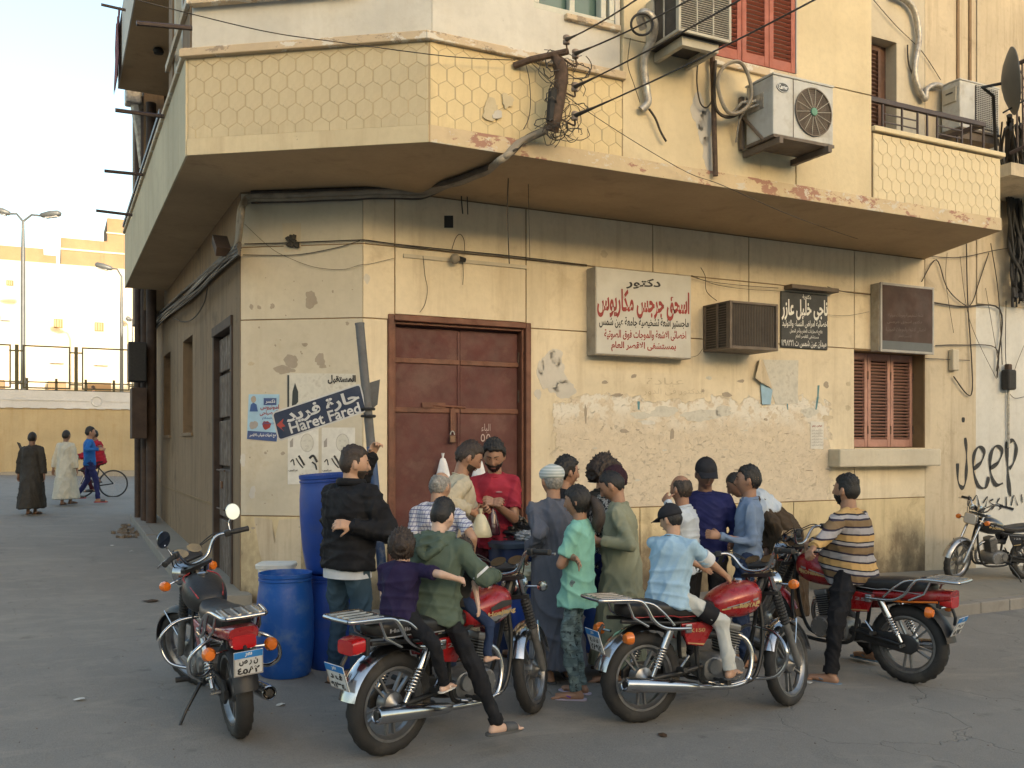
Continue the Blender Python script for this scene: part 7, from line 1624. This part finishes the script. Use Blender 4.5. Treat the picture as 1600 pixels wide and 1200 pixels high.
    if topm and not robe:
        hem = -.10-hemdrop; g = MB()
        loose = {'shirt': 1.05, 'tee': 1.08, 'jacket': 1.2, 'hoodie': 1.2, 'sweater': 1.1}[tk_]*bk_
        secs = []
        for t, wy, wx, ox in ((hem, .158+hemdrop*.22, .118+hemdrop*.30+B_*.3, .0+B_*.3), (hem+.05, .158+hemdrop*.18, .118+hemdrop*.24+B_*.6, B_*.5), (.08, .150, .112+B_, B_), (.2, .150, .110+B_*.8, B_*.8), (.32, .160, .115, .0), (.39, .160, .108, -.002), (.43, .140, .095, -.006), (.465, .100, .078, -.008), (.495, .068, .064, -.002)):
            c = P+(u*t if t > 0 or pel is not None else Vector((0, 0, t))*1.0)*s+xv*ox*s
            if t <= 0 and pel is not None: c = P+Vector((0, 0, t*.8))*s*.9+u*t*.2*s
            f2 = 1 if t > .45 else loose; secs.append((c, yv, xv, wy*s*f2, wx*s*f2, 2.5))
        g.loft(secs, 28)
        for k in (1, -1):
            a, e, w_ = hs_[k]; r_ = (.058 if tk_ in ('shirt', 'tee', 'sweater') else .068)*s*max(.9, loose/1.08)
            g.cap(P+u*.405*s+yv*k*.09*s, a-u*.0*s, .062*s*loose, r_*1.0, 14); g.cap(P+u*.462*s+yv*k*.055*s-xv*.01*s, a+u*.012*s, .036*s*loose, r_*.8, 12)
            if sleeve == 'l':
                g.cap(a, e, r_, r_*.86, 14); g.cap(e, e.lerp(w_, .93), r_*.86, r_*.62, 14)
                mid_ = e.lerp(w_, .93); MB().tube([mid_-(w_-e).normalized()*.012*s, mid_+(w_-e).normalized()*.022*s], r_*.66, 14).build('cuff', topm, T, smooth=50)
            elif sleeve == 'm': g.cap(a, e, r_, r_*.9, 14); g.cap(e, e.lerp(w_, .35), r_*.86, r_*.76, 14)
            else:
                q = a.lerp(e, .72); dq = (e-a).normalized(); g.loft([(a.lerp(e, t), dq.orthogonal().normalized(), dq.cross(dq.orthogonal()).normalized(), r_*f3, r_*f3, 2) for t, f3 in ((-.05, .85), (.1, 1.0), (.45, 1.04), (.74, 1.10))], 16)
        go = g.build({'shirt': 'shirt', 'tee': 'tee_shirt', 'jacket': 'jacket', 'hoodie': 'hooded_jacket', 'sweater': 'sweater'}[tk_], topm, T)
        JOBS.append((go, .0105*s**.5 if lod == 0 else .02, 2, fold_fn(seed, (folds or .010)*(1.15 if tk_ != 'sweater' else .8)*s, 'h' if tk_ != 'tee' else 'a', quilt=.075 if tk_ == 'jacket' else 0)))
        # collar
        if neckc:
            n0 = Nk-u*.012*s; ring_ = [n0+(yv*cos(a)*.072+xv*(sin(a)*.066+.004))*s*min(bk_, 1.1)+u*(-.014*sin(a)-.006)*s for a in [2*pi*i/20 for i in range(20)]]
            MB().tube(ring_, (.0065 if tk_ in ('tee', 'sweater') else .014)*s, 8, closed=True).build('collar', topm, T, smooth=60)
    if robe:
        g = MB(); secs = []; an_c = Vector((0, 0, 0))
        if legs: an_c = (lg[1][2]+lg[-1][2])/2
        hemz = an_c.z+.05*s; H0 = P.copy()
        spread_ = abs(lg[1][2].x-lg[-1][2].x)*.5+.02
        for t in (0, .12, .3, .5, .7, .88, 1):
            c = Vector((an_c.x, an_c.y, hemz)).lerp(H0, t); c.z = hemz+(H0.z-hemz)*t; k_ = 1-t
            secs.append((c, Vector((0, 1, 0)), Vector((1, 0, 0)), (.185+.035*k_)*s*bk_, (.150+.055*k_+spread_*k_*.9)*s*bk_, 2.2))
        for t, wy, wx in ((.08, .178, .140+B_), (.2, .172, .135+B_*.7), (.32, .176, .132), (.38, .172, .120), (.425, .145, .102), (.465, .100, .080), (.495, .068, .064)): secs.append((P+u*t*s+xv*B_*s*(.6 if t < .3 else 0), yv, xv, wy*s*bk_, wx*s*bk_, 2.4))
        g.loft(secs, 36)
        for k in (1, -1):
            a, e, w_ = hs_[k]; r_ = .060*s
            g.cap(P+u*.40*s+yv*k*.09*s, a, .070*s, r_*1.02, 14); g.cap(P+u*.462*s+yv*k*.055*s-xv*.01*s, a+u*.012*s, .038*s, r_*.85, 12); g.cap(a, e, r_*1.04, r_*1.0, 14); g.loft([(e.lerp(w_, t), *(lambda q: (q.orthogonal().normalized(), q.cross(q.orthogonal()).normalized()))((w_-e).normalized()), r_*f3, r_*f3, 2) for t, f3 in ((-.1, .95), (.4, .92), (.9, .98))], 16)
        go = g.build('robe', topm, T); JOBS.append((go, .012*s**.5 if lod == 0 else .02, 3, fold_fn(seed, (folds or .013)*s, 'v')))
        n0 = Nk-u*.012*s; MB().tube([n0+(yv*cos(a)*.072+xv*(sin(a)*.068+.004))*s+u*(-.014*sin(a)-.008)*s for a in [2*pi*i/20 for i in range(20)]], .006*s, 8, closed=True).build('collar', topm, T, smooth=60)
    if legm and legs and not robe:
        g = MB(); sit_ = pel is not None; hq = .80 if hemdrop > .02 else 1
        g.ell(P+Vector((-.01, 0, -.03))*s, ((.11 if sit_ else .125)*s*bk_*hq, (.14 if sit_ else .155)*s*bk_*hq, (.10 if sit_ else .12)*s), None, 18, 12)
        if not sit_: g.loft([(P+Vector((0, 0, .05))*s, Vector((0, 1, 0)), Vector((1, 0, 0)), .14*s*bk_*hq, .108*s*bk_*hq, 2.4), (P+Vector((0, 0, -.10))*s, Vector((0, 1, 0)), Vector((1, 0, 0)), .150*s*bk_*hq, .112*s*bk_*hq, 2.3)], 22)
        for k in (1, -1):
            hp, kn, an = lg[k]; lw = bk_ if bk_ < 1.15 else 1.1
            g.cap(hp+Vector((0, 0, .0)), kn, .088*s*lw*(.74 if hq < 1 else 1), .066*s*lw, 16); en = kn.lerp(an, .93); g.cap(kn, en, .065*s*lw, .048*s*lw, 14)
            if k: dd_ = (an-kn).normalized(); MB().tube([en-dd_*.02*s, en+dd_*.028*s], .0505*s*lw, 14).build('trouser_hem', legm, T, smooth=50)
        go = g.build('trousers', legm, T); JOBS.append((go, .011*s**.5 if lod == 0 else .02, 3, fold_fn(seed+5, .011*s, 'h')))
    inf = dict(T=T, s=s, P=P, u=u, yv=yv, xv=xv, N=Nk, Hc=Hc, MH=MH, hd=hd_, arms=hs_, legs=lg, W=wm(T))
    if extra: extra(inf)
    return inf
def bl(key, x, y, z): return wm(BP[key]) @ Vector((x, y, z))
GQ = 'people gathered at the selling place'
# man in black jacket holding the post
def ex_jacket(i):
    T, s, P, u, yv, xv, Nk = (i[k] for k in ('T', 's', 'P', 'u', 'yv', 'xv', 'N'))
    g = MB().loft([(P+Vector((0, 0, z))*s, Vector((0, 1, 0)), Vector((1, 0, 0)), .178*s, .137*s, 2.5) for z in (-.155, -.07)], 26); g.build('undershirt', 'cloth_white', T, smooth=60)
    MB().tube([Nk+(yv*cos(a)*.085+xv*(sin(a)*.078))*s+u*.01*s for a in [2*pi*k/20 for k in range(20)]], .03*s, 8, closed=True).build('jacket_collar', 'cloth_jacket', T, smooth=60)
person('man in a black padded jacket and jeans leaning a hand on the blue grey post', 543, 7.0, 36, top=698, lean=4, head=(-38, 2, 0), hl=(580, 712, 7.35), hr=(552, 822, 6.78), er=(604, 870, 6.8), el=(575, 800, 7.7), sk='skin_tan', hair='fade', hairm='hair_brown', topm='cloth_jacket', topkind='jacket', legm='cloth_fadejeans', fl=FT(522, 7.15), fr=FT(556, 6.98), bulk=1.1, shoes='flip', shoem='rubber_brown', extra=ex_jacket, beard='stubble', curl=(50, 35), group=GQ)
person('grey haired man in a blue check shirt behind the green hooded rider', 681, 7.35, 12, top=738, lean=5, head=(-18, 18, 0), hl=(640, 905, 7.2), hr=(735, 880, 7.3), sk='skin_tan', hair='bald', hairm='hair_grey', topm='cloth_check', sleeve='s', legm='cloth_greypants', bulk=1.06, group=GQ)
person('man in a beige robe bowing his head to hand over coins by the seller', 703, 8.0, 72, top=690, lean=10, head=(-10, 28, 0), hl=(748, 797, 7.95), hr=(738, 800, 7.75), robe=True, topm='cloth_beige', sk='skin_brown', hair='short', hairm='hair_brown', curl=(55, 50), beard='stubble', group=GQ)
def ex_red(i): 
    T = i['T']; MB().ell(i['P']+i['u']*.36*i['s']+i['xv']*.128*i['s']+i['yv']*.07*i['s'], (.004, .03, .008), None, 8, 6).build('chest_logo', 'cloth_pinkish', T)
person('bearded seller in a crimson tee shirt standing in front of the metal door', 776, 8.35, 196, top=688, lean=6, head=(12, 22, 0), hl=(776, 790, 7.95), hr=(766, 789, 7.95), er=(732, 800, 8.3), el=(815, 790, 8.3), topm='cloth_red', topkind='tee', sleeve='s', legm='cloth_darkred', sk='skin_brown', hair='thick', beard='beard', curl=(50, 50), bulk=.98, extra=ex_red, group=GQ)
# rider and children on the first motorcycle
hd1 = 41
b1 = BP[1]; fdir = (bl(1, 1, 0, 0)-bl(1, 0, 0, 0)); phi1 = math.degrees(atan2(fdir.dot(RT), fdir.dot(FW)))
def ex_hood(i):
    T, s, P, u, yv, xv, Nk = (i[k] for k in ('T', 's', 'P', 'u', 'yv', 'xv', 'N')); g = MB()
    for k in range(5): t = k/4; g.loft([(Nk+u*(.005-.05*q-.02*t)*s-xv*(.055+.05*t+.028*sin(pi*q))*s, yv, (xv*.5+u*.8).normalized(), (.115-.02*t)*s*(1-.15*q), .045*s*(1-.2*t), 2.2) for q in (0, .35, .7, 1)], 18)
    g.tube(smooth_pts([Nk+(yv*cos(a)*.1+xv*(sin(a)*.085+.01))*s+u*(.0-.035*sin(a))*s for a in [radians(-30+240*k/8) for k in range(9)]], 3), .03*s, 10)
    g.tube(smooth_pts([Nk+(yv*.11)*s-u*.03*s, Nk-xv*.13*s-u*.10*s+yv*.07*s, Nk-xv*.155*s-u*.155*s, Nk-xv*.13*s-u*.10*s-yv*.07*s, Nk-yv*.11*s-u*.03*s], 6), .034*s, 10)
    g.loft([(Nk-xv*(.05+.07*q)*s-u*(.02+.14*q)*s, yv, xv, (.12-.05*q)*s, .03*s, 2.2) for q in (0, .5, 1)], 18)
    o = g.build('hood', 'cloth_green', T); JOBS.append((o, .010, 3, fold_fn(3, .012, 'a')))
    a, e, w_ = i['arms'][-1]; d_ = (e-a).normalized(); c = a.lerp(e, .78); MB().tube([c, c+d_*.018*s], .072*s, 14).build('sleeve_band', 'cloth_white', T)
rp = bl(1, .33, 0, .83)
person('young rider in a dark green hooded jacket with one slipper on the ground', 0, 0, phi1-16, pel=rp, top=780, lean=6, side=0, head=(0, 22, 0), hl=bl(1, .78, .20, 1.02), hr=bl(1, .70, -.15, 1.0), er=at(775, 925, 5.75), fr=gp(792, 1163, .075), kr=at(770, 1030, 5.4), fl=bl(1, .52, .30, .12), sk='skin_fair', hair='fade', topm='cloth_green', topkind='hoodie', legm='cloth_black', shoes='slide', shoem='rubber_grey', extra=ex_hood, hemdrop=.03, bulk=1.02, nearz={-1: -20}, group='riders sitting on motorcycles', beard=None)
cp = bl(1, .05, .0, .82)
person('small child in purple sitting behind the green hooded rider, arm around him', 0, 0, phi1-30, pel=cp, top=834, lean=6, head=(12, 12, 0), hr=at(716, 905, 5.62), er=at(670, 893, 5.5), hl=at(609, 962, 5.75), el=at(596, 930, 5.6), fr=at(694, 1068, 5.55), kr=at(685, 985, 5.35), fl=at(640, 1050, 6.1), kl=at(700, 990, 6.2), sk='skin_fair', hair='mop', hairm='hair_brown', topm='cloth_purple', topkind='tee', sleeve='s', legm='cloth_black', shortl=True, shoes='flip', shoem='paper', bulk=1.1, curl=(8, 35), group='riders sitting on motorcycles')
person('small child in a dark tee shirt sitting between the rider and the red tank', 0, 0, phi1-10, pel=bl(1, .54, .02, .84), H=.86, lean=8, head=(0, 20, 0), hr=at(750, 962, 5.75), er=at(752, 930, 5.6), hl=bl(1, .80, .08, .95), fr=bl(1, .60, -.2, .52), kr=bl(1, .75, -.25, .7), sk='skin_fair', hair='mop', hairm='hair_brown', topm='cloth_char', topkind='tee', sleeve='s', legm='cloth_navyjeans', shortl=True, shoes=None, bulk=1.1, group='riders sitting on motorcycles')
# standing group
person('man in a long grey robe and white striped skullcap reaching toward the seller', 866, 7.4, -12, top=727, lean=3, head=(12, 4, 0), hl=(827, 862, 7.35), el=(845, 860, 7.1), hr=(890, 850, 7.7), robe=True, topm='cloth_grey', sk='skin_brown', hair='crop', hairm='hair_grey', hat=('kufi', 'cloth_kufistripe'), bulk=1.0, fl=FT(858, 7.35), fr=FT(888, 7.5), shoes='slide', shoem='rubber_grey', group=GQ, face=False)
person('boy with thick black hair looking right behind the man in the skullcap', 879, 8.1, 68, top=715, head=(0, 3, 0), lean=2, sk='skin_brown', hair='thick', topm='cloth_black', topkind='shirt', group=GQ)
def ex_girl(i):
    s = i['s']; MH = i['MH']; c = MH @ Vector((-.11, 0, .01)); d = Vector((-.25, 0, -1)).normalized()
    g = MB(); P_ = [c+Vector((0, 0, .02)), c+d*.06*s+Vector((-.03, 0, 0)), c+d*.14*s+Vector((-.03, 0, 0)), c+d*.22*s, c+d*.28*s]; g.tube(smooth_pts(P_, 5), [.012, .02, .03, .036, .042, .045]+[.048]*8+[.046, .042, .036, .03, .022, .014, .006], 12)
    g.build('ponytail', 'hair_brown', i['T'], smooth=60)
person('girl with a ponytail, teal tee shirt and folded arms standing in patterned trousers', 903, 6.95, -72, top=759, lean=-2, head=(2, 6, 0), hl=(900, 866, 7.0), el=(860, 878, 6.6), hr=(897, 872, 6.76), er=(868, 860, 7.1), fl=FT(900, 6.87), fr=FT(908, 7.05), sk='skin_brown', hair='long', topm='cloth_teal', topkind='tee', sleeve='s', legm='cloth_camo', shoes='flip', shoem='rubber_pink', hemdrop=.10, extra=ex_girl, bulk=.98, curl=(15, 15), group=GQ)
person('man in a maroon cap and black printed shirt bending his head beside the robe wearer', 938, 7.95, 82, top=730, lean=6, head=(0, 30, 0), hr=(952, 850, 7.8), sk='skin_tan', hair='crop', hat=('beanie', 'cloth_capmaroon'), topm='cloth_print', legm='cloth_navy', group=GQ)
person('person with frizzy brown hair almost hidden behind the man in the maroon cap', 941, 8.5, 60, top=719, head=(0, 10, 0), sk='skin_tan', hair='frizz', hairm='hair_brown', topm='cloth_char', group=GQ, face=False)
person('man in a sage green robe looking down at something in his hands', 972, 7.5, -76, top=735, lean=3, head=(0, 30, 0), hl=(935, 845, 7.3), hr=(938, 850, 7.45), el=(975, 868, 7.2), robe=True, topm='cloth_sage', sk='skin_brown', hair='crop', hairm='hair_black', fl=FT(958, 7.4), fr=FT(972, 7.65), shoem='rubber_brown', group=GQ, curl=(45, 45), belly=.01)
person('balding man in a white shirt with a hand at his chin behind the second rider', 1071, 8.0, -58, top=743, lean=3, head=(-16, 0, 0), hl=(1044, 786, 7.8), sk='skin_brown', hair='bald', hairm='hair_shade', topm='cloth_paleshirt', legm='cloth_black', bulk=1.04, group=GQ)
person('man in a navy sweater and dark cap glancing down with a phone in his hand', 1102, 8.3, 200, top=718, lean=2, head=(20, 14, 0), hl=(1127, 868, 8.2), sk='skin_dark', hair='crop', hat=('cap', 'cloth_cap'), topm='cloth_navy', topkind='sweater', legm='cloth_black', bulk=1.06, curl=(45, 30), group=GQ)
person('smiling young man in a grey blue shirt standing in profile facing left', 1168, 8.15, -78, top=728, lean=-2, head=(0, -2, 0), hr=(1150, 850, 8.2), hl=(1126, 838, 7.95), el=(1165, 850, 7.95), sk='skin_brown', hair='short', topm='cloth_blueshirt', legm='cloth_navyjeans', group=GQ, curl=(50, 30))
def ex_bend(i):
    T, s, P, u, yv, xv = (i[k] for k in ('T', 's', 'P', 'u', 'yv', 'xv')); g = MB()
    g.loft([(P+u*t*s-xv*.012*s, yv, xv, w_*s, h_*s, 2.4) for t, w_, h_ in ((.20, .185, .13), (.33, .192, .142), (.42, .192, .135), (.47, .14, .11), (.53, .075, .08))], 26)
    for k in (1, -1): g.cap(P+u*.42*s+yv*k*.08*s, i['arms'][k][0].lerp(i['arms'][k][1], .35), .085*s, .085*s, 12)
    o = g.build('shawl', 'cloth_paleshirt', T); JOBS.append((o, .012, 3, fold_fn(9, .014, 'a')))
person('man in a brown robe with a pale shawl over his back bending far forward', 1230, 9.3, -80, H=1.78, dz=.13, lean=48, head=(0, 30, 0), hl=(1226, 858, 9.0), el=(1245, 845, 8.8), hr=(1198, 862, 9.3), er=(1200, 880, 9.5), robe=True, topm='cloth_brown', sk='skin_dark', hair='crop', fl=FT(1232, 9.1, .2), fr=FT(1215, 9.4, .2), shoem='rubber_brown', extra=ex_bend, group=GQ, curl=(40, 40))
# second rider
fdir = (bl(2, 1, 0, 0)-bl(2, 0, 0, 0)); phi2 = math.degrees(atan2(fdir.dot(RT), fdir.dot(FW)))
def ex_r2(i):
    T, s = i['T'], i['s']
    for k in (-1, 1):
        hp, kn, an = i['legs'][k]; a, b_ = hp.lerp(kn, .55), hp.lerp(kn, .86); MB().tube([a, a.lerp(b_, .5), b_], [.0885*s, .086*s, .080*s], 18).build('knee_panel', 'cloth_black', T, smooth=50)
        a, e, w_ = i['arms'][k]; q = a.lerp(e, .60); dq = (e-a).normalized(); MB().tube([a.lerp(e, .52), a.lerp(e, .86)], [.068*s, .072*s], 16).build('undersleeve', 'cloth_white', T, smooth=50)
person('young rider in a pale blue tee shirt, black cap and white joggers', 0, 0, phi2-26, pel=bl(2, .20, 0, .85), top=790, lean=11, head=(88, 16, 0), hl=bl(2, .62, .16, .98), hr=bl(2, .66, -.02, .95), er=bl(2, .40, -.30, .98), el=bl(2, .30, .4, 1.0), fr=bl(2, .54, -.24, .36), kr=bl(2, 1.0, -.36, .8), fl=gp(1082, 1083, .07), kl=bl(2, .9, .4, .6), sk='skin_tan', hair='crop', hat=('cap', 'cloth_cap'), topm='cloth_sky', topkind='tee', sleeve='s', legm='cloth_joggers', shoem='rubber_grey', extra=ex_r2, bulk=1.14, group='riders sitting on motorcycles', nearz={-1: 14}, hemdrop=.04)
# third rider
fdir = (bl(3, 1, 0, 0)-bl(3, 0, 0, 0)); phi3 = math.degrees(atan2(fdir.dot(RT), fdir.dot(FW)))
person('heavy bearded rider in a mustard and grey striped polo with both hands on the handlebar', 0, 0, phi3, pel=bl(3, .47, 0, .80), top=742, lean=4, head=(0, -4, 0), hl=at(1256, 874, 7.35), hr=at(1247, 862, 7.9), el=at(1300, 880, 7.1), er=at(1300, 850, 7.9), fl=gp(1297, 1052, .075), kl=at(1290, 935, 7.0), fr=bl(3, .45, -.35, .1), sk='skin_brown', hair='fade', beard='beard', topm='cloth_striped', topkind='sweater', legm='cloth_black', bulk=1.2, belly=.045, shoem='rubber_blue', group='riders sitting on motorcycles', curl=(60, 60), folds=.008)
# street behind
GS = 'people in the side street'
person('man in a long black robe walking away up the side street', 50, 18.6, -4, top=675, robe=True, topm='cloth_char', sk='skin_dark', hair='crop', hl=(27, 752, 18.6), hr=(70, 750, 18.6), bulk=1.12, lod=1, face=False, group=GS, fl=FT(44, 18.4), fr=FT(55, 18.7))
person('man in a long cream robe walking away beside the cyclist', 103, 20.8, 8, top=672, robe=True, topm='cloth_cream', sk='skin_dark', hair='crop', hl=(82, 738, 20.8), hr=(121, 738, 20.8), lod=1, face=False, group=GS, fl=FT(97, 20.6), fr=FT(110, 21.0))
person('man in a bright blue jacket and dark trousers striding right across the street', 140, 21.6, 62, top=667, topm='cloth_bright', topkind='sweater', legm='cloth_navy', sk='skin_brown', hair='short', hl=(152, 700, 21.9), hr=(154, 702, 21.3), lod=1, face=False, group=GS, fl=FT(120, 21.8, .16), fr=FT(154, 21.4), shoes='slide', shoem='cloth_red2')
cyc = gb(150, 23.4)
def bicycle():
    T = thing('bicycle', 'thin wheeled black bicycle ridden by the man in red', 'bicycle', gb(178, 23.6)); T.location.z += 0
    p1_ = gb(177, 23.6); p2_ = gb(126, 23.2); r = .335; d = (p2_-p1_); d.z = 0; n = Vector((-d.y, d.x, 0)).normalized(); L = d.length; d = d/L; up = Vector((0, 0, 1))
    for p in (p1_, p2_):
        c = p+up*r; w_ = MB().tube([c+d*r*cos(a)+up*r*sin(a) for a in [2*pi*i/32 for i in range(32)]], .02, 6, closed=True).build('wheel', 'black_rubber', T, world=True)
        for i in range(12): a = 2*pi*i/12; MB().tube([c, c+d*r*cos(a)+up*r*sin(a)], .003, 4).build('spoke', 'steel', w_).data.transform(wm(w_).inverted())
    P = lambda x, z: p1_+d*x+up*z
    for a, b_ in (((0, r), (.42, .28)), ((.42, .28), (.32, .82)), ((.42, .28), (L-.2, .72)), ((.34, .74), (L-.22, .80)), ((0, r), (.34, .74)), ((L-.22, .85), (L, r))): MB().tube([P(*a), P(*b_)], .016, 6).build('frame_tube', 'paint_black', T, world=True)
    MB().loft([(P(x, .86), n, up, w_, .03, 2) for x, w_ in ((.18, .08), (.28, .06), (.42, .02))], 10).build('saddle', 'black_rubber', T, world=True)
    MB().tube([P(L-.25, .98)+n*.25, P(L-.2, 1.0)+n*.05, P(L-.2, 1.0)-n*.05, P(L-.25, .98)-n*.25], .012, 6).build('handlebar', 'steel', T, world=True)
    MB().b2((-.06, -.15, -.3), (.06, .15, -.27))
    for s_ in (-1, 1): MB().box(P(.42+.12*s_, .28-.1*s_)+n*.12*s_, (.1, .1, .03)).build('pedal', 'black_rubber', T, world=True)
    return P
PB = bicycle()
fdir = PB(1, 0)-PB(0, 0); phib = math.degrees(atan2(fdir.dot(RT), fdir.dot(FW)))
person('man in a red hooded top and dark red trousers riding the bicycle', 0, 0, phib, pel=PB(.30, .93), top=671, lean=14, hl=PB(.75, 1.0), hr=PB(.8, 1.05), fl=PB(.5, .22), fr=PB(.35, .45), topm='cloth_red2', topkind='hoodie', legm='cloth_darkred', sk='skin_dark', hair='crop', lod=1, face=False, group=GS, shoes='slide', shoem='cloth_char')
person('man in a dark suit walking on the raised platform behind the ochre wall', 146, 43.5, -80, H=1.72, dz=2.85-G(0, 27), topm='cloth_navy', sk='skin_tan', hair='short', hairm='hair_brown', lod=1, face=False, group='people in the side street')
# ---------------------------------------------------------------- hand-held bags, hanging bags, litter
drop_bag('tied clear bag of cream coloured food held out by the man in the beige robe', at(751, 800, 7.75), .19, .21, 'milk_bag', .12)
drop_bag('tied bag of dark red drink held by the seller', at(770, 792, 7.9), .12, .24, 'juice_bag', .09, 2)
drop_bag('thin white plastic bag hanging on the door left of the two men', hit(692, 712, (0, YF+.02, 0), NY), .17, .30, 'bag_white', .07, 4)
drop_bag('thin white plastic bag hanging on the door between the two men', hit(748, 712, (0, YF+.02, 0), NY), .17, .30, 'bag_white', .07, 5)
bu = thing('bucket', 'square white plastic tub standing behind the bright blue barrel', 'tub', gb(432, 8.3))
zt_ = at(430, 879, 8.3).z-bu.location.z
MB().loft([((0, 0, z), RT, FW, a, a*.8, 6) for z, a in ((0, .11), (zt_-.04, .15))], 24).build('body', 'bucket_white', bu, smooth=40)
MB().loft([((0, 0, z), RT, FW, a, a*.8, 6) for z, a in ((zt_-.045, .165), (zt_-.01, .17), (zt_, .16))], 24).build('lid', 'bucket_white', bu, smooth=40)
ph = thing('phone', 'dark mobile phone in the hand of the man in the navy sweater', 'phone', at(1124, 878, 8.12)); ph.rotation_euler = (.3, .4, .5)
MB().box((0, 0, 0), (.075, .009, .15)).build('case', 'badge_dark', ph, bevel=.004)
r_ = random.Random(31); pm('litter_white', (.5, .5, .47), .8, 0, .2, 20); pm('rubble', (.16, .13, .10), .9, 0, .4, 12, .01, 20)
for k, (x, y, lb) in enumerate(((440, 1102, 'white crumpled scrap of paper on the road in front of the barrels'), (124, 1094, 'tiny pale scrap on the road at the left edge'), (237, 940, 'flattened dark scrap of cloth by the left kerb'), (176, 853, 'pale scrap among the rubble at the foot of the pipes'), (206, 862, 'second pale scrap near the left kerb'), (1263, 1068, 'white scrap under the slipper of the bearded rider'), (560, 1130, 'small brown leaf on the road by the rear wheel'), (1035, 1150, 'dark small stain like scrap in front of the second motorcycle'))):
    p = gp(x, y); mb = MB(); n = 9; w_ = .035 if k not in (2,) else .09
    vs = [p+Vector((w_*r_.uniform(.6, 1.3)*cos(2*pi*i/n), w_*r_.uniform(.6, 1.3)*sin(2*pi*i/n), .004+r_.uniform(0, .012))) for i in range(n)]+[p+Vector((0, 0, .018))]
    mb.add(vs, [(i, (i+1) % n, n) for i in range(n)]+[tuple(range(n))[::-1]]); tag(mb.build('litter', 'rubber_brown' if k in (2, 6, 7) else 'litter_white'), lb, 'litter')
rb = MB()
for i in range(35):
    a = gp(r_.gauss(200, 9), r_.uniform(822, 842)); rb.box(a+Vector((0, 0, .02)), (r_.uniform(.02, .12), r_.uniform(.02, .08), r_.uniform(.02, .06)), Matrix.Rotation(r_.uniform(0, 3), 3, 'Z') @ Matrix.Rotation(r_.uniform(-.5, .5), 3, 'X'))
tag(rb.build('rubble', 'rubble'), 'heap of broken rubble at the foot of the pipes', 'rubble', kind='stuff')
gr = MB()
for i in range(200):
    a = gp(r_.uniform(0, 1600), 700+r_.uniform(.0, 1)**.5*490); q = r_.uniform(.003, .007); gr.box(a+Vector((0, 0, q*.3)), (q*1.5, q, q*.7), Matrix.Rotation(r_.uniform(0, 3), 3, 'Z'))
tag(gr.build('grit', 'rubble'), 'loose grit scattered over the road', 'grit', kind='stuff')

rg = MB(); P0 = [hit(x, y, (1.0, 0, 0), NX) for x, y in ((203, 8), (212, 0))]
ys_ = [16.6, 16.75, 16.9, 17.05, 17.2, 17.35, 17.5]; vs = []
for k, y in enumerate(ys_):
    for j, z in enumerate((8.98, 8.6, 8.2, 7.9 if k % 2 else 7.8)): vs.append((1.0-.02*((k+j) % 2)-.01*j, y, z))
n_ = len(vs); rg.add(vs+[(x+.012, y, z) for x, y, z in vs], [(k*4+j, k*4+j+1, k*4+j+5, k*4+j+4) for k in range(6) for j in range(3)]+[(n_+k*4+j+4, n_+k*4+j+5, n_+k*4+j+1, n_+k*4+j) for k in range(6) for j in range(3)])
tag(rg.build('rug', 'cloth_red_rug', smooth=180), 'dark red patterned rug hung over the topmost side balcony', 'rug')
# ---------------------------------------------------------------- turn the roughed-out bodies and clothes into continuous surfaces
for o, vx, it, fn in JOBS:
    m = o.modifiers.new('remesh', 'REMESH'); m.mode = 'VOXEL'; m.voxel_size = vx; m.use_smooth_shade = True
    m2 = o.modifiers.new('smooth', 'SMOOTH'); m2.factor = .5; m2.iterations = it
bpy.context.view_layer.update(); dg = bpy.context.evaluated_depsgraph_get(); TRI = 0
for o, vx, it, fn in JOBS:
    me = bpy.data.meshes.new_from_object(o.evaluated_get(dg)); n = len(me.vertices)
    if fn is not None and n:
        co = np.zeros(n*3); me.vertices.foreach_get('co', co); no = np.zeros(n*3); me.vertices.foreach_get('normal', no)
        co = fn(co.reshape(-1, 3), no.reshape(-1, 3)); me.vertices.foreach_set('co', co.ravel()); me.update()
    me.polygons.foreach_set('use_smooth', [True]*len(me.polygons)); TRI += 2*len(me.polygons)
    old = o.data; me.name = old.name; o.modifiers.clear(); o.data = me
print('body triangles', TRI)
